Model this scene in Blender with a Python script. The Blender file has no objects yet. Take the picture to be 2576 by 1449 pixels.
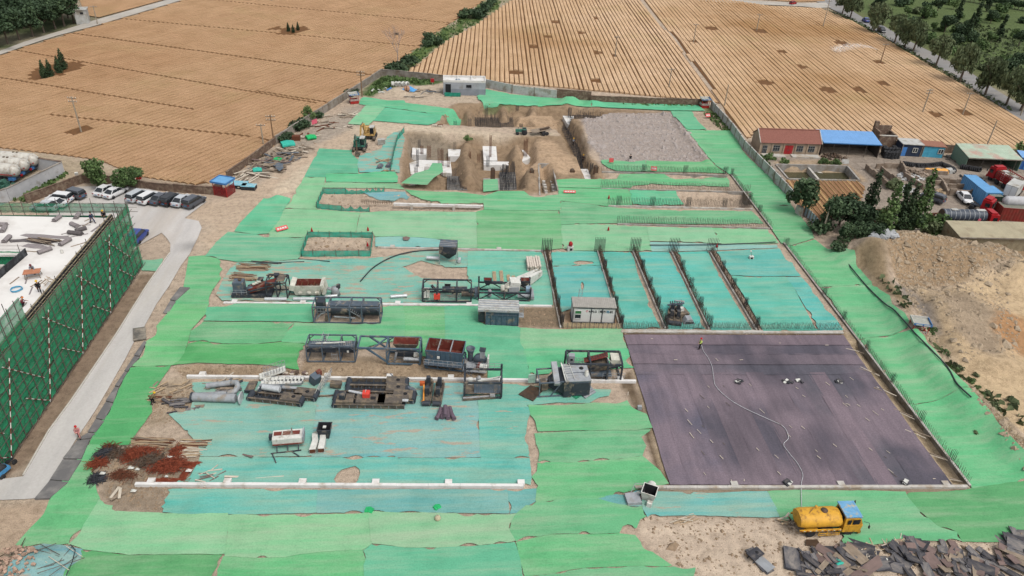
import bpy,bmesh,math,random
import numpy as np
from mathutils import Vector,Matrix,Euler
from mathutils.geometry import delaunay_2d_cdt
random.seed(7)
rng=np.random.default_rng(7)
SC=bpy.context.scene
COL=SC.collection
# camera, sky, sun, exposure
FPX,CX,CY,CAMH=1850.0,1288.0,724.5,60.0
RW=np.array([[0.99689404,0.00242426,-0.07871724],[-0.06740839,0.54311253,-0.83694975],[0.04072334,0.83965642,0.54158906]])
cam=bpy.data.cameras.new('camera')
cam.sensor_fit='HORIZONTAL'
cam.sensor_width=36.0
cam.lens=36.0*FPX/2576.0
cam.clip_end=6000.0
cam.clip_start=0.5
camo=bpy.data.objects.new('camera',cam)
COL.objects.link(camo)
M4=Matrix(RW.tolist()).to_4x4()
M4.translation=Vector((0,0,CAMH))
camo.matrix_world=M4
SC.camera=camo
world=bpy.data.worlds.new('World')
SC.world=world
world.use_nodes=True
wn=world.node_tree.nodes
wl=world.node_tree.links
SUN_EL,SUN_AZ=math.radians(60),math.radians(140)
sky=wn.new('ShaderNodeTexSky')
sky.sky_type='NISHITA'
sky.sun_disc=False
sky.sun_elevation=SUN_EL
sky.sun_rotation=SUN_AZ
sky.dust_density=4.0
hs=wn.new('ShaderNodeHueSaturation')
hs.inputs['Saturation'].default_value=0.25
wl.new(sky.outputs[0],hs.inputs['Color'])
wl.new(hs.outputs[0],wn['Background'].inputs['Color'])
wn['Background'].inputs['Strength'].default_value=0.135
sl=bpy.data.lights.new('sun','SUN')
sl.energy=1.1
sl.angle=math.radians(22)
sl.color=(1.0,0.95,0.88)
so=bpy.data.objects.new('sun',sl)
COL.objects.link(so)
sdir=Vector((math.sin(SUN_AZ)*math.cos(SUN_EL),math.cos(SUN_AZ)*math.cos(SUN_EL),math.sin(SUN_EL)))
so.rotation_euler=sdir.to_track_quat('Z','Y').to_euler()
so.location=(0,100,120)
vs=SC.view_settings
vs.view_transform='Standard'
vs.look='None'
vs.gamma=1.0
vs.use_curve_mapping=False
vs.exposure=0.78
# mapping a picture point to the level it lies on
def P(px,py,z=0.0):
 v=RW@np.array([px-CX,-(py-CY),-FPX])
 t=(z-CAMH)/v[2]
 return Vector((v[0]*t,v[1]*t,z))
def P2(pts,z=0.0):
 return[tuple(P(a,b,z)[:2])for a,b in pts]
def srgb(r,g,b):
 f=lambda c:(c/12.92)if c<=0.04045 else((c+0.055)/1.055)**2.4
 return tuple(f(x/255.0)for x in(r,g,b))
# numpy noise and terrain
_perm=rng.random((256,256))
def vnoise(x,y):
 xi=np.floor(x).astype(int);yi=np.floor(y).astype(int)
 fx=x-xi;fy=y-yi
 fx=fx*fx*(3-2*fx);fy=fy*fy*(3-2*fy)
 a=_perm[xi&255,yi&255];b=_perm[(xi+1)&255,yi&255]
 c=_perm[xi&255,(yi+1)&255];d=_perm[(xi+1)&255,(yi+1)&255]
 return(a*(1-fx)+b*fx)*(1-fy)+(c*(1-fx)+d*fx)*fy
def fbm(x,y,o=4):
 s=0.0;a=0.5
 for k in range(o):
  s=s+a*(vnoise(x*2**k+17.3*k,y*2**k+5.1*k)-0.5)
  a*=0.5
 return s
def inside(poly,x,y):
 r=np.zeros(x.shape,bool)
 n=len(poly)
 for i in range(n):
  x1,y1=poly[i];x2,y2=poly[(i+1)%n]
  c=((y1>y)!=(y2>y))
  with np.errstate(divide='ignore',invalid='ignore'):
   xx=(x2-x1)*(y-y1)/(y2-y1+1e-12)+x1
  r^=c&(x<xx)
 return r
def segdist(pl,x,y,closed=True):
 d=np.full(x.shape,1e9)
 n=len(pl)
 for i in range(n if closed else n-1):
  x1,y1=pl[i];x2,y2=pl[(i+1)%n]
  dx,dy=x2-x1,y2-y1
  t=np.clip(((x-x1)*dx+(y-y1)*dy)/(dx*dx+dy*dy+1e-12),0,1)
  d=np.minimum(d,np.hypot(x-x1-t*dx,y-y1-t*dy))
 return d
def sdist(poly,x,y):
 """positive inside"""
 px=[p[0]for p in poly];py=[p[1]for p in poly]
 out=np.full(x.shape,-50.0)
 m=(x>min(px)-12)&(x<max(px)+12)&(y>min(py)-12)&(y<max(py)+12)
 if m.any():
  xx,yy=x[m],y[m]
  d=segdist(poly,xx,yy)
  out[m]=np.where(inside(poly,xx,yy),d,-d)
 return out
def sm(t):
 t=np.clip(t,0,1)
 return t*t*(3-2*t)
PITS=[([(1023,330),(1144,334),(1263,340),(1350,345),(1356,400),(1330,430),(1340,478),(1216,480),(1073,475),(1007,464),(1012,430),(1015,380)],-2.6,2.0),([(1095,311),(1112,292),(1150,270),(1215,258),(1350,266),(1460,270),(1560,276),(1500,296),(1420,300),(1412,318),(1330,318),(1250,321),(1180,317)],-2.4,1.6),([(1292,283),(1400,281),(1405,312),(1340,314),(1322,298),(1296,304)],-0.5,1.4),([(1398,322),(1402,300),(1425,288),(1440,300),(1452,318),(1470,345),(1478,380),(1492,420),(1500,452),(1472,452),(1452,405),(1427,378),(1418,350)],-2.8,1.0),([(812,486),(1030,490),(1085,508),(1215,512),(1208,527),(1160,531),(930,527),(920,524),(806,519)],-1.0,0.9),([(772,600),(936,602),(932,632),(768,630)],-0.6,1.5),([(1510,437),(1600,438),(1580,444),(1545,449),(1512,451)],-1.2,0.5),([(1680,440),(1826,443),(1826,446),(1760,449),(1700,450)],-0.9,0.5),([(1357,414),(1388,414),(1403,478),(1361,487)],-2.2,0.3),([(1594,469),(1832,471),(1838,480),(1590,478)],-1.4,0.7),([(1708,485),(1884,485),(1890,522),(1732,522)],-1.9,0.9),([(436,925),(500,915),(640,918),(700,923),(752,938),(770,950),(470,950)],-0.9,1.3),([(790,928),(930,932),(935,948),(800,948)],-0.9,1.2),([(950,935),(1060,930),(1110,938),(1225,942),(1222,956),(955,952)],-0.8,1.2),([(300,1190),(360,1195),(360,1225),(300,1222)],-0.8,1.5),([(2168,860),(2192,880),(2428,1215),(2400,1218),(2375,1185),(2230,985),(2140,860)],-0.7,0.5),([(1952,415.4),(2130.7,419.3),(2161,455),(1983,451)],-2.3,0.25),]
PITS=[(P2(p),lv,w)for p,lv,w in PITS]
RIDGES=[([(2215,606),(2260,596),(2330,597),(2385,612),(2450,622),(2510,624),(2580,650)],3.2,9.0),([(2190,640),(2230,690),(2262,745),(2310,840),(2350,905),(2400,950),(2450,1000),(2520,1060),(2600,1150)],1.5,3.6),([(2325,730),(2400,780),(2450,800)],1.5,4.5),([(2360,775),(2430,830),(2500,850)],1.4,4.0),([(2420,860),(2500,900),(2576,920)],1.6,4.5),([(2440,740),(2520,790)],1.4,5.0),([(990,222),(1010,224)],1.3,2.6),([(1175,352),(1172,400)],-0.3,2.4),([(1178,405),(1180,440)],0.2,2.6),([(1300,365),(1295,395)],0.4,2.6),([(1180,270),(1182,300)],-0.4,1.8),([(1265,262),(1268,285)],-0.3,1.8),([(1340,268),(1342,282)],0.1,2.0),([(1335,430),(1330,460)],0.7,2.2),([(1400,430),(1385,400)],0.4,2.6),([(1360,385),(1440,392)],0.3,2.0),([(1205,470),(1160,470)],-0.8,2.0),([(1090,435),(1060,460)],0.6,1.8),([(1700,295),(1735,345),(1770,390),(1782,405)],0.6,1.6),([(1528,388),(1500,380),(1478,350),(1462,318),(1478,302)],0.5,1.4),([(700,490),(728,488)],0.9,2.0),([(690,475),(712,470)],0.5,1.5),([(800,600),(900,605)],0.2,2.0),([(20,1430),(60,1440)],0.7,3.0),([(60,1405),(150,1400)],0.6,2.5),([(260,1160),(330,1150),(420,1165)],0.5,2.5),([(1428,243),(1440,244)],1.6,3.0),([(1490,255),(1500,256)],0.8,3.0),([(790,925),(870,925)],0.3,1.6),([(1065,925),(1200,932)],0.25,1.4),]
RIDGES=[(P2(p,max(h,0)),h,w)for p,h,w in RIDGES]
FIELD_ROUGH=[]
def H(x,y,rough=True):
 x=np.asarray(x,float);y=np.asarray(y,float)
 z=0.12*fbm(x/9.0,y/9.0,3)
 for poly,lv,w in PITS:
  d=sdist(poly,x,y)+(0.9*fbm(x/3.0+7,y/3.0,3)if rough else 0)
  m=sm(d/w)
  z=z*(1-m)+(lv+0.5*fbm(x/2.2+3,y/2.2,3))*m
 for pl,h,w in RIDGES:
  px=[p[0]for p in pl];py=[p[1]for p in pl]
  m=(x>min(px)-w)&(x<max(px)+w)&(y>min(py)-w)&(y<max(py)+w)
  if not m.any():
   continue
  xx,yy=x[m],y[m]
  d=segdist(pl,xx,yy,False)+0.5*w*fbm(xx/3.5+11,yy/3.5,3)
  k=sm(1-d/w)
  if h<1.0 and any(inside(q,xx,yy).any()for q,_,_ in PITS[:4]):
   z[m]=z[m]*(1-k)+h*k
  else:
   z[m]+=h*k
 return z
def Hs(x,y):
 return float(H(np.array([x]),np.array([y]))[0])
# scene helpers
def tag(o,label=None,cat=None,group=None,kind=None):
 if label:o['label']=label
 if cat:o['category']=cat
 if group:o['group']=group
 if kind:o['kind']=kind
 return o
def empty(name,loc,rz=0.0,label=None,cat=None,group=None):
 o=bpy.data.objects.new(name,None)
 COL.objects.link(o)
 o.location=loc
 o.rotation_euler=(0,0,rz)
 o.empty_display_size=0.3
 return tag(o,label,cat,group)
def link(name,me,parent=None,loc=None,rz=None):
 o=bpy.data.objects.new(name,me)
 COL.objects.link(o)
 if parent is not None:o.parent=parent
 if loc is not None:o.location=loc
 if rz is not None:o.rotation_euler=(0,0,rz)
 return o
def copy_tree(o,parent=None):
 c=o.copy();COL.objects.link(c);c.parent=parent
 for ch in o.children:
  copy_tree(ch,c)
 return c
class MB:
 """collects simple solids, links them as one mesh object"""
 def __init__(s):
  s.v=[];s.f=[];s.sm=[]
 def add(s,vs,fs,smooth=False):
  n=len(s.v)
  s.v+=[tuple(p)for p in vs]
  s.f+=[tuple(i+n for i in q)for q in fs]
  s.sm+=[smooth]*len(fs)
  return s
 def box(s,c,d,rz=0.0,rx=0.0,ry=0.0,taper=1.0):
  x,y,z=d[0]/2,d[1]/2,d[2]/2
  vs=[Vector((sx*x*(taper if sz>0 else 1),sy*y*(taper if sz>0 else 1),sz*z))for sz in(-1,1)for sy in(-1,1)for sx in(-1,1)]
  if rz or rx or ry:
   R=Euler((rx,ry,rz)).to_matrix();vs=[R@q for q in vs]
  c=Vector(c)
  return s.add([q+c for q in vs],[(0,2,3,1),(4,5,7,6),(0,1,5,4),(2,6,7,3),(0,4,6,2),(1,3,7,5)])
 def bar(s,a,b,w,h=None):
  a=Vector(a);b=Vector(b);h=h or w
  t=(b-a)
  if t.length<1e-6:return s
  t.normalize()
  u=t.cross(Vector((0,0,1)))
  if u.length<1e-3:u=Vector((1,0,0))
  u.normalize();n=u.cross(t)
  vs=[q+u*(i*w/2)+n*(j*h/2)for q in(a,b)for i,j in((-1,-1),(1,-1),(1,1),(-1,1))]
  return s.add(vs,[(0,3,2,1),(4,5,6,7),(0,1,5,4),(1,2,6,5),(2,3,7,6),(3,0,4,7)])
 def tube(s,pts,r,n=8,r2=None,cap=True):
  pts=[Vector(p)for p in pts];m=len(pts);vs=[]
  prev=None
  for i,p in enumerate(pts):
   t=(pts[min(i+1,m-1)]-pts[max(i-1,0)]).normalized()
   if prev is None:
    u=t.cross(Vector((0,0,1)))
    if u.length<1e-3:u=t.cross(Vector((0,1,0)))
   else:
    u=prev-t*prev.dot(t)
   u.normalize();prev=u
   w=t.cross(u)
   rr=r if r2 is None else r+(r2-r)*i/(m-1)
   vs+=[p+(u*math.cos(2*math.pi*k/n)+w*math.sin(2*math.pi*k/n))*rr for k in range(n)]
  fs=[(i*n+k,i*n+(k+1)%n,(i+1)*n+(k+1)%n,(i+1)*n+k)for i in range(m-1)for k in range(n)]
  s.add(vs,fs,n>4)
  if cap:
   s.add(vs[:n],[tuple(range(n-1,-1,-1))]);s.add(vs[-n:],[tuple(range(n))])
  return s
 def lathe(s,prof,o=(0,0,0),axis='z',n=14):
  """prof: (radius, along)"""
  o=Vector(o);vs=[]
  for r,a in prof:
   for k in range(n):
    c,d=math.cos(2*math.pi*k/n)*r,math.sin(2*math.pi*k/n)*r
    vs.append(o+(Vector((c,d,a))if axis=='z' else Vector((a,c,d))if axis=='x' else Vector((d,a,c))))
  m=len(prof)
  fs=[(i*n+k,i*n+(k+1)%n,(i+1)*n+(k+1)%n,(i+1)*n+k)for i in range(m-1)for k in range(n)]
  s.add(vs,fs,True)
  if prof[0][0]>1e-4:s.add(vs[:n],[tuple(range(n-1,-1,-1))])
  if prof[-1][0]>1e-4:s.add(vs[-n:],[tuple(range(n))])
  return s
 def prism(s,poly,z0,z1):
  """poly in XY"""
  n=len(poly)
  vs=[(a,b,z0)for a,b in poly]+[(a,b,z1)for a,b in poly]
  return s.add(vs,[tuple(range(n-1,-1,-1)),tuple(range(n,2*n))]+[(i,(i+1)%n,n+(i+1)%n,n+i)for i in range(n)])
 def side(s,poly,y0,y1):
  """poly in XZ, extruded along Y"""
  n=len(poly)
  vs=[(a,y0,b)for a,b in poly]+[(a,y1,b)for a,b in poly]
  return s.add(vs,[tuple(range(n)),tuple(range(2*n-1,n-1,-1))]+[(i,n+i,n+(i+1)%n,(i+1)%n)for i in range(n)])
 def loft(s,a,b):
  """two rings of equal length"""
  n=len(a)
  return s.add(list(a)+list(b),[(i,(i+1)%n,n+(i+1)%n,n+i)for i in range(n)])
 def mesh(s,name,mat):
  me=bpy.data.meshes.new(name)
  me.from_pydata(s.v,[],s.f)
  me.polygons.foreach_set('use_smooth',s.sm)
  if mat is not None:me.materials.append(mat)
  me.update()
  return me
 def build(s,name,mat,parent=None,loc=None,rz=None,label=None,cat=None,group=None,kind=None):
  return tag(link(name,s.mesh(name,mat),parent,loc,rz),label,cat,group,kind)
# materials
def _n(nt,t,**k):
 n=nt.nodes.new(t)
 for a,b in k.items():setattr(n,a,b)
 return n
def ramp(nt,src,stops):
 r=_n(nt,'ShaderNodeValToRGB')
 e=r.color_ramp.elements
 while len(e)<len(stops):e.new(0.5)
 for q,(p,c)in zip(e,stops):
  q.position=p;q.color=(*c,1)if len(c)==3 else c
 nt.links.new(src,r.inputs[0])
 return r.outputs[0]
def noise(nt,vec,scale,detail=4,rough=0.55,out='Fac'):
 t=_n(nt,'ShaderNodeTexNoise')
 t.inputs['Scale'].default_value=scale
 t.inputs['Detail'].default_value=detail
 t.inputs['Roughness'].default_value=rough
 nt.links.new(vec,t.inputs['Vector'])
 return t.outputs[out]
def mapping(nt,vec,scale=(1,1,1),rot=(0,0,0),loc=(0,0,0)):
 m=_n(nt,'ShaderNodeMapping')
 m.inputs['Scale'].default_value=scale
 m.inputs['Rotation'].default_value=rot
 m.inputs['Location'].default_value=loc
 nt.links.new(vec,m.inputs[0])
 return m.outputs[0]
def mix(nt,fac,a,b,mode='MIX'):
 m=_n(nt,'ShaderNodeMix',data_type='RGBA',blend_type=mode)
 for s_,v in((m.inputs[0],fac),(m.inputs[6],a),(m.inputs[7],b)):
  if isinstance(v,(int,float)):s_.default_value=v
  elif isinstance(v,tuple):s_.default_value=(*v,1)if len(v)==3 else v
  else:nt.links.new(v,s_)
 return m.outputs[2]
def mth(nt,op,a,b=None,clamp=False):
 m=_n(nt,'ShaderNodeMath',operation=op,use_clamp=clamp)
 for s_,v in((m.inputs[0],a),(m.inputs[1],b)):
  if v is None:continue
  if isinstance(v,(int,float)):s_.default_value=v
  else:nt.links.new(v,s_)
 return m.outputs[0]
def newmat(name):
 m=bpy.data.materials.new(name);m.use_nodes=True
 nt=m.node_tree
 b=nt.nodes['Principled BSDF']
 b.inputs['Roughness'].default_value=0.85
 b.inputs['Specular IOR Level'].default_value=0.25
 return m,nt,b
def coords(nt,which='Position'):
 if which=='Position':return _n(nt,'ShaderNodeNewGeometry').outputs['Position']
 return _n(nt,'ShaderNodeTexCoord').outputs[which]
_mats={}
def mat(name,c,rough=0.8,metal=0.0,var=0.25,scale=3.0,dirt=None,dirt_amt=0.0,spec=0.25,bump=0.0,stretch=(1,1,1),objcol=False):
 """painted / concrete / soil surface: base colour with grain, wear and optional dirt"""
 if name in _mats:return _mats[name]
 m,nt,b=newmat(name)
 v=coords(nt,'Object')
 vv=mapping(nt,v,stretch)
 n1=noise(nt,vv,scale,5,0.6)
 base=c if not objcol else _n(nt,'ShaderNodeObjectInfo').outputs['Color']
 col=mix(nt,ramp(nt,n1,[(0.3,(1-var,)*3),(0.7,(1+var*0.6,)*3)]),base,base,'MIX')
 col=mix(nt,1.0,base,ramp(nt,n1,[(0.3,(1-var,)*3),(0.72,(min(1+var*0.5,1.6),)*3)]),'MULTIPLY')
 if dirt is not None:
  n2=noise(nt,mapping(nt,v,(1,1,1),loc=(3,5,7)),scale*0.6,6,0.65)
  col=mix(nt,ramp(nt,n2,[(0.62-dirt_amt*0.45,(0,0,0)),(0.75-dirt_amt*0.3,(1,1,1))]),col,dirt)
 nt.links.new(col,b.inputs['Base Color'])
 b.inputs['Roughness'].default_value=rough
 b.inputs['Metallic'].default_value=metal
 b.inputs['Specular IOR Level'].default_value=spec
 if bump:
  bp=_n(nt,'ShaderNodeBump');bp.inputs['Strength'].default_value=bump;bp.inputs['Distance'].default_value=0.1
  nt.links.new(n1,bp.inputs['Height']);nt.links.new(bp.outputs[0],b.inputs['Normal'])
 _mats[name]=m
 return m
KA=0.6
def A(r,g,b):
 return tuple(KA*c for c in srgb(r,g,b))
# ground
def axis(lo,hi,step,far_lo,far_hi):
 a=list(np.arange(lo,hi+1e-6,step))
 s=step;p=lo
 while p>far_lo:
  s*=1.35;p-=s;a.insert(0,p)
 s=step;p=hi
 while p<far_hi:
  s*=1.35;p+=s;a.append(p)
 return np.array(a)
gx=axis(-64,108,0.55,-1500,1500)
gy=axis(36,206,0.55,-300,2200)
GX,GY=np.meshgrid(gx,gy)
fxy=(GX.ravel(),GY.ravel())
Z=H(*fxy)
far=np.maximum(np.abs(fxy[0])-130,fxy[1]-330)
Z=np.where(far>0,Z-0.0,Z)
ZONES=[([(880,320),(960,300),(1150,325),(1300,338),(1420,330),(1420,345),(1300,348),(1150,340),(1030,333),(930,345),(800,440),(700,505),(640,560),(520,640),(490,640),(520,560),(640,480),(760,400)],(206,190,168),2.0),([(440,520),(560,500),(700,440),(820,350),(880,330),(880,370),(760,420),(660,520),(520,640),(500,610),(520,570)],(198,178,156),2.0),([(700,360),(900,260),(930,270),(880,320),(740,400),(620,470),(560,480)],(172,160,146),2.0),([(1092,311),(1112,292),(1150,258),(1290,258),(1540,274),(1690,281),(1520,300),(1465,300),(1480,380),(1520,440),(1500,470),(1350,490),(1005,475),(1005,440),(1023,332),(1250,345),(1400,340),(1400,325)],(158,136,112),1.2),([(1030,335),(1140,337),(1140,375),(1060,380),(1030,380)],(150,138,122),1.5),([(1290,282),(1402,281),(1404,325),(1330,330),(1320,312),(1296,304)],(186,160,132),1.0),([(1300,365),(1340,350),(1390,355),(1420,390),(1480,430),(1420,440),(1320,420)],(190,164,136),1.0),([(1465,300),(1520,286),(1690,283),(1705,305),(1745,350),(1785,408),(1600,412),(1515,408),(1492,385),(1472,340)],(172,160,152),1.2),([(960,188),(1085,190),(1130,205),(1085,216),(1000,215),(930,245),(905,240)],(82,104,62),1.5),([(1230,262),(1300,240),(1480,250),(1760,262),(1790,300),(1838,345),(1830,300),(1780,262)],(120,128,92),1.5),([(1735,285),(1800,290),(1835,325),(1780,326)],(184,166,146),0.8),([(965,225),(1120,210),(1120,235),(1210,240),(1200,258),(1120,258),(1010,250),(950,245)],(196,180,160),1.0),([(356,690),(390,690),(300,830),(200,980),(100,1130),(60,1180),(20,1190),(0,1250),(-30,1250),(-30,1100)],(150,130,112),0.4),([(-40,1270),(90,1260),(130,1245),(130,1290),(60,1370),(20,1400),(-40,1420)],(192,170,148),0.8),([(60,1180),(110,1130),(60,1260),(0,1262),(-30,1250)],(178,162,144),1.0),([(1600,1300),(1970,1305),(2130,1370),(2600,1360),(2600,1500),(1740,1500),(1700,1420),(1610,1340)],(206,188,168),0.6),([(236,1190),(300,1130),(500,1120),(520,1215),(420,1235),(410,1290),(300,1290),(250,1240)],(158,142,124),0.6),([(385,1000),(400,960),(480,950),(500,1030),(440,1050),(350,1090),(330,1115),(360,1060)],(182,164,142),0.8),([(436,925),(500,915),(640,918),(752,935),(770,905),(930,895),(1230,900),(1240,960),(470,952)],(170,150,126),0.5),([(1290,775),(1400,775),(1415,828),(1310,822)],(138,122,102),0.4),([(1420,770),(1550,770),(1562,828),(1418,828)],(178,150,122),0.4),([(1560,830),(2125,835),(2170,860),(2440,1225),(2420,1245),(1680,1240),(1570,850)],(176,158,132),0.5),([(1560,836),(2120,838),(2118,848),(1565,846)],(104,88,72),0.25),([(1150,1255),(1685,1215),(2430,1222),(2430,1240),(1600,1245)],(150,136,118),0.4),([(1585,930),(1625,1040),(1660,1180),(1690,1225),(1650,1190),(1605,1040),(1560,960)],(120,104,86),0.4),([(1890,385),(2100,395),(2290,385),(2700,410),(2700,600),(2400,600),(2200,590),(2060,545),(1985,500),(1960,450)],(160,148,136),1.0),([(1940,405),(2110,400),(2190,460),(1990,455)],(176,156,132),0.8),([(2180,610),(2330,585),(2500,615),(2700,650),(2700,700),(2500,690),(2400,720),(2290,740),(2230,690)],(166,142,114),1.2),([(2290,740),(2400,722),(2520,690),(2700,680),(2700,1200),(2500,1050),(2400,940),(2330,850)],(206,182,148),2.0),([(2330,740),(2400,740),(2500,800),(2560,850),(2500,930),(2420,880),(2360,800)],(170,152,130),2.5),([(2500,780),(2600,800),(2600,900),(2520,880)],(182,142,104),2.0),([(2130,650),(2200,650),(2280,790),(2350,860),(2420,950),(2560,1100),(2650,1250),(2560,1180),(2430,1000),(2320,860),(2260,800)],(150,132,106),1.5),([(2230,720),(2270,720),(2380,850),(2360,860)],(150,140,130),1.0),([(2075,-40),(2120,20),(2300,120),(2620,300),(2800,400),(2900,200),(2750,0),(2500,-90),(2200,-110)],(96,112,70),6.0),([(2040,6),(2130,30),(2380,170),(2600,300),(2600,330),(2390,205),(2200,95),(2080,28)],(128,122,92),2.0),([(-300,220),(0,145),(150,72),(250,44),(200,20),(60,-60),(-250,-40)],(84,96,62),4.0),([(-200,400),(0,378),(140,392),(250,408),(330,440),(190,460),(160,470),(-200,600)],(182,166,142),1.5),([(0,505),(165,425),(172,440),(60,508)],(88,104,62),0.8),([(220,425),(360,448),(560,462),(560,490),(330,468),(200,460)],(176,158,138),0.8),([(1004,189),(1054,160),(1094,125),(1119,105),(1194,65),(1285,0),(1345,-60),(1300,-70),(1225,-5),(1164,42),(1106,77),(1064,112),(979,172),(961,188)],(98,116,66),1.0),]
base_c=np.array(A(192,174,155))
GC=np.tile(base_c,(len(Z),1))
fieldbase=np.array(A(120,84,50))
nz=fbm(fxy[0]/4.0,fxy[1]/4.0,4)
for pl,c,soft in ZONES:
 d=sdist(P2(pl),*fxy)
 if soft>=4:
  q=np.array(P2(pl));d=np.where(inside(P2(pl),*fxy),segdist(P2(pl),*fxy),-segdist(P2(pl),*fxy))
 k=sm((d+nz*soft*2.2)/soft*0.7+0.5)[:,None]
 GC=GC*(1-k)+np.array(A(*c))*k
def ground_material():
 m,nt,b=newmat('soil')
 at=_n(nt,'ShaderNodeAttribute',attribute_name='soil_colour').outputs['Color']
 v=coords(nt)
 n1=noise(nt,v,1.1,8,0.68)
 n2=noise(nt,v,9.0,5,0.7)
 n3=noise(nt,mapping(nt,v,(0.05,0.45,1)),1.0,5,0.6)
 c=mix(nt,1.0,at,ramp(nt,n1,[(0.3,(.66,.64,.62)),(0.52,(1,1,1)),(0.75,(1.22,1.2,1.17))]),'MULTIPLY')
 c=mix(nt,0.7,c,ramp(nt,n2,[(0.33,(.55,.54,.52)),(0.5,(1,1,1)),(0.7,(1.2,1.2,1.18))]),'MULTIPLY')
 c=mix(nt,0.5,c,ramp(nt,n3,[(0.35,(.8,.78,.76)),(0.65,(1.12,1.12,1.1))]),'MULTIPLY')
 nt.links.new(c,b.inputs['Base Color'])
 b.inputs['Roughness'].default_value=0.95
 b.inputs['Specular IOR Level'].default_value=0.1
 bp=_n(nt,'ShaderNodeBump');bp.inputs['Strength'].default_value=0.8;bp.inputs['Distance'].default_value=0.25
 nt.links.new(mth(nt,'ADD',n1,mth(nt,'MULTIPLY',n2,0.3)),bp.inputs['Height'])
 nt.links.new(bp.outputs[0],b.inputs['Normal'])
 return m
MSOIL=ground_material()
def grid_mesh(name,nx,ny,verts):
 me=bpy.data.meshes.new(name)
 ii,jj=np.meshgrid(np.arange(nx-1),np.arange(ny-1))
 a=(jj*nx+ii).ravel()
 fc=np.stack([a,a+1,a+nx+1,a+nx],1).astype(np.int32)
 me.vertices.add(len(verts));me.vertices.foreach_set('co',verts.astype(np.float32).ravel())
 me.loops.add(fc.size);me.loops.foreach_set('vertex_index',fc.ravel())
 me.polygons.add(len(fc));me.polygons.foreach_set('loop_start',np.arange(0,fc.size,4,dtype=np.int32))
 me.polygons.foreach_set('loop_total',np.full(len(fc),4,np.int32))
 me.polygons.foreach_set('use_smooth',np.ones(len(fc),bool))
 me.update(calc_edges=True);me.validate()
 return me
gme=grid_mesh('ground',len(gx),len(gy),np.stack([fxy[0],fxy[1],Z],1))
ca=gme.color_attributes.new('soil_colour','FLOAT_COLOR','POINT')
ca.data.foreach_set('color',np.concatenate([GC,np.ones((len(GC),1))],1).astype(np.float32).ravel())
gme.materials.append(MSOIL)
ground=tag(link('ground',gme),kind='structure')
# flat sheets cut to an outline
def cdt(outline,holes,step,jitter=0.3,margin=0.35):
 xs=[p[0]for p in outline];ys=[p[1]for p in outline]
 X,Y=np.meshgrid(np.arange(min(xs),max(xs),step),np.arange(min(ys),max(ys),step))
 X=X.ravel()+rng.uniform(-jitter,jitter,X.size)*step;Y=Y.ravel()+rng.uniform(-jitter,jitter,Y.size)*step
 k=inside(outline,X,Y)&(segdist(outline,X,Y)>margin*step)
 for h in holes:
  k&=~inside(h,X,Y)&(segdist(h,X,Y)>margin*step)
 pts=[Vector(p)for p in outline];ed=[(i,(i+1)%len(outline))for i in range(len(outline))]
 for h in holes:
  n=len(pts);pts+=[Vector(p)for p in h];ed+=[(n+i,n+(i+1)%len(h))for i in range(len(h))]
 pts+=[Vector((a,b))for a,b in zip(X[k],Y[k])]
 v,e,f,_,_,_=delaunay_2d_cdt(pts,ed,[],1 if not holes else 0,1e-4,False)
 V=np.array([(q[0],q[1])for q in v]);F=np.array(f)
 c=V[F].mean(1)
 keep=inside(outline,c[:,0],c[:,1])
 for h in holes:keep&=~inside(h,c[:,0],c[:,1])
 return V,F[keep]
def densify(poly,step):
 out=[]
 for i,a in enumerate(poly):
  b=poly[(i+1)%len(poly)]
  n=max(1,int(math.hypot(b[0]-a[0],b[1]-a[1])/step))
  out+=[(a[0]+(b[0]-a[0])*k/n,a[1]+(b[1]-a[1])*k/n)for k in range(n)]
 return out
def area(p):
 return 0.5*sum(p[i][0]*p[(i+1)%len(p)][1]-p[(i+1)%len(p)][0]*p[i][1]for i in range(len(p)))
def tri_mesh(name,V,F,Zv,mat_,smooth=True):
 me=bpy.data.meshes.new(name)
 me.vertices.add(len(V));me.vertices.foreach_set('co',np.concatenate([V,Zv[:,None]],1).astype(np.float32).ravel())
 a,b,c=V[F[:,0]],V[F[:,1]],V[F[:,2]]
 cr=(b[:,0]-a[:,0])*(c[:,1]-a[:,1])-(b[:,1]-a[:,1])*(c[:,0]-a[:,0])
 F=np.where((cr<0)[:,None],F[:,::-1],F).astype(np.int32)
 me.loops.add(F.size);me.loops.foreach_set('vertex_index',F.ravel())
 me.polygons.add(len(F));me.polygons.foreach_set('loop_start',np.arange(0,F.size,3,dtype=np.int32))
 me.polygons.foreach_set('loop_total',np.full(len(F),3,np.int32))
 me.polygons.foreach_set('use_smooth',np.full(len(F),smooth,bool))
 me.update(calc_edges=True);me.validate()
 me.materials.append(mat_)
 return me
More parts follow.
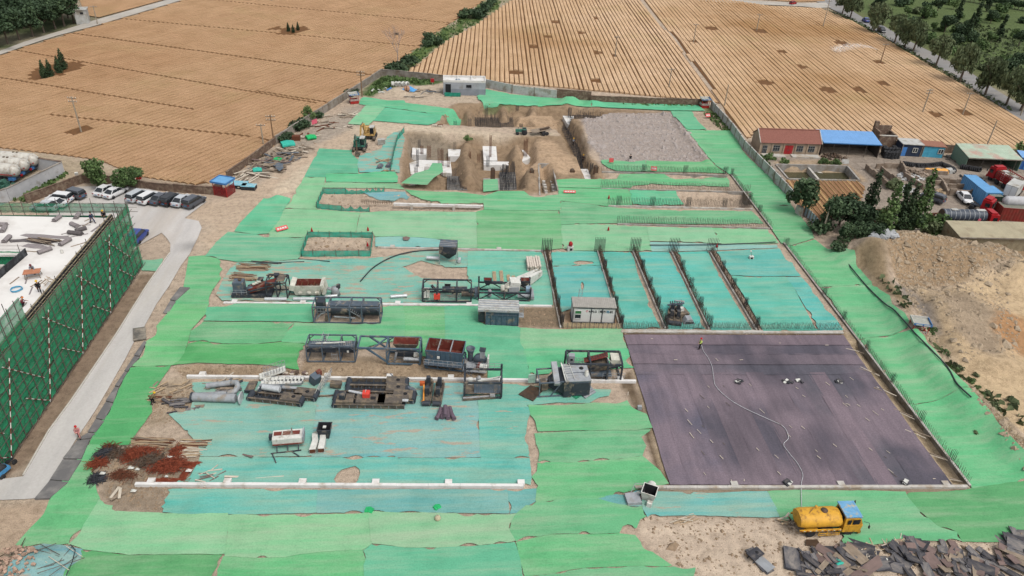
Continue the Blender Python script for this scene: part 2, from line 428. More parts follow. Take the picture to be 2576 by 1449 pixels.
# roads and paved areas
def sheet(name,pts,mat_,off=0.12,step=3.0,holes=(),kind='structure',rough=0.0,**kw):
 poly=densify(P2(pts),2.0)
 if rough:
  poly=[(a+random.uniform(-rough,rough),b+random.uniform(-rough,rough))for a,b in poly]
 V,F=cdt(poly,[P2(h)for h in holes],step)
 z=H(V[:,0],V[:,1],False)+off
 return tag(link(name,tri_mesh(name,V,F,z,mat_)),kind=kind,**kw)
def concrete_mat(name,c,streak=(0.5,0.5,1),rot=0.0,dust=(0.3,0.25,0.2)):
 m,nt,b=newmat(name)
 v=coords(nt)
 n1=noise(nt,mapping(nt,v,streak,(0,0,rot)),0.35,6,0.6)
 n2=noise(nt,v,4.0,6,0.7)
 col=mix(nt,1.0,c,ramp(nt,n1,[(0.3,(.8,.8,.8)),(0.7,(1.08,1.07,1.06))]),'MULTIPLY')
 col=mix(nt,0.6,col,ramp(nt,n2,[(0.3,(.82,.82,.82)),(0.7,(1.08,1.08,1.08))]),'MULTIPLY')
 n3=noise(nt,mapping(nt,v,streak,(0,0,rot),(9,4,0)),0.12,5,0.6)
 col=mix(nt,ramp(nt,n3,[(0.5,(0,0,0)),(0.72,(.6,.6,.6))]),col,dust)
 nt.links.new(col,b.inputs['Base Color'])
 bp=_n(nt,'ShaderNodeBump');bp.inputs['Strength'].default_value=0.25;bp.inputs['Distance'].default_value=0.05
 nt.links.new(n2,bp.inputs['Height']);nt.links.new(bp.outputs[0],b.inputs['Normal'])
 return m
MROAD=concrete_mat('road_concrete',A(206,202,198),(1.0,0.15,1),math.radians(-12),A(192,178,160))
MPATH=concrete_mat('path_concrete',A(190,184,174))
MASPH=concrete_mat('road_asphalt',A(150,148,146),(0.3,1,1),math.radians(-50),A(150,140,128))
sheet('concrete_road',[(-60,1262),(60,1258),(94,1255),(106,1238),(140,1190),(190,1110),(240,1035),(275,975),(318,900),(337,862),(362,825),(395,765),(425,722),(455,670),(478,640),(498,600),(508,574),(500,557),(465,550),(520,508),(330,468),(280,469),(195,471),(130,515),(120,560),(330,560),(340,640),(348,620),(407,587),(420,600),(429,615),(428,640),(410,665),(370,722),(290,850),(212,965),(178,1015),(124,1088),(60,1200),(-60,1215)],MROAD)
sheet('field_road',[(-150,190),(0,130),(62,107),(155,79),(250,49),(340,24),(425,0),(560,-36),(600,-34),(460,1),(340,37),(245,65),(140,93),(62,118),(0,140),(-150,206)],MPATH,0.25)
sheet('country_road',[(2050,-28),(2105,4),(2180,52),(2222,66),(2282,102),(2350,136),(2442,184),(2502,226),(2600,284),(2760,380),(2700,384),(2590,318),(2482,246),(2422,206),(2320,148),(2262,116),(2200,80),(2140,48),(2060,8),(1980,-30)],MASPH,0.2)
sheet('field_path',[(1740,-6),(1890,4),(1932,5),(2020,10),(2078,8),(2090,20),(2060,22),(2010,17),(1932,14),(1890,12),(1740,2)],MPATH,0.26)
# wheat fields: bands of standing crop with furrows between them
def wheat_mat(name,stops,green):
 m,nt,b=newmat(name)
 v=coords(nt)
 n0=noise(nt,v,0.012,4,0.55)
 n1=noise(nt,v,0.16,5,0.62)
 n2=noise(nt,v,3.2,4,0.75)
 c=ramp(nt,n0,stops)
 c=mix(nt,1.0,c,ramp(nt,n1,[(0.28,(.86,.84,.8)),(0.7,(1.1,1.1,1.1))]),'MULTIPLY')
 c=mix(nt,ramp(nt,noise(nt,mapping(nt,v,loc=(40,9,0)),0.05,5,0.65),[(0.55,(0,0,0)),(0.75,(.55,.55,.55))]),c,green)
 c=mix(nt,0.85,c,ramp(nt,n2,[(0.25,(.62,.58,.52)),(0.5,(1,1,1)),(0.75,(1.3,1.3,1.28))]),'MULTIPLY')
 nt.links.new(c,b.inputs['Base Color'])
 b.inputs['Roughness'].default_value=0.95
 b.inputs['Specular IOR Level'].default_value=0.05
 bp=_n(nt,'ShaderNodeBump');bp.inputs['Strength'].default_value=0.9;bp.inputs['Distance'].default_value=0.2
 nt.links.new(n2,bp.inputs['Height']);nt.links.new(bp.outputs[0],b.inputs['Normal'])
 return m
MW1=wheat_mat('wheat_tan',[(0.3,A(180,144,112)),(0.5,A(186,152,118)),(0.7,A(176,138,104))],A(172,148,106))
MW2=wheat_mat('wheat_golden',[(0.3,A(220,190,160)),(0.5,A(208,175,140)),(0.66,A(178,140,100))],A(184,162,116))
MSTUB=mat('furrow_soil',A(118,82,48),0.95,var=0.3,scale=1.5)
def field(name,outline,ang,pitch,gap,mat_,hgt=0.42,cross=(),holes=(),seg=4.5,wide_p=0.16):
 """outline in world XY; rows run at `ang`; each band is a raised ribbon with sloping sides"""
 u=np.array([math.cos(ang),math.sin(ang)]);n=np.array([-u[1],u[0]])
 Q=np.array(outline)
 smin,smax=(Q@n).min(),(Q@n).max()
 V=[];F=[]
 rows=np.arange(smin,smax,pitch)
 for s0 in rows:
  hits=[]
  for i in range(len(Q)):
   a,b=Q[i],Q[(i+1)%len(Q)]
   da,db=a@n-s0,b@n-s0
   if(da>0)!=(db>0):
    t=da/(da-db);hits.append((a+(b-a)*t)@u)
  hits.sort()
  for t0,t1 in zip(hits[::2],hits[1::2]):
   if t1-t0<1.0:continue
   cuts=[]
   for c0,cn,cw,c1,c2 in cross:
    cn=np.array(cn);dn=u@cn
    if abs(dn)<1e-6:continue
    t=(np.array(c0)@cn-s0*(n@cn))/dn
    p=u*t+n*s0
    if c1<p@np.array((-cn[1],cn[0]))<c2:cuts.append((t-cw/abs(dn),t+cw/abs(dn)))
   for hx,hy,hr in holes:
    q=np.array((hx,hy));hr=hr*random.uniform(.75,1.2)
    dd=hr*hr-(q@n-s0)**2
    if dd>0:cuts.append((q@u-1.5*dd**.5,q@u+1.5*dd**.5))
   cuts.sort();spans=[];t=t0
   for ca,cb in cuts:
    if ca>t+.3:spans.append((t,min(ca,t1)))
    t=max(t,cb)
   if t<t1-.3:spans.append((t,t1))
   wide=random.random()<wide_p
   for ta,tb in spans:
    k=max(2,int((tb-ta)/seg)+1)
    ts=np.linspace(ta,tb,k)
    wob=0.10*np.sin(ts*0.05+s0*0.02)+0.16*(vnoise(ts*0.11+3,np.full(k,s0*0.9))-0.5)
    half=pitch/2-(gap*(1.0 if wide else 0.42))*(0.75+0.5*vnoise(ts*0.2,np.full(k,s0*1.7+50)))
    hh=hgt*(0.8+0.4*vnoise(ts*0.09+20,np.full(k,s0*0.6)))
    base=len(V)
    for t,w,hf,hz in zip(ts,wob,half,hh):
     p=u*t+n*(s0+w)
     a=p-n*hf;b=p+n*hf;a2=p-n*(hf-0.07);b2=p+n*(hf-0.07)
     V+=[(a[0],a[1],0.02),(a2[0],a2[1],hz),(p[0],p[1],hz+0.04),(b2[0],b2[1],hz),(b[0],b[1],0.02)]
    for i in range(k-1):
     o=base+i*5
     for j in range(4):
      F.append((o+j,o+j+5,o+j+6,o+j+1))
    for o,q in((base,(0,1,2,3,4)),(base+5*(k-1),(4,3,2,1,0))):
     F.append(tuple(o+z for z in q))
 me=bpy.data.meshes.new(name)
 me.from_pydata(V,[],F);me.materials.append(mat_);me.update()
 return tag(link(name,me),kind='structure')
left_out=P2([(-330,345),(0,141),(62,120),(245,66),(340,39),(462,2),(640,-48),(900,-115),(1330,-95),(1225,-5),(1164,40),(1106,75),(1064,110),(1034,130),(975,172),(958,186),(900,222),(830,266),(735,335),(688,364),(638,402),(568,450),(495,466),(357,446),(288,420),(252,404),(140,389),(0,373),(-330,352)])
def crossline(a,b,w=0.32):
 A_,B_=np.array(P(*a)[:2]),np.array(P(*b)[:2])
 d=B_-A_;L=np.hypot(*d);d/=L;n=np.array([-d[1],d[0]])
 cn=(d[1],-d[0])
 t0=A_@d
 return(tuple(A_),cn,w,t0,t0+L)
lc=[crossline((0,197),(487,277)),crossline((120,290),(640,347)),crossline((40,128),(800,262)),crossline((180,85),(960,194),.4),crossline((300,48),(1050,118)),crossline((500,-2),(1160,62)),crossline((640,230),(845,263)),crossline((644,347),(700,362))]
field('wheat_field',left_out,math.radians(57.5),1.5,0.14,MW1,hgt=0.26,cross=lc,holes=[(*P(132,184)[:2],4.4),(*P(152,174)[:2],4.2),(*P(737,79)[:2],4.0),(*P(200,330)[:2],1.6),(*P(690,73)[:2],1.6)],seg=2.6)
soil1=tag(link('field_soil',tri_mesh('field_soil',*(lambda V,F:(V,F,H(V[:,0],V[:,1],False)*0+0.10))(*cdt(densify(left_out,8),[],10)),MSTUB)),kind='structure')
ra=P2([(1007,190),(1056,161),(1096,126),(1121,106),(1196,66),(1290,0),(1340,-40),(1600,-60),(1600,-22),(1612,4),(1648,52),(1697,104),(1722,144),(1785,228),(1812,262),(1790,257),(1500,230),(1225,205),(1100,194)])
rb=P2([(1618,-2),(1640,-40),(1760,-8),(1890,9),(1932,16),(2010,20),(2066,22),(2137,52),(2207,89),(2294,142),(2370,187),(2464,242),(2600,318),(2800,420),(2800,470),(2574,386),(2374,366),(2250,352),(2200,350),(1960,334),(1900,337),(1880,350),(1826,286),(1818,266),(1792,222),(1730,140),(1704,100),(1656,48)])
field('wheat_field_centre',ra,math.radians(87.2),1.3,0.2,MW2,hgt=0.4,holes=[(*P(1376,95)[:2],1.4),(*P(1400,58)[:2],1.5),(*P(1458,85)[:2],1.5),(*P(1340,120)[:2],1.6),(*P(1497,206)[:2],1.5),(*P(1294,185)[:2],1.8),(*P(1502,135)[:2],1.5),(*P(1500,48)[:2],1.3),(*P(1545,142)[:2],1.2)],seg=2.4)
field('wheat_field_east',rb,math.radians(86.4),1.4,0.13,MW2,hgt=0.3,holes=[(*P(2425,285)[:2],2.0),(*P(2160,338-110)[:2],1.8),(*P(2350,290)[:2],1.6),(*P(1745,106)[:2],1.4),(*P(1788,73)[:2],1.8),(*P(1910,80)[:2],2.2),(*P(1925,210)[:2],2.2),(*P(2115,110)[:2],2.4),(*P(2216,158)[:2],1.6),(*P(2082,228)[:2],2.0),(*P(2015,170)[:2],1.6),(*P(1968,132)[:2],1.4),(*P(2226,212)[:2],1.8)],seg=3.0)
for o_ in(ra,rb):
 V,F=cdt(densify(o_,8),[],10)
 tag(link('field_soil',tri_mesh('field_soil',V,F,np.full(len(V),0.10),MSTUB)),kind='structure')
fb=P2([(420,-60),(560,-36),(640,-60),(700,-110),(300,-110),(100,-40),(245,44),(425,-4)])
V,F=cdt(densify(P2([(-60,-110),(700,-110),(560,-40),(425,-2),(250,46),(215,40),(200,0)]),8),[],8)
tag(link('far_wheat_field',tri_mesh('far_wheat_field',V,F,np.full(len(V),0.3),MW1)),kind='structure')
V,F=cdt(densify(P2([(1600,-70),(2040,-70),(2085,-20),(2074,4),(2000,6),(1930,1),(1760,-10),(1640,-30)]),8),[],8)
tag(link('far_wheat_field',tri_mesh('far_wheat_field',V,F,np.full(len(V),0.22),MW1)),kind='structure')
# dust nets
def net_mat():
 m,nt,b=newmat('dust_net')
 oi=_n(nt,'ShaderNodeObjectInfo')
 v=coords(nt)
 n1=noise(nt,v,0.22,5,0.6)
 n2=noise(nt,mapping(nt,v,(0.16,1.6,1)),0.55,6,0.62)
 n3=noise(nt,v,6.0,4,0.7)
 n4=noise(nt,mapping(nt,v,(0.35,1.5,1),(0,0,0.12),(31,8,0)),0.8,6,0.66)
 c=mix(nt,1.0,oi.outputs['Color'],ramp(nt,n1,[(0.25,(.74,.8,.78)),(0.5,(1,1,1)),(0.75,(1.2,1.08,1.12))]),'MULTIPLY')
 dust=ramp(nt,mth(nt,'ADD',n2,mth(nt,'MULTIPLY',mth(nt,'SUBTRACT',mth(nt,'MINIMUM',oi.outputs['Alpha'],0.66),0.5),0.6)),[(0.42,(0,0,0)),(0.78,(.55,.55,.55))])
 c=mix(nt,dust,c,A(180,190,164))
 tear=ramp(nt,mth(nt,'ADD',n4,mth(nt,'MULTIPLY',mth(nt,'SUBTRACT',oi.outputs['Alpha'],0.85),0.45)),[(0.63,(0,0,0)),(0.67,(.75,.75,.75))])
 c=mix(nt,tear,c,A(182,160,140))
 c=mix(nt,0.8,c,ramp(nt,n3,[(0.28,(.74,.76,.76)),(0.5,(1,1,1)),(0.72,(1.14,1.12,1.12))]),'MULTIPLY')
 nt.links.new(c,b.inputs['Base Color'])
 b.inputs['Roughness'].default_value=0.8
 b.inputs['Specular IOR Level'].default_value=0.12
 bp=_n(nt,'ShaderNodeBump');bp.inputs['Strength'].default_value=0.55;bp.inputs['Distance'].default_value=0.18
 w=mth(nt,'ADD',noise(nt,mapping(nt,v,(0.5,1.3,1),(0,0,0.2)),0.9,4,0.6),mth(nt,'MULTIPLY',n3,0.12))
 nt.links.new(w,bp.inputs['Height']);nt.links.new(bp.outputs[0],b.inputs['Normal'])
 return m
MNET=net_mat()
NC={'g':(106,182,128),'y':(130,190,146),'t':(102,184,142),'d':(94,168,108),'c':(98,182,168),'b':(110,168,170),'l':(126,192,186),'k':(112,182,172)}
DUST={'g':.5,'y':.55,'t':.42,'d':.4,'c':.48,'b':.55,'l':.75,'k':.92}
def scallop(poly,seed,pin=1.7,amp=0.10,open_p=0.16,open_a=0.42):
 r=random.Random(seed)
 if area(poly)<0:poly=poly[::-1]
 out=[]
 for i,a in enumerate(poly):
  b=poly[(i+1)%len(poly)]
  L=math.hypot(b[0]-a[0],b[1]-a[1])
  if L<0.05:continue
  ux,uy=(b[0]-a[0])/L,(b[1]-a[1])/L
  nx,ny=-uy,ux
  s=0.0
  while s<L-1e-6:
   w=min(pin*r.uniform(0.6,1.6),L-s)
   if L-s-w<0.5:w=L-s
   d=min(w*0.28,(r.uniform(0.5,1)*open_a if r.random()<open_p else r.uniform(0.02,1)*amp))
   k=max(1,min(5,int(w/0.35)))
   for q in range(k):
    t=q/k
    o=d*math.sin(math.pi*t)-0.09
    out.append((a[0]+ux*(s+w*t)+nx*o,a[1]+uy*(s+w*t)+ny*o))
   s+=w
 return out
NETS=[]
def net(c,pts,label,holes=(),off=0.0,lift=None,pin=1.7,amp=0.05,op=0.12,oa=0.4,dust=None):
 k=len(NETS)
 poly=scallop(P2(pts,0.1),100+k,pin,amp,op,oa)
 V,F=cdt(poly,[P2(h,0.1)for h in holes],0.62)
 x,y=V[:,0],V[:,1]
 z=H(x,y)if lift is None else np.full(len(x),lift)+0.25*fbm(x/3,y/3,3)
 e=segdist(poly,x,y)
 wr=0.09*(fbm(x/1.3+k,y/0.8,3)+0.5)+0.05*np.abs(fbm(x/3.1+2*k,y/1.1,3))
 hump=0.05*np.exp(-e/0.35)*(0.3+0.7*vnoise(x/0.9,y/0.9))
 z=z+0.05+0.03*(k%3)+off+wr+hump
 o=link('dust_net',tri_mesh('dust_net',V,F,z,MNET))
 tag(o,label,'dust net','dust nets laid over the site')
 rc=random.Random(k)
 q=[cc*rc.uniform(0.93,1.07)for cc in A(*NC[c])]
 o.color=(*q,DUST[c]if dust is None else dust)
 NETS.append(o)
 return o
LENS=lambda cx,cy,a,b:[(cx+a*math.cos(t),cy+b*math.sin(t)*(1+0.15*math.cos(3*t)))for t in[i*math.pi/6 for i in range(12)]]
g=net
g('g',[(32,1381),(78,1329),(112,1294),(125,1261),(152,1219),(175,1189),(190,1164),(202,1144),(214,1129),(226,1118),(278,1121),(262,1134),(245,1150),(236,1166),(232,1190),(231,1205),(238,1216),(245,1246),(250,1256),(212,1319),(172,1369),(140,1372),(110,1366),(80,1372)],'green net with fanned tyre tracks where the lane meets the road end',op=.1)
g('d',[(226,1116),(239,1087),(260,1057),(282,1025),(300,982),(327,924),(430,920),(405,955),(385,985),(379,1007),(381,1037),(364,1060),(344,1086),(325,1119),(278,1119)],'dark green net strip between the paved verge and the grey pipes')
g('g',[(440,765),(425,775),(423,790),(395,821),(397,832),(393,845),(366,861),(368,875),(362,895),(333,922),(432,919),(450,907),(462,890),(472,860),(480,830),(515,792),(524,770)],'green net strip beside the square plate lying on the road edge')
g('g',[(476,646),(470,685),(466,705),(462,725),(447,745),(440,764),(524,769),(524,752),(532,732),(555,700),(559,678),(554,660),(550,652),(515,644)],'green net strip between the road bend and the bamboo bundles')
g('t',[(517,645),(545,610),(575,584),(644,591),(676,598),(765,598),(773,590),(757,642),(749,652),(644,661),(600,659),(550,652)],'faded green net wrapped along the corner of the fenced hole',dust=.6)
g('t',[(664,500),(732,505),(716,523),(702,555),(674,588),(644,590),(590,583),(605,562)],'blue-green net tongue spread over the bank of the dirt track')
g('y',[(765,446),(759,460),(745,478),(747,490),(735,507),(714,525),(796,526),(803,505),(811,478),(818,447)],'light green net column beside the end of the fenced trench')
g('t',[(804,374),(881,379),(886,375),(884,388),(901,404),(899,420),(901,436),(840,435),(819,446),(766,445)],'green net slope beneath the two excavators')
g('t',[(821,437),(904,438),(947,433),(993,433),(1000,445),(999,460),(921,460),(840,458),(821,458)],'green net rolled over the heap behind the fenced trench')
g('y',[(814,472),(818,460),(860,457),(930,462),(1004,463),(1012,472),(1018,477),(980,474),(870,473)],'narrow light green net along the back fence of the trench')
g('g',[(1020,478),(1031,480),(1100,484),(1150,484),(1216,492),(1217,511),(1180,510),(1110,509),(1085,507),(1060,500),(1035,490)],'green net draped along the top of the concrete beam trench')
g('g',[(1217,494),(1253,482),(1318,482),(1331,493),(1345,497),(1406,490),(1413,505),(1408,530),(1288,530),(1218,528),(1217,511)],'rumpled green net against the front lip of the foundation pit')
g('g',[(1401,453),(1440,450),(1500,452),(1540,442),(1560,438),(1668,437),(1685,448),(1700,452),(1760,448),(1826,444),(1834,455),(1834,470),(1790,468),(1700,466),(1650,463),(1592,467),(1585,474),(1514,474),(1404,471)],'green net humped over fill beside the concrete trough')
g('g',[(1405,473),(1514,476),(1580,477),(1587,487),(1590,516),(1530,519),(1413,505),(1406,490)],'green net with a red banner in front of the concrete trough')
g('t',[(1584,480),(1600,479),(1640,481),(1700,481),(1702,492),(1712,506),(1720,515),(1650,518),(1592,515)],'blue-green net hanging to the lip of the open concrete bay')
g('g',[(1413,506),(1530,520),(1560,524),(1600,526),(1700,530),(1890,531),(1905,545),(1920,562),(1750,564),(1593,561),(1500,562),(1412,565),(1408,530)],'long green net in front of the open concrete bay')
g('y',[(1412,567),(1500,564),(1593,569),(1627,571),(1632,600),(1638,631),(1590,632),(1500,631),(1440,630),(1415,625)],'light green net behind the first three rebar fins')
g('y',[(1628,572),(1700,573),(1790,574),(1800,592),(1813,613),(1720,609),(1634,606)],'light green net above the pale blue strip',dust=.62)
g('y',[(1791,574),(1860,575),(1932,578),(1944,592),(1958,611),(1870,616),(1814,613)],'light green net behind the corner of the wide blue bay')
g('y',[(714,527),(800,528),(905,536),(898,560),(896,588),(775,585),(765,597),(676,597),(675,586),(703,556)],'light green net with a white-lettered red board beside the fenced hole')
g('y',[(907,537),(960,533),(1040,532),(1121,534),(1120,570),(1117,603),(1060,598),(1000,595),(944,596),(940,587),(897,588)],'broad light green net in front of the beam trench',dust=.62)
g('y',[(1122,534),(1198,534),(1200,570),(1201,624),(1160,623),(1119,621),(1118,600),(1121,565)],'narrow light green net behind the grey hopper',dust=.68)
g('g',[(1199,534),(1217,529),(1288,531),(1406,531),(1411,567),(1414,600),(1413,625),(1380,629),(1288,631),(1202,627),(1201,590)],'wide green net behind the white timber stack')
g('t',[(1200,244),(1221,226),(1288,239),(1358,246),(1352,266),(1288,262),(1219,260),(1205,252)],'green net beside the concrete block house under the boundary wall',off=.1)
g('t',[(1359,246),(1398,247),(1428,246),(1488,255),(1489,270),(1413,265),(1353,266)],'green net mounded against the dark stretch of boundary wall',off=.1)
g('t',[(1489,255),(1613,261),(1755,266),(1773,280),(1688,279),(1538,272),(1490,270)],'green net under the long brown boundary wall and corner kiosk',off=.1)
g('t',[(1688,280),(1740,281),(1745,290),(1756,307),(1778,327),(1723,326),(1698,300)],'green net at the corner of the gravel plateau below the kiosk')
g('g',[(1723,327),(1780,328),(1838,329),(1850,345),(1866,376),(1830,380),(1768,381),(1745,350)],'green net between the gravel plateau and the white boundary wall')
g('g',[(1769,382),(1866,377),(1880,395),(1905,418),(1932,440),(1900,442),(1840,441),(1800,415),(1780,396)],'green net outside the corner of the stepped retaining walls')
g('g',[(1513,404),(1522,403),(1590,408),(1625,404),(1628,432),(1600,432),(1550,430),(1530,422),(1515,412)],'green net below the gravel plateau with the red square sign')
g('g',[(1626,404),(1700,407),(1788,408),(1800,418),(1826,436),(1750,433),(1629,432)],'green net below the gravel plateau with the tilted white board')
g('g',[(1842,443),(1932,441),(1955,468),(1985,500),(1990,515),(1932,523),(1906,524),(1870,480)],'green net between the open concrete bay and the wheat plot')
g('g',[(1907,525),(1990,517),(2003,533),(2025,560),(2040,580),(2047,600),(1990,618),(1966,612),(1938,572)],'green net beside the garden trees and white fence panels',dust=.55)
g('g',[(1980,616),(1994,619),(2050,603),(2080,628),(2112,637),(2140,655),(2162,685),(2190,716),(2120,719),(2062,722),(2022,670)],'green net sloping past the tall dark trees')
g('g',[(2066,724),(2120,721),(2192,718),(2230,760),(2237,780),(2265,807),(2277,827),(2275,838),(2257,843),(2182,849),(2162,854),(2112,784)],'long green net with a black hose beside the red kiosk')
g('g',[(2166,857),(2182,852),(2257,846),(2300,850),(2317,862),(2332,890),(2357,917),(2382,945),(2407,977),(2427,995),(2400,997),(2340,1010),(2300,1017),(2286,1014),(2232,942)],'green net between the dark membrane and the weedy bank')
g('g',[(2290,1016),(2302,1019),(2345,1012),(2400,999),(2430,998),(2460,1035),(2497,1083),(2532,1124),(2576,1172),(2620,1205),(2532,1215),(2444,1227),(2390,1155),(2337,1083)],'green net running to the end of the spiked wall')
g('d',[(2445,1230),(2532,1217),(2640,1206),(2640,1357),(2480,1363),(2420,1362),(2410,1340),(2360,1325),(2312,1284),(2280,1248),(2290,1241),(2376,1238),(2430,1234)],'green net in the corner above the broken panels')
g('g',[(1932,1237),(2000,1235),(2100,1236),(2200,1237),(2278,1239),(2280,1249),(2310,1284),(2358,1326),(2408,1341),(2418,1362),(2350,1360),(2282,1358),(2244,1364),(2170,1374),(2127,1378),(2119,1360),(2119,1342),(2060,1312),(2007,1306),(1966,1312),(1962,1297),(1947,1272),(1943,1257)],'green net under the nose of the yellow tanker')
g('y',[(1309,824),(1370,829),(1420,829),(1500,827),(1565,825),(1566,845),(1576,876),(1450,877),(1318,876),(1308,860)],'yellowish green net in front of the white site office')
g('t',[(1318,878),(1450,879),(1579,878),(1583,897),(1573,906),(1595,925),(1565,926),(1500,930),(1420,925),(1396,925),(1380,940),(1348,942),(1330,937),(1322,905)],'green net beneath the frame holding the tilted red panel')
g('t',[(522,774),(570,773),(592,766),(644,764),(725,764),(790,766),(788,811),(740,809),(644,808),(560,808),(512,807),(517,790)],'green net in front of the dark machine with the slanted chute')
g('g',[(512,810),(560,811),(644,811),(738,812),(722,835),(706,858),(644,864),(560,863),(500,857),(476,858),(482,832)],'green net above the seam with a chain of diagonal gaps')
g('d',[(474,865),(500,860),(560,866),(644,867),(706,862),(770,866),(762,878),(752,892),(745,910),(751,931),(694,920),(644,916),(575,915),(500,912),(462,915),(435,918),(452,905),(463,890)],'rumpled green net above the dug edge of the beam ditch')
g('g',[(740,813),(790,815),(870,816),(955,815),(962,805),(962,772),(1014,771),(1017,795),(1018,825),(1014,856),(960,862),(905,880),(900,865),(770,864),(708,860),(724,836)],'green net between the railed steel frame and the hopper frames')
g('g',[(1016,771),(1117,771),(1119,800),(1120,830),(1118,872),(1108,900),(1016,890),(1014,857)],'green net between two vertical seams behind the red-lined bin')
g('t',[(1119,771),(1160,770),(1203,772),(1206,812),(1225,818),(1300,822),(1308,826),(1307,862),(1318,880),(1323,905),(1330,938),(1345,955),(1288,956),(1228,956),(1228,930),(1220,905),(1120,900),(1119,870),(1121,830)],'blue-green net around the slate box with the white roof')
g('g',[(1330,1019),(1350,1021),(1413,1022),(1495,1015),(1530,1016),(1578,1009),(1598,1032),(1626,1043),(1640,1077),(1600,1082),(1450,1083),(1353,1085),(1348,1060),(1336,1045)],'bright green net between the grey silo box and the membrane edge')
g('g',[(1346,1090),(1450,1086),(1638,1081),(1612,1098),(1624,1122),(1615,1145),(1580,1152),(1450,1162),(1354,1161),(1359,1140),(1350,1115)],'bright green net with a flapping edge by the membrane')
g('g',[(1354,1164),(1450,1165),(1580,1155),(1616,1148),(1660,1186),(1681,1217),(1640,1224),(1598,1231),(1540,1245),(1501,1254),(1448,1253),(1400,1257),(1348,1264),(1352,1230),(1349,1215),(1339,1199),(1352,1187)],'green net with a buried beam showing through by the membrane corner')
g('g',[(1348,1266),(1400,1259),(1448,1255),(1500,1255),(1540,1267),(1575,1273),(1614,1275),(1618,1296),(1625,1301),(1610,1306),(1600,1328),(1596,1329),(1580,1319),(1565,1324),(1556,1341),(1500,1343),(1388,1343),(1298,1362),(1284,1334),(1289,1312),(1300,1294),(1325,1273)],'green net with a big gap beside the bare sandy ground')
g('g',[(1300,1364),(1388,1346),(1500,1346),(1556,1343),(1598,1348),(1610,1365),(1640,1390),(1690,1424),(1615,1422),(1500,1426),(1440,1431),(1388,1442),(1320,1450),(1310,1410)],'green net with a curved hem along the bare sandy ground')
g('g',[(1322,1453),(1390,1445),(1470,1432),(1618,1426),(1695,1428),(1750,1430),(1742,1480),(1320,1480)],'green net with a pointed corner on the sandy ground',amp=.2)
g('y',[(252,1257),(262,1271),(283,1275),(288,1288),(340,1290),(400,1293),(460,1296),(530,1294),(573,1294),(572,1330),(563,1395),(500,1393),(325,1395),(212,1382),(205,1378),(174,1371),(213,1321)],'green net with pale wheel lines under the bare corner by the rebar heap',dust=.6)
g('d',[(208,1384),(325,1398),(500,1396),(560,1398),(530,1449),(520,1480),(150,1480),(165,1440),(185,1412),(204,1400)],'dark green net with a patched square beside the collapsed fence')
g('y',[(575,1296),(644,1297),(740,1297),(845,1295),(905,1294),(926,1289),(928,1306),(934,1368),(914,1382),(860,1384),(780,1391),(715,1401),(644,1404),(566,1398),(576,1330)],'dusty green lane net between two chains of open gaps',dust=.66)
g('y',[(928,1288),(1000,1292),(1060,1292),(1150,1294),(1240,1296),(1286,1296),(1300,1294),(1286,1312),(1282,1335),(1295,1362),(1206,1372),(1100,1377),(1019,1377),(936,1367),(930,1306)],'dusty green lane net carrying a small round stone',dust=.68)
g('g',[(564,1400),(644,1406),(715,1403),(780,1393),(860,1386),(912,1385),(918,1410),(916,1480),(530,1480)],'green net under the stitched hem with three long slits')
g('t',[(916,1386),(936,1371),(1019,1380),(1100,1380),(1206,1375),(1295,1366),(1307,1410),(1318,1480),(918,1480)],'green net under the straight hem dotted with small gaps')
g('y',[(876,312),(921,266),(968,270),(940,303),(926,316)],'small yellowish green net beside the rubble strip')
g('t',[(907,250),(914,244),(944,248),(976,253),(1016,253),(1020,259),(1106,270),(1160,277),(1157,291),(1111,290),(968,269),(921,265),(904,262)],'blue-green net reaching over the far pit from the sentry kiosk')
g('t',[(969,271),(1111,291),(1106,300),(1094,310),(1076,315),(939,304)],'blue-green net along the haul track with drum pipes on its hem',dust=.35)
g('g',[(1089,423),(1111,424),(1114,445),(1091,460),(1074,478),(1010,474),(1044,450),(1079,440)],'green net hung like a chute down the side of the pit',lift=1.0,op=0)
g('g',[(1217,455),(1251,454),(1253,481),(1216,484)],'small square green net draped over a stub in the pit',lift=0.2,op=0)
g('c',[(1388,634),(1440,632),(1502,634),(1513,668),(1390,669)],'sea-green net at the top of the first fin bay',holes=[LENS(1468,661,26,5)])
g('c',[(1391,671),(1513,670),(1530,718),(1548,765),(1490,772),(1437,776),(1412,785),(1405,760),(1397,710)],'sea-green net behind the white site office',holes=[LENS(1465,720,4,10),LENS(1475,762,4,9)])
g('c',[(1517,634),(1585,635),(1594,650),(1603,690),(1622,735),(1642,790),(1661,826),(1568,826),(1538,718)],'sea-green net filling the second fin bay')
g('c',[(1607,635),(1682,635),(1692,660),(1714,700),(1742,760),(1773,828),(1678,828),(1642,730)],'sea-green net under the conveyor legs in the third fin bay')
g('c',[(1705,636),(1780,634),(1792,665),(1812,700),(1837,745),(1890,830),(1790,830),(1742,730)],'sea-green net filling the fourth fin bay')
g('l',[(1634,609),(1720,611),(1820,616),(1954,616),(1955,623),(1785,630),(1700,632),(1640,632)],'pale blue net strip behind the fin heads')
g('c',[(1802,634),(1960,626),(1973,650),(1992,662),(2000,680),(2014,695),(1900,695),(1838,692)],'sea-green net holding a small lamp in the widest bay')
g('c',[(1840,695),(1900,698),(1976,698),(1996,725),(2050,828),(2060,832),(1920,832),(1872,745)],'sea-green net below the cross seam of the widest bay')
g('c',[(1978,698),(2016,698),(2040,726),(2070,768),(2105,807),(2120,830),(2062,831),(1999,725)],'narrow sea-green net beside the spiked retaining wall')
g('l',[(945,598),(1000,596),(1060,598),(1118,604),(1120,621),(1060,622),(945,620)],'pale blue dusty net with a flat board beside the fenced hole')
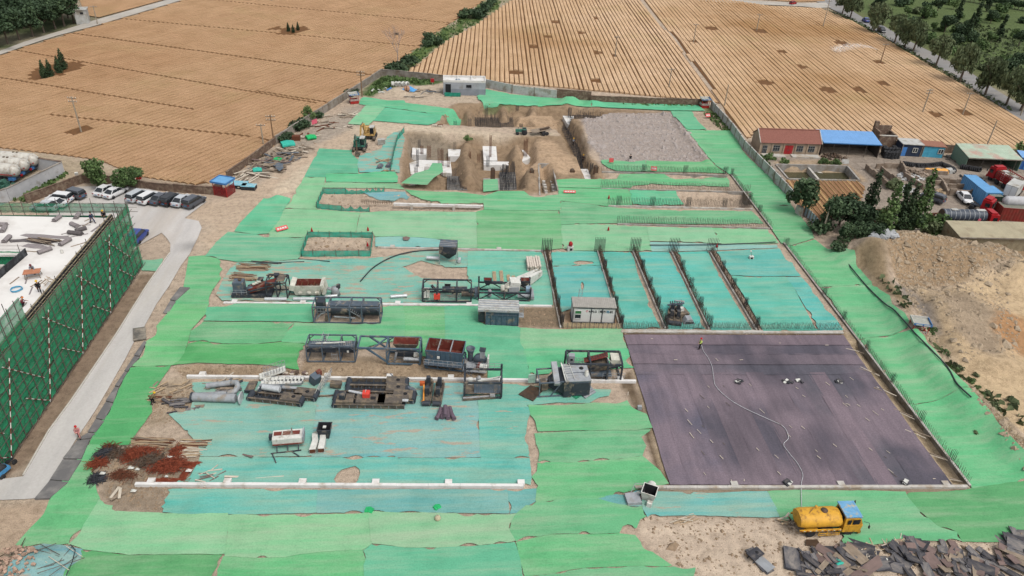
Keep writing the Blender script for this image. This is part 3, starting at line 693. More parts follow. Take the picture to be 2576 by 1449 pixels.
g('k',[(600,662),(644,663),(750,655),(805,654),(806,662),(800,705),(795,761),(700,760),(644,759),(560,757),(545,742),(565,700),(582,675)],'worn dusty net under the bamboo bundles',dust=1.12)
g('k',[(808,655),(830,653),(940,650),(1030,640),(1042,633),(1176,633),(1174,672),(1120,672),(1060,655),(1012,672),(1040,690),(1060,700),(1130,705),(1174,706),(1180,767),(1000,764),(797,761),(803,705)],'worn dusty net crossed by the long black hose',dust=1.05)
g('c',[(1178,632),(1288,633),(1360,634),(1368,650),(1375,680),(1386,725),(1390,767),(1290,768),(1182,767),(1176,706)],'sea-green net under the white timber stack and machinery',dust=.72)
g('k',[(485,963),(640,962),(796,962),(795,1020),(785,1085),(782,1147),(644,1150),(505,1148),(500,1117),(475,1090),(440,1055),(426,1042),(480,1035),(488,1000)],'dusty blue-green net under the grey pipes and gangway')
g('k',[(798,962),(1000,963),(1190,966),(1203,1020),(1205,1085),(1208,1150),(1000,1150),(784,1148),(788,1085),(797,1020)],'dusty blue-green net under the long conveyor troughs',dust=1.0)
g('c',[(1192,966),(1300,968),(1365,975),(1490,980),(1538,982),(1530,996),(1505,1000),(1480,1014),(1400,1012),(1325,1020),(1335,1035),(1325,1060),(1322,1090),(1330,1140),(1333,1152),(1210,1151),(1207,1085),(1205,1020)],'blue-green net under the grey silo box and woven mat',dust=.86)
g('c',[(505,1151),(644,1153),(1000,1152),(1001,1220),(850,1221),(640,1220),(430,1219),(480,1200),(500,1165)],'blue-green net with a large round hole of bare soil',holes=[[(860,1182),(880,1176),(894,1173),(904,1180),(906,1192),(900,1210),(895,1216),(845,1215),(840,1206),(848,1192)]],dust=.62)
g('c',[(1003,1153),(1210,1153),(1332,1154),(1336,1200),(1333,1220),(1300,1221),(1003,1220)],'blue-green net behind the free end of the white beam',dust=.62)
g('c',[(425,1232),(430,1240),(416,1258),(418,1268),(408,1275),(410,1288),(470,1294),(560,1293),(644,1293),(795,1290),(799,1234),(644,1232)],'blue-green net strip under the white beam beside bare soil',dust=.6)
g('b',[(801,1234),(1000,1233),(1180,1233),(1275,1233),(1280,1288),(1278,1292),(1150,1290),(1000,1289),(797,1290)],'long blue-grey net strip under the white beam',dust=.5)
g('b',[(1277,1233),(1320,1232),(1350,1230),(1345,1262),(1325,1272),(1305,1290),(1282,1291)],'bluest net piece at the end of the white beam',dust=.25)
g('b',[(1503,1254),(1550,1245),(1600,1236),(1612,1236),(1614,1274),(1580,1273),(1540,1266)],'blue net tongue under the grey metal tray',dust=.4)
g('c',[(1614,1237),(1700,1240),(1800,1243),(1880,1238),(1930,1238),(1946,1270),(1965,1300),(1930,1302),(1850,1300),(1740,1296),(1660,1298),(1628,1300),(1618,1280)],'torn blue-green net in front of the membrane beam',dust=.95)
g('b',[(85,1378),(110,1370),(150,1375),(208,1384),(200,1410),(168,1433),(158,1480),(0,1480),(50,1420)],'crumpled blue-green net under the fallen fence frames',dust=.8)
g('t',[(355,654),(410,651),(395,682),(357,680)],'small green net tail at the foot of the scaffold',dust=.7)
g('c',[(905,392),(960,375),(975,345),(990,335),(1006,330),(1018,350),(1010,385),(1003,410),(1005,435),(985,432),(905,434),(900,415)],'tattered sea-green net beside the excavators',dust=1.1)
g('b',[(905,484),(1020,484),(1030,492),(985,494),(930,490)],'blue net scrap along the back edge of the fenced trench',off=.06)
# waterproof membrane in overlapping strips
def membrane_mat():
 m,nt,b=newmat('bitumen_membrane')
 oi=_n(nt,'ShaderNodeObjectInfo')
 v=coords(nt)
 n1=noise(nt,v,0.09,4,0.5)
 n2=noise(nt,mapping(nt,v,(1.2,0.14,1)),0.9,5,0.6)
 n3=noise(nt,v,5.0,4,0.75)
 c=mix(nt,ramp(nt,n1,[(0.42,(0,0,0)),(0.58,(.85,.85,.85))]),oi.outputs['Color'],A(128,114,122))
 c=mix(nt,ramp(nt,noise(nt,mapping(nt,v,(1,.7,1),loc=(5,2,0)),0.075,3,0.5),[(0.56,(0,0,0)),(0.68,(.8,.8,.8))]),c,A(70,68,78))
 c=mix(nt,1.0,c,ramp(nt,n2,[(0.3,(.82,.82,.83)),(0.7,(1.2,1.18,1.18))]),'MULTIPLY')
 c=mix(nt,0.8,c,ramp(nt,n3,[(0.3,(.72,.72,.72)),(0.7,(1.25,1.25,1.25))]),'MULTIPLY')
 nt.links.new(c,b.inputs['Base Color'])
 b.inputs['Roughness'].default_value=0.7
 bp=_n(nt,'ShaderNodeBump');bp.inputs['Strength'].default_value=0.5;bp.inputs['Distance'].default_value=0.06
 nt.links.new(mth(nt,'ADD',n2,mth(nt,'MULTIPLY',n3,0.3)),bp.inputs['Height']);nt.links.new(bp.outputs[0],b.inputs['Normal'])
 return m
MMEM=membrane_mat()
mem=empty('waterproof_membrane',P(1900,1030,0),0,'dark purple waterproofing membrane laid in overlapping strips','membrane')
mo=Vector(mem.location)
MQ=[Vector(P(*q)[:2])for q in((1687,1219),(2390,1221),(2120,848),(1572,847))]
def mq(u,v):
 a=MQ[0].lerp(MQ[1],u);b=MQ[3].lerp(MQ[2],u)
 return a.lerp(b,v)
def mstrip(u0,u1,v0,v1,k,along):
 r=random.Random(900+k)
 nu,nv=(6,40)if along else(44,6)
 pts=[];fs=[]
 for j in range(nv+1):
  for i in range(nu+1):
   u=u0+(u1-u0)*i/nu;v=v0+(v1-v0)*j/nv
   if along and i in(0,nu):u+=0.003*(vnoise(np.array(v*14.0+k),np.array(k*3.3))-0.5)
   if not along and j in(0,nv):v+=0.004*(vnoise(np.array(u*12.0+k),np.array(k*3.3))-0.5)
   q=mq(u,v)
   edge=(i/nu if along else 1-j/nv)
   x,y=np.array(q.x),np.array(q.y)
   z=0.10+0.09*float(vnoise(x/5,y/5))+0.03*(k%2)+0.05*float(vnoise(x/.7+k,y/1.9))+(0.045 if edge>0.9 else 0.0)
   pts.append((q.x-mo.x,q.y-mo.y,z))
 for j in range(nv):
  for i in range(nu):
   a=j*(nu+1)+i
   fs.append((a,a+1,a+nu+2,a+nu+1))
 me=bpy.data.meshes.new('strip');me.from_pydata(pts,[],fs);me.materials.append(MMEM)
 me.polygons.foreach_set('use_smooth',[True]*len(fs));me.update()
 o=link('strip',me,mem)
 cs=[(86,82,92),(96,90,100),(108,98,106),(116,103,111),(90,88,97),(104,94,102)]
 c=cs[r.randrange(6)]if k<100 else(84,78,92)
 if along and k<3:c=(94,92,106)
 o.color=(*A(*c),1)
NS=15
for k in range(NS):
 mstrip(k/NS-0.004,(k+1)/NS+0.004,-0.006,0.70+random.uniform(-.008,.008),k,True)
for j in range(4):
 mstrip(-0.004,1.004,0.685+j*0.079,0.685+(j+1)*0.079+0.008,20+j,False)
# site concrete, rebar and fences
MCON=mat('concrete',A(200,196,188),.85,var=.22,scale=1.3,dirt=A(170,155,135),dirt_amt=.3)
MCONG=mat('concrete_grey',A(172,168,162),.85,var=.25,scale=1.0,dirt=A(140,128,112),dirt_amt=.35)
MCOND=mat('concrete_formed',A(140,134,124),.85,var=.3,scale=1.6,dirt=A(110,98,82),dirt_amt=.4)
MWHITE=mat('lime_concrete',A(232,230,226),.8,var=.12,scale=1.0,dirt=A(190,180,165),dirt_amt=.2)
MREB=mat('rebar_grey',A(92,88,84),.7,var=.2)
MREBD=mat('rebar_dark',A(62,64,70),.7,var=.2)
MRUST=mat('rebar_rust',A(112,66,46),.85,var=.35,scale=4)
MBROWN=mat('steel_brown',A(92,78,66),.75,var=.35,scale=2.5,dirt=A(110,78,56),dirt_amt=.25)
MWOOD=mat('timber',A(196,172,140),.85,var=.3,scale=3)
MWOODG=mat('timber_grey',A(158,142,124),.9,var=.35,scale=3)
MSTEEL=mat('steel_tube',A(120,112,104),.55,.4,var=.25)
def wall_line(a,b,thick,z0,z1,seg=0.0,mb=None):
 """upright wall between two XY points; seg > 0 adds slight joints every seg metres"""
 mb=mb or MB()
 a=Vector((a[0],a[1]));b=Vector((b[0],b[1]))
 d=b-a;L=d.length;rz=math.atan2(d.y,d.x)
 n=max(1,round(L/seg))if seg else 1
 for i in range(n):
  p=a+d*((i+.5)/n)
  mb.box((p.x,p.y,(z0+z1)/2+(random.uniform(-.012,.012)if seg else 0)),(L/n-(0.03 if seg else 0),thick+(random.uniform(-.01,.01)if seg else 0),z1-z0),rz)
 return mb
def bars(a,b,h,step,off=(0,),z=0.0,r=0.02,lean=0.05,mb=None,jit=.12):
 mb=mb or MB()
 a=Vector((*a[:2],0));b=Vector((*b[:2],0));d=b-a;L=d.length;d.normalize();n=Vector((-d.y,d.x,0))
 for o in off:
  for i in range(int(L/step)):
   p=a+d*(i*step+random.uniform(-.03,.03))+n*o
   hh=h*random.uniform(1-jit,1+jit)
   mb.tube([(p.x,p.y,z),(p.x+random.uniform(-lean,lean),p.y+random.uniform(-lean,lean),z+hh)],r,3,cap=False)
 return mb
def cage(w,d,h,nx=3,ny=3,tie=.3,r=.022,flare=0.0):
 mb=MB()
 for i in range(nx):
  for j in range(ny):
   if 0<i<nx-1 and 0<j<ny-1:continue
   x=(i/(nx-1)-.5)*w;y=(j/(ny-1)-.5)*d
   k=random.uniform(.93,1.05)
   mb.tube([(x,y,0),(x*(1+flare)+random.uniform(-.03,.03),y*(1+flare)+random.uniform(-.03,.03),h*k)],r,3,cap=False)
 z=.15
 while z<h*.9:
  for p,q in(((-w/2,-d/2),(w/2,-d/2)),((w/2,-d/2),(w/2,d/2)),((w/2,d/2),(-w/2,d/2)),((-w/2,d/2),(-w/2,-d/2))):
   mb.bar((*p,z),(*q,z),.018)
  z+=tie
 return mb
def ret_wall(a,b,z0,z1,label,clusters=()):
 t=empty('retaining_wall',(a[0],a[1],0),0,label,'retaining wall','retaining walls with starter bars')
 o=Vector((a[0],a[1]))
 A_=(0,0);B_=(b[0]-a[0],b[1]-a[1])
 wall_line(A_,B_,.32,z0,z1,3.0).build('wall',MCOND,t)
 m=MB();d=Vector(B_);L=d.length;d.normalize()
 m.box(((B_[0])/2,B_[1]/2,z1+.03),(L,.26,.06),math.atan2(d.y,d.x));m.build('wall_top',MCON,t)
 tag(bars(A_,B_,.95,.32,(-.1,.1),z1).build('starter_bars',MREB,t),kind='stuff')
 if clusters:
  cm=MB()
  for c in clusters:
   p=d*(L*c)
   for i in range(3):
    for j in range(3):
     cm.tube([(p.x+(i-1)*.22,p.y+(j-1)*.22,z1),(p.x+(i-1)*.22,p.y+(j-1)*.22,z1+1.5)],.022,3,cap=False)
  tag(cm.build('column_bars',MREBD,t),kind='stuff')
 return t
ret_wall(P(1971,613),P(2439,1225),-1.2,0.22,'long concrete retaining wall with starter bars along the membrane and blue bay',(.02,.3,.42,.55,.68,.81,.93))
ret_wall(P(1838,441),P(1942,579),-2.2,0.22,'concrete retaining wall closing the open bay beside the wheat plot',(.02,.5,.72))
def bay_wall(a,b,z0,z1,h,label,off=(.1,.3),cl=(),wall=MCON):
 A_,B_=P(*a),P(*b)
 t=empty('bay_wall',(A_.x,A_.y,0),0,label,'concrete wall','rebar walls of the sunken bays')
 q=(B_.x-A_.x,B_.y-A_.y)
 if z1>z0:wall_line((0,0),q,.3,z0,z1,3.2).build('wall',wall,t)
 s=bars((0,.25),(q[0],q[1]+.25),h,.3,(0,.28),max(z1,0.1),.024)
 tag(s.build('starter_bars',MREB,t),kind='stuff')
 if cl:
  m=MB()
  for c in cl:
   for i in range(5):
    for j in range(2):
     x=q[0]*c+(i-2)*.2;y=q[1]*c+j*.35
     m.tube([(x,y,z1),(x,y,z1+h*1.35)],.026,3,cap=False)
  tag(m.build('column_bars',MREBD,t),kind='stuff')
bay_wall((1514,434),(1830,443),-1.3,0.25,1.3,'bay wall partly bared below the gravel plateau',cl=(.33,.66,.98),wall=MCONG)
bay_wall((1512,476),(1890,485),-2.2,0.22,1.4,'bay wall along the back of the open concrete bay',wall=MCONG)
bay_wall((1530,520),(1893,528),-.6,0.3,1.4,'bay wall along the front of the open concrete bay',cl=(.07,.3,.55,.8),wall=MCON)
bay_wall((1553,565),(1936,576),-.3,0.22,1.3,'southernmost bay wall with a thin comb of rebar',wall=MCONG)
TR=[P(1355,411,.2),P(1389,411,.2),P(1404.5,478,.2),P(1358,489,.2)]
tr=empty('concrete_trough',(TR[0].x,TR[0].y,0),0,'pale concrete trough sunk in the pit edge with stub columns inside','concrete trough')
tq=[(p.x-TR[0].x,p.y-TR[0].y)for p in TR]
for i,(za,zb)in enumerate(((-2.4,.2),(-2.4,.15),(-2.4,-.9),(-2.4,.1))):
 a,b=tq[i],tq[(i+1)%4]
 wall_line(a,b,.28,za,zb,2.2).build('wall_panel',MCONG,tr)
for j,(x,y)in enumerate([(1368,455),(1370.5,464),(1372,470),(1374,479),(1375.5,486),(1388,455),(1390.5,464),(1392,470),(1394,479),(1395.5,486)]):
 p=P(x,y,-1.2)
 MB().box((p.x-TR[0].x,p.y-TR[0].y,-1.75),(.6,.6,1.1)).build('stub_column',MCON,tr)
def beam(a,b,pads,label,w=.36,z0=-.1,z1=.42,m=MWHITE,pad_side=1):
 A_,B_=P(*a),P(*b)
 t=empty('foundation_beam',(A_.x,A_.y,0),0,label,'concrete beam','foundation beams')
 L=(B_-A_).length;rz=math.atan2(B_.y-A_.y,B_.x-A_.x);t.rotation_euler[2]=rz
 n=max(1,round(L/3.4));s=0
 for i in range(n):
  MB().box((L*(i+.5)/n,w/2+random.uniform(-.015,.015),(z0+z1)/2+random.uniform(-.012,.012)),(L/n-.02,w,z1-z0)).build('beam_length',m,t)
 for x in pads:
  q=P(x,(a[1]+b[1])/2);d=(q-A_).length
  MB().box((d,w+.25*pad_side,(z0+z1)/2+.04),(.75,.62,z1-z0)).build('pad',m,t)
beam((340,1226),(1317,1230),(376,569,759,944,1128,1311),'long white beam with pads along the front of the dusty yard')
beam((470,952),(1600,965),(502,663,821,979,1134,1420,1560),'long white beam running behind the pipes and conveyor troughs',z1=.35)
beam((562,765),(1388,773),(585,760,1000,1180),'half buried white beam below the big machines',z1=.22)
beam((950,625),(1366,634),(985,1110,1255),'half buried beam behind the grey hopper',z1=.2,m=MCON)
beam((1598,1232),(2436,1230),(1850,2120,2385),'rough concrete beam along the front of the membrane',z1=.28,m=MCON)
beam((1563,838),(2122,840),(),'dusty concrete kerb behind the membrane',z1=.2,m=MCON)
tb=empty('trench_beam',P(990,512,0),0,'white beam on posts crossing the fenced trench','concrete beam','foundation beams')
a_,b_=P(990,511,.1)-tb.location,P(1216,517,.1)-tb.location
wall_line(a_,b_,.4,-.35,.12,3).build('beam_length',MWHITE,tb)
for f in(.2,.67):
 q=a_.lerp(b_,f);MB().box((q.x,q.y-.12,-.75),(.5,.55,1.5)).build('post',MCON,tb)
fm=MB()
for i in range(14):
 q=a_.lerp(b_,-.35+.025*i);fm.bar((q.x,q.y+.25,-.3),(q.x,q.y+.25,.35),.06);
for k in(0,.2,.4):fm.bar((a_+(a_-b_)*.36+Vector((0,.2,k))),a_+Vector((0,.2,k)),.05)
fm.build('formwork',MBROWN,tb)
MPLATE=mat('plate_grey',A(150,146,142),.85,var=.35,scale=.8,dirt=A(112,110,110),dirt_amt=.65)
vg=empty('paved_verge',P(330,850),0,'row of stained grey slabs along the road edge','paving')
L_=[(452,722,478,724),(427,757,442,760),(409,790,423,792),(362,858,368,862),(336,897,351,899),(312,936,321,937),(288,974,299,976),(265,1012,285,1016),(240,1055,262,1060),(220,1090,240,1092),(192,1110,226,1106),(157,1157,205,1158),(125,1210,172,1214),(86,1259,124,1258)]
for i in range(len(L_)-1):
 if i==2:continue
 a1,a2,b1,b2=L_[i];c1,c2,d1,d2=L_[i+1]
 q=[P(a1+2,a2+2),P(b1+1,b2+2),P(d1+1,d2-1),P(c1+2,c2-1)]
 MB().prism([(p.x-vg.location.x,p.y-vg.location.y)for p in q][::-1],-.1,.2+random.uniform(0,.03)).build('slab',MPLATE,vg)
q=[P(335,830),P(367,825),P(369,856),P(336,861)]
c_=sum(q,Vector())/4
MB().prism([(p.x-c_.x,p.y-c_.y)for p in q][::-1],0,.06).build('steel_plate',mat('plate_scrap',A(118,114,108),.7,.2,var=.4,scale=1.2,dirt=A(170,160,145),dirt_amt=.4),loc=(c_.x,c_.y,.2),label='square dark plate lying across the road edge',cat='plate')
MKER=mat('kerb_concrete',A(206,200,190),.85,var=.15)
kb=MB()
pts=[P(*q)for q in((60,1198),(124,1086),(178,1013),(212,963),(290,848),(370,720),(410,663),(428,638))]
for i in range(len(pts)-1):wall_line(pts[i],pts[i+1],.18,-.1,.24,0,kb)
tag(kb.build('road_kerb',MKER),kind='structure')
FX=[((1370.5,636),(1410,826)),((1503,634),(1560,828)),((1592,634),(1673,829)),((1689,635),(1783,831)),((1785,636),(1902,833))]
FN=['fin wall nearest the white site office with tall corner bars','fin wall between the site office and the second bay','fin wall before the bay holding the conveyor legs','fin wall behind the bay holding the conveyor legs','fin wall along the edge of the widest bay']
for(a,b),lb in zip(FX,FN):
 A_,B_=P(*a),P(*b)
 t=empty('fin_wall',(A_.x,A_.y,0),0,lb,'rebar wall','fin walls with rebar')
 q=(B_.x-A_.x,B_.y-A_.y)
 wall_line((0,0),q,.22,-.2,.32,4).build('wall',MCON,t)
 wall_line((.35,0),(q[0]+.35,q[1]),.3,-.2,.14,4).build('footing',MBROWN,t)
 tag(bars((.2,0),(q[0]+.2,q[1]),1.25,.2,(-.2,.0,.2),.1,.018,.1).build('starter_bars',MBROWN,t),kind='stuff')
 m=MB()
 for i in range(7):
  for j in range(2):m.tube([(-.5+i*.26,-.3+j*.6,0),(-.5+i*.26,-.3+j*.6,2.6)],.035,4,cap=False)
 for c in(.28,.52,.76,.98):
  for i in range(3):
   for j in range(3):m.tube([(q[0]*c+.05+i*.2,q[1]*c+j*.25,0),(q[0]*c+.05+i*.2,q[1]*c+j*.25,2.0)],.028,4,cap=False)
 tag(m.build('column_bars',MREBD,t),kind='stuff')
A_,B_=P(1564,831),P(2120,834)
t=empty('comb_wall',(A_.x,A_.y,0),0,'low comb of upright rebar across the foot of the sea-green bays','rebar wall')
q=(B_.x-A_.x,B_.y-A_.y)
wall_line((0,0),q,.3,-.2,.12,4).build('wall',MCON,t)
tag(bars((0,.1),(q[0],q[1]+.1),1.15,.2,(0,.3),.1,.024).build('starter_bars',MREB,t),kind='stuff')
A_,B_=P(1414,826),P(1562,829)
t=empty('lath_fence',(A_.x,A_.y,0),0,'low tan lath formwork in front of the white site office','formwork')
q=B_-A_
for i in range(40):
 p=q*((i+.5)/40)
 MB().box((p.x,p.y,.5+random.uniform(-.06,.06)),(.13,.04,1.05),0,random.uniform(-.05,.05),random.uniform(-.05,.05)).build('lath',MWOOD if i%3 else MWOODG,t)
MB().bar((0,.05,.3),(q.x,q.y+.05,.3),.06).build('rail',MWOODG,t)
def slab_px(name,pts,z,th,m,label,cat,group=None):
 q=[P(x,y,z)for x,y in pts];c=sum(q,Vector())/len(q)
 pl=[(p.x-c.x,p.y-c.y)for p in q]
 if area(pl)<0:pl=pl[::-1]
 return MB().prism(pl,-th,0).build(name,m,loc=(c.x,c.y,z),label=label,cat=cat,group=group)
CAPS=[([(1037.5,371.5),(1073,374),(1072,390),(1036,389)],'white pile cap in the corner below the haul track'),([(1127,375),(1163,376),(1163,393),(1128,393)],'square white pile cap with a single stub cage'),([(1214,367.5),(1248,368),(1251,403.5),(1217,403)],'tall white pile cap with two dark sockets'),([(1217,406),(1313,407),(1313,416),(1217,415)],'long white strip footing across the pit'),([(1306,375),(1318,378),(1334,396),(1330,400),(1311,407)],'narrow white footing below a rusty bar bundle'),([(1456,425),(1484,425),(1487,450),(1465,450)],'white slab at the mouth of the rebar corridor'),([(1415.6,291),(1443,292),(1440,313.6),(1427,312)],'white slab at the far head of the rebar corridor')]
for pts,lb in CAPS:slab_px('pile_cap',pts,-1.35,1.3,MWHITE,lb,'pile cap','white pile caps')
slab_px('blinding_slab',[(1030,410),(1056,402),(1133,405),(1137,436),(1115,435),(1099,419),(1067,419),(1066,438),(1033,438)],-1.7,.8,MWHITE,'stepped white blinding slab full of rusty cages','concrete slab')
for pts,lb in(([(1125,443),(1163,443),(1178,483),(1124,483)],'grey footing pad under a dark rebar mat'),([(1028,444),(1068,445),(1050,464),(1027,464)],'grey footing pad beside the hanging green net'),([(1216,448),(1256,448),(1262,484),(1216,484)],'grey footing pad behind the draped square net'),([(1256,433),(1296,433),(1300,484),(1259,484)],'grey footing pad under the dense rebar block')):
 slab_px('footing_pad',pts,-2.1,.5,MCONG,lb,'footing','grey footing pads')
def mat_px(pts,z,n,m,label,posts=0,ph=1.6):
 q=[P(x,y,z)for x,y in pts];c=sum(q,Vector())/4
 q=[p-c for p in q];mb=MB()
 for i in range(n+1):
  f=i/n
  mb.bar(q[0].lerp(q[1],f),q[3].lerp(q[2],f),.045);mb.bar(q[0].lerp(q[3],f)+Vector((0,0,.05)),q[1].lerp(q[2],f)+Vector((0,0,.05)),.045)
 t=empty('rebar_mat',(c.x,c.y,z),0,label,'rebar mat','rebar mats in the pits')
 tag(mb.build('grid_bars',m,t),kind='stuff')
 if posts:
  mb=MB()
  for k in range(posts):
   f,g_=random.random(),random.random()
   p=q[0].lerp(q[1],f).lerp(q[3].lerp(q[2],f),g_)
   mb.tube([p,p+Vector((random.uniform(-.05,.05),random.uniform(-.05,.05),ph*random.uniform(.6,1.1)))],.03,3,cap=False)
  tag(mb.build('upright_bars',m,t),kind='stuff')
mat_px([(1125,444),(1163,444),(1177,482),(1124,482)],-1.8,14,MREBD,'dark rebar mat on the grey footing by the green chute',30,1.0)
mat_px([(1256,434),(1296,434),(1300,483),(1259,483)],-1.9,12,MREBD,'dense block of standing rebar in the pit',110,2.2)
mat_px([(1178,296),(1290,297),(1292,321),(1180,320)],-2.0,20,MREBD,'wide dark rebar mat in the far pit',70,1.8)
mat_px([(1410,318),(1448,314),(1490,430),(1472,448)],-2.4,22,MREBD,'long dark rebar mat filling the corridor',130,2.0)
mat_px([(1440,288),(1510,284),(1512,296),(1446,302)],-1.6,12,MREBD,'dark rebar mat at the corner of the gravel plateau',60,1.6)
CG=[(1055,350,372,.5,'r','slim dark cage beside the corner pile cap'),(1062,366,391,.5,'x','rusty cage on the corner pile cap'),(1080,365,396,.6,'x','stout rusty cage next to the corner pile cap'),(1105,376,419,.5,'x','tall rusty cage in the middle of the stepped slab'),(1113,375,417,.4,'x','thin rusty bundle beside the tall cage'),(1128,394,419,.5,'x','rusty cage at the end of the stepped slab'),(1144,356,380,.55,'r','grey cage on the square pile cap'),(1143,424,459,.65,'d','dark column cage standing on the rebar mat'),(1047,419,451,.6,'d','dark column cage above the hanging net'),(1051,376,418,.4,'d','three tall bars before the corner pile cap'),(1182,381,405,.4,'x','three short rusty bars on the soil berm'),(1204,386,408,.5,'x','rusty cage beside the tall pile cap'),(1233,339,398,.4,'x','tallest rusty bundle on the tall pile cap'),(1227,394,418,.55,'d','dark cage on the strip footing'),(1145,259,276,.6,'d','cage in the far pit against the bank'),(1145,303,323,.6,'d','squat cage at the haul track edge'),(1223,262,296,.65,'d','tall cage against the far bank'),(1182,296,324,.6,'d','cage at the corner of the far rebar mat'),(1301,264,280,.6,'d','short cage under the green net mound'),(1386,266,281,.6,'d','short cage below the dark boundary wall'),(1432,267,297,.65,'d','tall cage on the far white slab'),(1310,310,328,.65,'d','cage behind the small tractor'),(1321,347,396,.7,'x','rusty flared cage on the narrow footing'),(1267,413,435,.5,'d','light cage beside the dense rebar block'),(1275,416,436,.5,'d','cage in the middle of the dense rebar block'),(1290,406,432,.5,'d','cage at the end of the dense rebar block'),(1436,290,312,.6,'d','cage at the corner of the far white slab'),(1486,410,441,.55,'d','cage on the slab at the corridor mouth')]
for x,yt,yb,w,mm,lb in CG:
 z=-1.7 if yb>330 else-1.5
 b=P(x,yb,z)
 h=max(1.2,(yb-yt)/11.5)
 cage(w,w,h,4,4,.22,.03,.12 if mm=='x' else 0).build('rebar_cage',{'r':MREB,'x':MRUST,'d':MREBD}[mm],loc=b,label=lb,cat='rebar cage',group='rebar cages in the pits')
for x,yt,yb,lb in((1336,427,459,'dark brown sheathed column beside the concrete trough'),(1438,427,450,'dark brown sheathed column with a pointed cap'),(1239,425,452,'brown sheathed column behind the draped square net'),(1496,418,451,'black sheathed column at the plateau corner')):
 b=P(x,yb,-1.5);h=(yb-yt)/11.5
 t=empty('sheathed_column',b,.1,lb,'column','sheathed columns in the pit')
 MB().box((0,0,h/2),(.75,.75,h)).build('casing',MBROWN,t)
 MB().box((0,0,h+.12),(.7,.7,.24),taper=.45).build('cap',MBROWN,t)
 for s_ in(-1,1):MB().bar((s_*.39,-.4,0),(s_*.39,-.4,h),.06).build('rib',MRUST,t)
def fence_mat(name,c,alpha):
 m,nt,b=newmat(name)
 n1=noise(nt,coords(nt,'Object'),1.2,4)
 col=mix(nt,1.0,c,ramp(nt,n1,[(0.3,(.75,.8,.8)),(.7,(1.15,1.1,1.1))]),'MULTIPLY')
 nt.links.new(col,b.inputs['Base Color'])
 tr_=_n(nt,'ShaderNodeBsdfTransparent');mx=_n(nt,'ShaderNodeMixShader')
 nt.links.new(ramp(nt,n1,[(.3,(alpha-.12,)*3),(.7,(alpha+.1,)*3)]),mx.inputs[0])
 nt.links.new(tr_.outputs[0],mx.inputs[1]);nt.links.new(b.outputs[0],mx.inputs[2])
 nt.links.new(mx.outputs[0],nt.nodes['Material Output'].inputs['Surface'])
 return m
MFEN=fence_mat('fence_net',A(58,176,150),.86)
def net_fence(pts,h,label,sags=(),mpost=MSTEEL,skip=(),poles=1.9):
 q=[P(*p)for p in pts];o=q[0].copy()
 t=empty('net_fence',o,0,label,'net fence','green net fences')
 for i in range(len(q)-1):
  a,b=q[i]-o,q[i+1]-o;L=(b-a).length;n=max(2,int(L/.5));k=max(1,round(L/poles))
  for j in range(k+(1 if i==len(q)-2 else 0)):
   p=a.lerp(b,j/k);MB().tube([(p.x,p.y,-.3),(p.x,p.y,h+.18)],.04,6).build('post',mpost,t)
  MB().tube([a+Vector((0,0,h*.97)),b+Vector((0,0,h*.97))],.025,4).build('rail',mpost,t)
  if i in skip:continue
  V=[];F=[]
  d=(b-a).normalized();nn=Vector((-d.y,d.x,0))
  for j in range(n+1):
   f=j/n;p=a.lerp(b,f)
   tp=h*(0.97-(abs(math.sin(math.pi*f*3))*.55 if i in sags else.04*abs(math.sin(math.pi*f*k))))
   for r_ in range(4):
    zz=-.1+(tp+.1)*r_/3;w=.09*math.sin(f*17+r_*1.3)*(1 if r_<3 else.3)
    V.append(p+nn*w+Vector((0,0,zz)))
  for j in range(n):
   for r_ in range(3):
    c0=j*4+r_;F.append((c0,c0+4,c0+5,c0+1))
  MB().add(V,F,True).build('net_panel',MFEN,t)
net_fence([(759,646),(775,598),(938,599),(932,645),(759,646)],1.15,'green net fence boxed round the small dug hole')
net_fence([(797,524),(813,487),(870,487),(924,487),(967,485)],1.1,'green net fence along the back of the beam trench',sags=(2,3))
net_fence([(797,525),(860,531),(930,533)],1.1,'sagging blue-green net fence along the front of the beam trench',sags=(1,))
net_fence([(983,433),(992,385),(1000,355),(1017,333)],1.3,'ragged net fence between the excavators and the pit')
# building under construction wrapped in scaffold
MROOF=mat('roof_screed',A(236,233,228),.8,var=.07,scale=.25,dirt=A(210,204,198),dirt_amt=.35)
MBLK=mat('black_form',A(46,48,52),.6,var=.5,scale=1.6,dirt=A(84,86,90),dirt_amt=.3)
MWAL=mat('waler_timber',A(182,168,140),.85,var=.3,scale=2)
MSN=fence_mat('safety_net',A(52,158,112),.78)
MRED=mat('brace_red',A(120,44,40),.6,var=.2);MWHT=mat('brace_white',A(216,214,206),.6,var=.1)
RZ=9.0;XF=-46.95;YB=99.2;YA=46.0
bd=empty('scaffolded_building',(-49.0,72,0),0,'unfinished building wrapped in green scaffold netting with white roof','building')
ox,oy=-49.0,72.0
h1,h2=P(66,641,RZ),P(0,712,RZ)
roof=[(-49.2,40),(-49.2,97.6),(-100,99.0),(-100,h1.y+.6),(h1.x,h1.y),(h2.x-1.2,h2.y-4.5),(-100,h2.y-4.5),(-100,40)]
MB().prism([(x-ox,y-oy)for x,y in roof],RZ-.3,RZ).build('roof_slab',MROOF,bd)
for z in(0.1,3.0,6.0):
 MB().box((-25.4,-2.6,z),(50.4,58,.3)).build('floor_slab',MCON,bd)
cm=MB()
for i in range(10):
 for j in range(3):MB().box((-.9-j*8,-29+i*6,4.4),(.5,.5,8.5)).build('column',MCON,bd)
MB().box((-4.2,-2.6,4.4),(.2,58,8.4)).build('wall',MCOND,bd)
MB().box((-25,25.4,4.4),(50,.2,8.4)).build('wall',MCOND,bd)
n=22
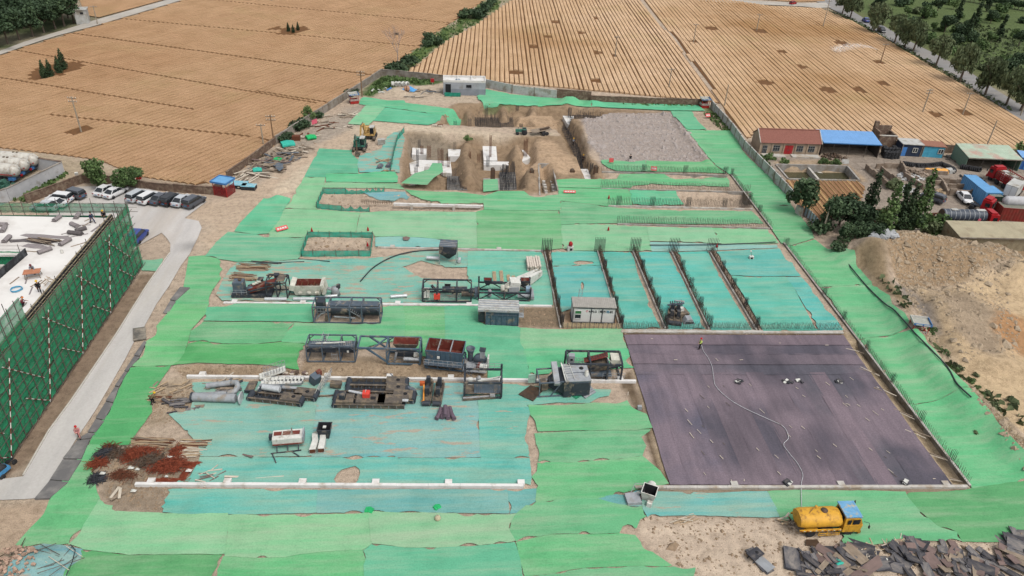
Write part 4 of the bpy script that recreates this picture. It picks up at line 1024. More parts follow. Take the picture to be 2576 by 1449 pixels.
for i in range(n):
 y0=40+(97.4-40)*i/n;y1=40+(97.4-40)*(i+1)/n
 MB().box((.35,(y0+y1)/2-oy,RZ+.12),(.06,y1-y0-.02,1.15),0,0,random.uniform(-.02,.02)).build('form_panel',MBLK,bd)
for dx,dz in((.1,.66),(.26,.7),(.5,.45),(.52,.05)):
 MB().bar((dx,40-oy,RZ+dz),(dx,97.4-oy,RZ+dz),.07).build('waler',MWAL,bd)
a,b=Vector((h1.x-ox+.1,h1.y-oy,0)),Vector((h2.x-ox-1.1,h2.y-4.5-oy,0))
for i in range(5):
 p,q=a.lerp(b,i/5),a.lerp(b,(i+.96)/5)
 MB().add([(p.x,p.y,RZ-.6),(q.x,q.y,RZ-.6),(q.x,q.y,RZ+1.0),(p.x,p.y,RZ+1.0),(p.x+.1,p.y,RZ-.6),(q.x+.1,q.y,RZ-.6),(q.x+.1,q.y,RZ+1.0),(p.x+.1,p.y,RZ+1.0)],[(0,1,2,3),(7,6,5,4),(3,2,6,7),(0,3,7,4),(1,5,6,2)]).build('form_panel',MBLK,bd)
sc=empty('scaffold',(XF,72,0),0,'tube scaffold with green safety nets along the road side','scaffold')
ys=np.arange(YA,YB,1.5)
for y in ys:
 tall=14.2 if y<69.8 else 10.6+random.uniform(0,.7)
 MB().tube([(0,y-oy,0),(random.uniform(-.04,.04),y-oy,tall)],.05,6).build('standard',MSTEEL,sc)
 tag(MB().tube([(-1.25,y-oy,0),(-1.25,y-oy,tall-.4)],.045,5).build('standard',MSTEEL,sc))
LV=[0.3+1.12*k for k in range(13)]
for k,z in enumerate(LV):
 e=YB if z<10.7 else 69.8
 if z>14.2:continue
 MB().tube([(.06,YA-oy,z),(.06,e+random.uniform(.2,.9)-oy,z)],.04,6).build('ledger',MSTEEL,sc)
 if k%2==0 and z<10:MB().box((-.65,(YA+YB)/2-oy,z),(1.0,YB-YA,.05)).build('deck',MWOODG,sc)
tm=MB()
for y in ys[::2]:
 for z in LV[:10]:tm.tube([(-1.4,y-oy,z+.05),(.25,y-oy,z+.05)],.035,4)
tag(tm.build('transoms',MSTEEL,sc),kind='stuff')
def brace(a,b):
 a,b=Vector(a),Vector(b);L=(b-a).length;n=max(2,int(L/1.1))
 o=MB().tube([a,b],.055,6).build('brace',MWHT,sc)
 for i in range(n):MB().tube([a.lerp(b,(i+.25)/n),a.lerp(b,(i+.75)/n)],.06,6).build('red_band',MRED,o)
for y0 in(50.0,59.0,68.0,77.0,86.0):
 brace((.14,y0-oy,.4),(.14,y0+5.5-oy,9.6))
 brace((.18,y0+5.5-oy,4.0),(.18,y0+9.0-oy,.6))
 brace((.18,y0+4.0-oy,9.6),(.18,y0+9.5-oy,3.6))
def snet(y0,y1,z0,z1,seed):
 V=[];F=[];ny,nz=14,12;r=random.Random(seed)
 for i in range(ny+1):
  for j in range(nz+1):
   y=y0+(y1-y0)*i/ny;z=z0+(z1-z0)*j/nz
   x=-.10+.10*math.sin(i*math.pi/ny*4)**2*math.sin(j*2.2+seed)+.06*float(vnoise(np.array(y*1.7),np.array(z*1.3+seed)))
   if j==0:z+=r.uniform(0,.35)
   V.append((x,y-oy,z))
 for i in range(ny):
  for j in range(nz):
   c0=i*(nz+1)+j;F.append((c0,c0+nz+1,c0+nz+2,c0+1))
 return V,F
k=0
y=YA
while y<YB-.5:
 y1=min(y+6.0,YB)
 for z0,z1 in((.15,3.7),(3.62,7.1),(7.0,10.45)):
  V,F=snet(y,y1+.05,z0,z1,k);MB().add(V,F,True).build('safety_net',MSN,sc);k+=1
 y=y1
V,F=snet(YA,69.7,10.4,13.9,77);MB().add(V,F,True).build('safety_net',MSN,sc)
sb=empty('scaffold',(-70,YB,0),0,'scaffold rail with green netting along the far edge of the white roof','scaffold')
MSN2=fence_mat('edge_net',A(50,150,112),.66)
for i in range(18):
 x=22.8-i*1.6
 MB().tube([(x,0,0),(x,0,10.5+random.uniform(0,.8))],.045,6).build('standard',MSTEEL,sb)
for z in(9.2,9.9,10.5):MB().tube([(24.2,0,z),(-6,0,z)],.035,5).build('ledger',MSTEEL,sb)
for i in range(6):
 V=[];F=[]
 for a_ in range(9):
  for b_ in range(4):
   x=23.0-i*4.9-4.9*a_/8
   V.append((x,.05+.08*math.sin(a_*1.9+b_+i),8.9+1.6*b_/3-(.12*abs(math.sin(a_*.8))if b_==3 else 0)))
 for a_ in range(8):
  for b_ in range(3):
   c0=a_*4+b_;F.append((c0,c0+4,c0+5,c0+1))
 MB().add(V,F,True).build('safety_net',MSN2,sb)
MB().box((-3,-.4,4.4),(46,.12,8.6)).build('inner_net',mat('net_inner',A(40,110,84),.85,var=.3),sb)
q0=P(46,640,RZ)
at_=empty('atrium_net',(q0.x,q0.y+.4,RZ-1),0,'green net hung inside the opening of the white roof','net fence')
V=[];F=[]
for a_ in range(15):
 for b_ in range(5):V.append((-14*a_/14+.6,.1*math.sin(a_*1.7+b_),-2.0+3.2*b_/4))
for a_ in range(14):
 for b_ in range(4):
  c0=a_*5+b_;F.append((c0,c0+5,c0+6,c0+1))
MB().add(V,F,True).build('net_panel',MSN,at_)
for x in(0,-3,-6,-9):MB().tube([(x,.1,-2),(x,.1,2.2)],.045,6).build('post',MSTEEL,at_)
for z in(1.0,1.5,2.0):MB().tube([(.6,.1,z),(-14,.1,z)],.025,4).build('rail',MSTEEL,at_)
MFELT=mat('grey_felt',A(150,142,142),.95,var=.25,scale=2.5)
MFELTD=mat('dark_felt',A(104,98,98),.95,var=.3,scale=2.5)
def roll(a,b,r,m,label,z=RZ,name='felt_roll',cat='felt roll',group='rolls of grey felt on the white roof'):
 A_,B_=P(*a,z),P(*b,z);d=B_-A_;L=d.length;rz=math.atan2(d.y,d.x)
 t=empty(name,(A_.x,A_.y,z),rz,label,cat,group)
 mb=MB()
 ring=lambda x,s:[(x,r*s*math.cos(t_)*(1.12),r*.92+r*s*.9*math.sin(t_))for t_ in[k*math.pi/6 for k in range(12)]]
 mb.loft(ring(0,1),ring(L*.35,.96));mb.loft(ring(L*.35,.96),ring(L,1.04));mb.sm=[True]*len(mb.f)
 mb.add(ring(0,.99),[tuple(range(12))]);mb.add(ring(L,1.03),[tuple(range(11,-1,-1))])
 mb.build('outer_layer',m,t)
 sp=MB()
 for k in range(10):
  p=[(-.015,r*(.75-.055*j)*math.cos(k*.6+j*.6),r*.92+r*(.7-.055*j)*math.sin(k*.6+j*.6))for j in(0,1)]
  sp.bar(p[0],p[1],.02)
 sp.build('rolled_end',MFELTD,t)
 MB().box((L*.5,r*1.3,.02),(L*.96,r*1.1,.03)).build('loose_edge',m,t)
for a,b,lb in(((137,559),(152,548),'grey felt roll lying alone near the far roof edge'),((192,552),(200,541),'short felt roll standing askew near the far roof edge'),((180,566),(196,573),'crumpled felt roll between the scattered boards'),((11,612),(26,598),'thick felt roll at the tail of the spread sheets'),((152,620),(178,605),'grey felt roll nearest the black edge formwork'),((97,640),(131,628),'long felt roll beside the roof opening'),((173,588),(207,592),'dark felt roll lying across another'),((191,585),(218,577),'dark felt roll behind the crossed roll'),((0,568),(18,569),'felt roll cut by the picture edge at the back'),((7,586),(14,574),'limp felt roll beside the roof parapet')):
 roll(a,b,.3,MFELT if 'dark' not in lb else MFELTD,lb)
def flat_px(name,pts,z,m,label,cat,th=.025,group=None):
 q=[P(x,y,z)for x,y in pts];c=sum(q,Vector())/len(q);pl=[(p.x-c.x,p.y-c.y)for p in q]
 if area(pl)<0:pl=pl[::-1]
 return MB().prism(pl,0,th).build(name,m,loc=(c.x,c.y,z),label=label,cat=cat,group=group)
flat_px('felt_sheet',[(50,592),(66,588),(110,590),(150,594),(175,593),(165,602),(140,600),(80,599)],RZ+.005,MFELT,'crumpled felt sheet farthest back on the roof','felt sheet',group='felt sheets on the roof')
flat_px('felt_sheet',[(20,603),(50,602),(80,598),(150,602),(155,606),(125,613),(100,614),(60,608),(26,610)],RZ+.035,MFELTD,'dark felt sheet with a heap of tubes on it','felt sheet',group='felt sheets on the roof')
flat_px('felt_sheet',[(54,620),(70,613),(100,614),(121,621),(112,626),(84,625)],RZ+.005,MFELT,'felt sheet in front of the heap of tubes','felt sheet',group='felt sheets on the roof')
t=empty('tube_heap',P(105,602,RZ+.06),0,'heap of tan tubes on the dark felt sheet','pipe heap')
for i in range(13):
 o=(-1.8+(i%7)*.42,.2-(i%5)*.25,.08+.13*(i//7))
 MB().tube([o,(o[0]+2.6,o[1]-.9+random.uniform(-.2,.2),o[2]+.05)],.07,8).build('tube',MWOODG if i%3 else MBROWN,t)
def plank_px(a,b,z,m,label,w=.16,th=.05,group='loose boards on the roof',name='board',cat='board'):
 A_,B_=P(*a,z),P(*b,z);d=B_-A_
 MB().box((d.length/2,0,th/2),(d.length,w,th)).build(name,m,loc=A_,rz=math.atan2(d.y,d.x),label=label,cat=cat,group=group)
for a,b,lb in(((213,557),(237,545),'board lying behind the standing worker'),((208,569),(232,557),'board lying before the standing worker'),((195,567),(228,566),'grey board lying flat beside the crumpled roll'),((230,583),(262,560),'broad dark board by the crouching worker'),((154,590),(176,585),'board under the dark felt roll'),((176,597),(222,588),'long board in front of the dark rolls'),((178,621),(216,610),'long board near the black edge formwork'),((66,632),(96,634),'board beside the roof opening'),((64,714),(69,698),'grey board leaning off the work table'),((25,715),(48,697),'thin board beside the work table'),((77,722),(106,705),'board behind the worker in a yellow helmet'),((74,741),(82,722),'grey board before the worker in a yellow helmet'),((100,716),(116,703),'short board next to the edge formwork')):
 plank_px(a,b,RZ,MFELT if 'grey' in lb or 'dark' in lb else MWOODG,lb,.3 if 'broad' in lb else.16)
t=empty('work_table',P(85,697,RZ),.25,'reddish plywood work table on trestle legs on the roof','table')
MPLY=mat('red_plywood',A(190,128,96),.7,var=.2)
MB().box((0,0,.82),(1.9,1.1,.06),0,.05).build('table_top',MPLY,t)
for x in(-.8,.8):
 for y in(-.45,.45):MB().bar((x*1.08,y*1.1,0),(x*.9,y*.9,.8),.07).build('leg',MWOODG,t)
MB().bar((-.85,-.5,.25),(.85,-.5,.45),.06).build('stretcher',MWOODG,t)
t=empty('hose_coil',P(42,730,RZ),0,'coil of light blue hose on the white roof','hose')
pts=[(.62*(1+.05*math.sin(3*a_))*math.cos(a_),.62*math.sin(a_),.05+.012*a_)for a_ in[k*math.pi/10 for k in range(61)]]
MB().tube(pts,.035,6).build('hose',mat('blue_hose',A(96,176,214),.5),t)
b=P(244,640+0,RZ)if False else P(157,637,RZ)
t=empty('bucket',b,0,'white bucket standing on the roof near the formwork','bucket')
MB().lathe([(.16,0),(.2,.42),(.18,.42),(.15,.05)],n=12).build('tub',MWHT,t)
MB().tube([(-.2,0,.4),(-.12,0,.6),(.12,0,.6),(.2,0,.4)],.012,5).build('handle',MSTEEL,t)
t=empty('timber_trestle',P(130,715,RZ),.6,'tangle of pale timber battens propped on the edge formwork','timber')
for i in range(9):MB().bar((random.uniform(-.9,.9),random.uniform(-.6,.6),.1),(random.uniform(-.9,.9),random.uniform(-.6,.6),random.uniform(.4,1.3)),.06,.04).build('batten',MWOOD,t)
# vegetation
def leaf_mat(name,dark,mid,light,sc=.9):
 m,nt,b=newmat(name)
 v=coords(nt,'Object')
 oi=_n(nt,'ShaderNodeObjectInfo').outputs['Random']
 n1=noise(nt,v,sc,4,.65)
 n2=noise(nt,v,7.0,2,.6)
 c=ramp(nt,mth(nt,'ADD',n1,mth(nt,'MULTIPLY',mth(nt,'SUBTRACT',oi,.5),.16)),[(0.34,dark),(0.52,mid),(0.7,light)])
 c=mix(nt,.8,c,ramp(nt,n2,[(.3,(.6,.62,.6)),(.7,(1.3,1.28,1.2))]),'MULTIPLY')
 nt.links.new(c,b.inputs['Base Color'])
 b.inputs['Roughness'].default_value=.7;b.inputs['Specular IOR Level'].default_value=.2
 return m
ML_D=leaf_mat('leaves_dark',(.020,.036,.018),(.036,.062,.030),(.064,.098,.046))
ML_W=leaf_mat('leaves_willow',(.045,.062,.030),(.080,.102,.050),(.125,.148,.076))
ML_B=leaf_mat('leaves_bright',(.036,.064,.022),(.068,.112,.038),(.115,.165,.062))
ML_C=leaf_mat('leaves_conifer',(.014,.026,.012),(.026,.046,.020),(.05,.078,.034))
MBARK=mat('bark',(.11,.085,.065),.95,var=.35,scale=4)
MBARE=mat('dead_wood',(.26,.21,.19),.9,var=.25)
def leaves(blobs,n,size,seed,droop=0.0):
 """leaf faces scattered through ellipsoids (centre, radii)"""
 r=np.random.default_rng(seed)
 w=np.array([b[1][0]*b[1][1]*b[1][2]for b in blobs])**.67;w/=w.sum()
 which=r.choice(len(blobs),n,p=w)
 C=np.array([b[0]for b in blobs])[which];R=np.array([b[1]for b in blobs])[which]
 d=r.normal(size=(n,3));d/=np.linalg.norm(d,axis=1)[:,None]
 rad=r.uniform(.35,1.06,n)**.55
 p=C+d*R*rad[:,None]
 u=r.normal(size=(n,3));u[:,2]*=.6;u-=(u*d).sum(1)[:,None]*d*.6;u/=np.linalg.norm(u,axis=1)[:,None]
 t=r.normal(size=(n,3));t[:,2]-=droop
 v=np.cross(u,t);v/=np.linalg.norm(v,axis=1)[:,None]+1e-9
 s=size*r.uniform(.55,1.4,n)[:,None]
 if droop:v2=np.tile(np.array([0,0,-1.0]),(n,1))+r.normal(size=(n,3))*.25;v=v2
 a,b_,c,e=p-u*s*.5,p-v*s*.45,p+u*s*.5,p+v*s*(.55+droop*.5)
 V=np.stack([a,b_,c,e],1).reshape(-1,3);F=np.arange(4*n).reshape(-1,4)
 return V,F
def leaf_mesh(name,V,F,m):
 me=bpy.data.meshes.new(name)
 me.vertices.add(len(V));me.vertices.foreach_set('co',V.astype(np.float32).ravel())
 me.loops.add(F.size);me.loops.foreach_set('vertex_index',F.astype(np.int32).ravel())
 me.polygons.add(len(F));me.polygons.foreach_set('loop_start',np.arange(0,F.size,4,dtype=np.int32));me.polygons.foreach_set('loop_total',np.full(len(F),4,np.int32))
 me.update(calc_edges=True);me.materials.append(m)
 return me
def trunk_mesh(h,r,limbs,seed,m=MBARK):
 rr=random.Random(seed);mb=MB()
 top=Vector((rr.uniform(-.3,.3),rr.uniform(-.3,.3),h))
 mb.tube([(0,0,-.2),(top.x*.3,top.y*.3,h*.5),top],r,7,r*.35)
 for i in range(limbs):
  f=rr.uniform(.35,.9);a=rr.uniform(0,6.28);L=h*rr.uniform(.3,.55)
  p=Vector((top.x*f*f,top.y*f*f,h*f))
  mb.tube([p,p+Vector((math.cos(a)*L*.5,math.sin(a)*L*.5,L*.35)),p+Vector((math.cos(a)*L,math.sin(a)*L,L*.85))],r*.4,5,r*.1)
 return mb.mesh('trunk',m)
PRO={}
def proto(kind,var):
 if(kind,var)in PRO:return PRO[kind,var]
 r=random.Random(hash((len(kind),kind[0],var))&255)
 sd=var*13+len(kind)
 if kind=='broad':
  bl=[((0,0,4.4),(1.9,1.9,1.7))]
  for i in range(11):
   a=i*2.4+r.uniform(-.4,.4);q=r.uniform(.9,2.1);z=r.uniform(2.4,5.4);k=r.uniform(.8,1.4)
   bl.append(((q*math.cos(a),q*math.sin(a),z),(k,k,k*.8)))
  res=(trunk_mesh(4.2,.2,7,sd),leaf_mesh('crown',*leaves(bl,1900,.42,sd),ML_D))
 elif kind=='bright':
  bl=[((r.uniform(-1.3,1.3),r.uniform(-1.3,1.3),r.uniform(1.4,4.4)),(k,k,k*.85))for k in[r.uniform(.7,1.3)for _ in range(11)]]
  res=(trunk_mesh(3.4,.14,7,sd),leaf_mesh('crown',*leaves(bl,1600,.34,sd),ML_B))
 elif kind=='willow':
  bl=[((0,0,5.6),(1.8,1.8,1.6))]
  for i in range(12):
   a=i*2.4;q=r.uniform(.9,2.2);z=r.uniform(2.6,6.2);k=r.uniform(.7,1.2)
   bl.append(((q*math.cos(a),q*math.sin(a),z),(k,k,k*1.25)))
  res=(trunk_mesh(5.0,.24,7,sd),leaf_mesh('crown',*leaves(bl,2000,.36,sd,.6),ML_W))
 elif kind=='poplar':
  bl=[]
  for i in range(17):
   z=1.0+i*.5;q=1.25*math.sin(min(1,(z+.2)/3)*1.57)*(1-max(0,z-3.2)/7.5)
   a=r.uniform(0,6.28);bl.append(((q*.55*math.cos(a),q*.55*math.sin(a),z),(q*.7+.12,q*.7+.12,.75)))
  res=(trunk_mesh(7.5,.16,0,sd),leaf_mesh('crown',*leaves(bl,1700,.34,sd),ML_C if var<2 else ML_B))
 elif kind=='cypress':
  bl=[((r.uniform(-.1,.1),r.uniform(-.1,.1),.5+i*.42),(k,k,.5))for i,k in enumerate([.95,1.05,1.05,.98,.9,.8,.7,.58,.45,.32,.2])]
  res=(trunk_mesh(3.0,.12,2,sd),leaf_mesh('crown',*leaves(bl,1300,.26,sd),ML_C))
 elif kind=='bush':
  bl=[((r.uniform(-.8,.8),r.uniform(-.8,.8),r.uniform(.3,.9)),(k,k,k*.8))for k in[r.uniform(.45,.8)for _ in range(7)]]
  res=(trunk_mesh(.8,.05,4,sd),leaf_mesh('crown',*leaves(bl,520,.3,sd),[ML_D,ML_B,ML_W][var%3]))
 PRO[kind,var]=res
 return res
def tree(kind,var,x,y,s,name,label,cat='tree',group=None,z=0.0,sz=1.0):
 p=P(x,y,z);tm_,cm_=proto(kind,var)
 t=empty(name,p,random.uniform(0,6.28),label,cat,group)
 k=s*random.uniform(.93,1.07);t.scale=(k,k,k*sz)
 link('trunk',tm_,t);link('crown',cm_,t)
 return t
G1='dark grove beside the white hut'
for x,y in((-40,128),(-12,118),(20,110),(50,101),(84,92),(112,83),(140,73),(162,66),(186,58),(-20,92),(20,82),(62,72),(100,62),(136,52),(172,46),(0,56),(46,46),(92,38),(134,30),(170,28),(20,24),(80,14),(130,8),(-30,40)):
 tree('broad',random.randrange(3),x,y,1.55,'broadleaf_tree','broadleaf tree massed in the dark grove beside the white hut',group=G1)
ORD=['first','second','third','fourth','fifth','sixth','seventh','eighth','ninth','tenth','eleventh','twelfth']
for i,(x,y,s)in enumerate(((2118,36,.9),(2138,47,1.12),(2197,82,1.15),(2250,108,1.05),(2274,121,1.0),(2296,131,1.1),(2353,168,1.12),(2414,206,1.12),(2477,240,1.15),(2530,265,1.15),(2566,280,1.1))):
 tree('willow',i%3,x,y,s*1.28,'roadside_willow',f'{ORD[i]} willow along the country road counted from the path junction',group='willows along the country road')
for i,(x,y,s,v)in enumerate(((2402,60,1.0,0),(2446,76,1.15,1),(2430,95,.9,0),(2508,106,.95,1),(2480,30,1.0,0))):
 tree('poplar',v,x,y,s,'poplar_tree',('lone narrow poplar standing on the scrubland slope','tallest narrow poplar in the scrubland','narrow poplar just below the tallest one','narrow poplar by the bright green meadow','narrow poplar near the far orchard')[i],group='poplars in the scrubland')
rs=random.Random(5)
for i in range(96):
 u,v=rs.random(),rs.random()**.8
 x=2195+u*430;lo=-20+v*0;y_road=66+(x-2222)*.585
 y=-35+v*(y_road-16+35)*.97
 if(2440<x<2560 and 60<y<150)and rs.random()<.75:continue
 k=rs.choice(['bush','bush','broad','bush','bright'])
 tree(k,rs.randrange(3),x,y,rs.uniform(1.3,2.6)if k=='bush' else rs.uniform(.6,1.0),'scrub_bush','dark bush growing in the scrubland beyond the country road','bush','bushes in the scrubland')
for i in range(26):
 x=2330+i*11+rs.uniform(-3,3);y=-12+(x-2330)*.16
 tree('broad',i%3,x,y,.62,'orchard_tree','small orchard tree in the row at the far road bank',group='orchard row at the far bank')
for i,(x,y,s)in enumerate(((113.5,198,.95),(129,194,.92),(150,184,.9),(161,175,1.1))):
 tree('cypress',i%2,x,y,s*.92,'cypress_tree',('dark cypress at the near end of the clump in the wheat','second dark cypress of the clump in the wheat','third dark cypress of the clump in the wheat','largest dark cypress of the clump in the wheat')[i],group='cypresses in the wheat')
for i,(x,y,s)in enumerate(((726,80,.55),(738,83,.5),(750,77,.52))):
 tree('cypress',i%2,x,y,s,'grave_cypress',('small cypress west of the white grave stones','low bush among the white grave stones','small cypress east of the white grave stones')[i],group='shrubs at the white graves')
tree('bright',0,247,474,1.15,'car_park_tree','round leafy tree in the corner of the car park')
tree('bright',1,320,483,.95,'car_park_tree','loose leafy tree by the red letter box at the car park')
tree('bright',2,345,472,.8,'car_park_tree','tree top showing over the brick wall of the car park')
for i,(k,v,x,y,s,lb)in enumerate((('broad',0,2012,540,1.2,'dark conical tree beside the end of the white wall'),('poplar',0,2177,548,1.0,'dark pointed tree in front of the red brick wall'),('poplar',1,2244,590,1.12,'first tall dark poplar before the car yard'),('poplar',0,2266,592,1.1,'second tall dark poplar before the car yard'),('poplar',2,2292,590,1.3,'tallest loose poplar before the car yard'),('poplar',2,2210,618,1.15,'brighter poplar leaning over the spoil heap'),('broad',1,2084,580,1.0,'bushy tree behind the leaning utility pole'),('broad',2,2110,566,.95,'bushy tree over the end of the wheat plot'),('broad',0,2144,590,1.05,'dense dark tree in the middle of the garden clump'),('broad',1,2168,596,.9,'dense dark tree below the pointed tree'),('broad',2,2124,622,.8,'low dark tree at the net edge'),('broad',0,2158,622,.85,'low dark tree above the white tarp heap'),('broad',1,2190,628,.8,'low dark tree at the foot of the brighter poplar'),('broad',2,2282,588,.8,'dark tree filling the gap between poplars'),('bush',0,2062,590,1.8,'low bush by the white fence panels'),('bush',0,2105,634,1.6,'low bush against the net by the hose'),('bush',1,2350,575,2.0,'grassy bush beside the beige shed'),('bush',2,2334,580,1.7,'pale shrub between poplars and beige shed'),('bush',2,2243,475,1.5,'dusty shrub at the end of the ruined walls'),('bush',1,2580,392,2.0,'bush by the brick wall behind the green shed'))):
 tree(k,v,x,y,s*(1.0 if k!='broad' else.95),'garden_tree' if k!='bush' else 'garden_bush',lb,'tree' if k!='bush' else 'bush','trees around the yard')
DB='bushes along the ditch between the fields'
for i,(x,y,s,v,lb)in enumerate(((986,186,2.2,0,'dark bush at the corner of the boundary wall'),(1004,184,2.0,0,'dark bush under the bare tree'),(1020,178,1.6,2,'pale dry bush beside the bare tree'),(1034,168,2.3,0,'round dark bush past the bare tree'),(1074,116,1.6,0,'dark bush where the ditch narrows'),(1082,100,1.7,0,'upright shrub where the ditch narrows'),(1094,113,1.9,0,'dense bush beside the upright shrub'),(1112,100,1.3,1,'grassy bush along the ditch'),(1176,46,2.2,0,'big dark thicket bush at the far ditch'),(1192,46,2.3,0,'second bush of the far thicket'),(1208,44,2.3,0,'third bush of the far thicket'),(1226,26,2.0,0,'bush at the far end of the thicket'),(1240,12,1.8,0,'last bush before the ditch leaves the picture'))):
 tree('bush',v,x,y,s,'ditch_bush',lb,'bush',DB)
for i,(x,y,s,k,lb)in enumerate(((879,240,1.2,'bush','bush growing through the boundary wall by the kiosk'),(891,234,1.0,'bush','small upright bush at the kiosk wall'),(776,306,.75,'bright','spindly tree outside the boundary wall'),(755,323,1.5,'bush','bush below the spindly tree'),(742,331,1.4,'bush','bush by the pink board on the wall'),(795,297,1.2,'bush','bush above the pink board on the wall'),(706,358,1.3,'bush','bush beside the twin poles'),(721,348,1.2,'bush','bush midway along the boundary wall'))):
 tree(k,0 if k=='bush' else 1,x,y,s,'wall_bush',lb,'bush' if k=='bush' else 'tree','bushes along the boundary wall')
for i in range(26):
 f=i/25;x=2215+f*290+rs.uniform(-16,16);y=715+f*350+rs.uniform(-22,22)
 tree('bush',1 if i%2 else 2,x+14,y,rs.uniform(.35,.75),'bank_weed','green weed clump on the bank above the green net','weed','weed clumps on the bank')
for i in range(16):
 tree('bush',2,2450+rs.uniform(0,110),985+rs.uniform(0,110),rs.uniform(.25,.5),'bank_weed','yellowish weed clump low on the sandy bank','weed','weed clumps on the bank')
for x,y,s,lb in((1178,352,.8,'bright weed clump on the pit edge by the haul track'),(1920,405,1.1,'shrub at the corner of the farmhouse yard'),(1938,400,.9,'shrub in front of the farmhouse door'),(1975,410,.9,'shrub behind the water tank'),(2070,411,.9,'dark shrub row behind the water tank'),(2100,413,.9,'shrub beside the white board at the tank')):
 tree('bush',1,x,y,s,'yard_shrub',lb,'bush')
def bare(mb,p,d,L,r,depth,rr):
 q=p+d*L
 mb.tube([p,(p+q)/2+Vector((rr.uniform(-.05,.05)*L,rr.uniform(-.05,.05)*L,0)),q],r,5 if depth>2 else 4,r*.62,False)
 if depth==0:return
 for k in range(3 if depth>1 else 3):
  v=(d+Vector((rr.uniform(-.75,.75),rr.uniform(-.75,.75),rr.uniform(-.1,.5)))).normalized()
  bare(mb,q,v,L*rr.uniform(.62,.8),r*.6,depth-1,rr)
bt=empty('bare_tree',P(1001.5,163),0,'leafless tree with a dark nest at the field ditch','tree')
mb=MB();bare(mb,Vector((0,0,-.2)),Vector((0,0,1)),3.4,.17,5,random.Random(3));mb.build('trunk',MBARE,bt)
nb=MB();
for i in range(60):nb.bar([random.gauss(0,.28),random.gauss(0,.28),8.4+random.gauss(0,.16)],[random.gauss(0,.28),random.gauss(0,.28),8.4+random.gauss(0,.16)],.05)
tag(nb.build('nest',MBARK,bt),kind='stuff')
def tufts(name,regions,m,size):
 V=[];F=[];r=np.random.default_rng(3)
 for poly,dens in regions:
  q=P2(poly);a=abs(area(q));n=int(a*dens)
  xs=[p[0]for p in q];ys=[p[1]for p in q]
  X=r.uniform(min(xs),max(xs),n*3);Y=r.uniform(min(ys),max(ys),n*3);k=inside(q,X,Y)
  X,Y=X[k][:n],Y[k][:n];Z_=H(X,Y)
  for x,y,z in zip(X,Y,Z_):
   a_=r.uniform(0,6.28);h=size*r.uniform(.5,1.5);w=h*.8
   c,s=math.cos(a_)*w,math.sin(a_)*w;b=len(V)
   V+=[(x-c,y-s,z),(x+c,y+s,z),(x+c*.6+s*.4,y+s*.6-c*.4,z+h),(x-c*.5+s*.3,y-s*.5-c*.3,z+h*.8)]
   F.append((b,b+1,b+2,b+3))
 me=bpy.data.meshes.new(name);me.from_pydata(V,[],F);me.materials.append(m);me.update()
 return tag(link(name,me),kind='stuff')
tufts('grass',[([(962,192),(1085,194),(1080,212),(1000,213),(935,240),(915,240)],5),([(1004,189),(1054,160),(1094,125),(1119,105),(1194,65),(1269,5),(1230,0),(1164,42),(1106,77),(1064,112),(1000,165),(975,186)],2.6),([(30,508),(165,432),(172,440),(70,508)],7),([(1560,262),(1760,264),(1755,270),(1560,266)],4),([(1765,285),(1800,285),(1840,330),(1815,328)],5),([(2330,560),(2370,575),(2400,600),(2340,600)],7)],ML_B,.42)
tufts('weeds',[([(2210,715),(2260,740),(2300,830),(2370,890),(2440,985),(2400,965),(2330,870),(2290,830),(2240,770)],1.6),([(2430,985),(2560,1000),(2576,1080),(2500,1060)],1.4),([(1905,395),(1930,400),(1985,495),(1978,488)],3),([(640,405),(700,364),(740,336),(730,340),(690,372),(640,410)],3),([(2400,55),(2576,80),(2576,240),(2480,190),(2390,120)],.8),([(2060,20),(2140,44),(2300,132),(2470,230),(2560,286),(2560,292),(2460,240),(2300,145),(2150,58)],1.6)],ML_W,.5)
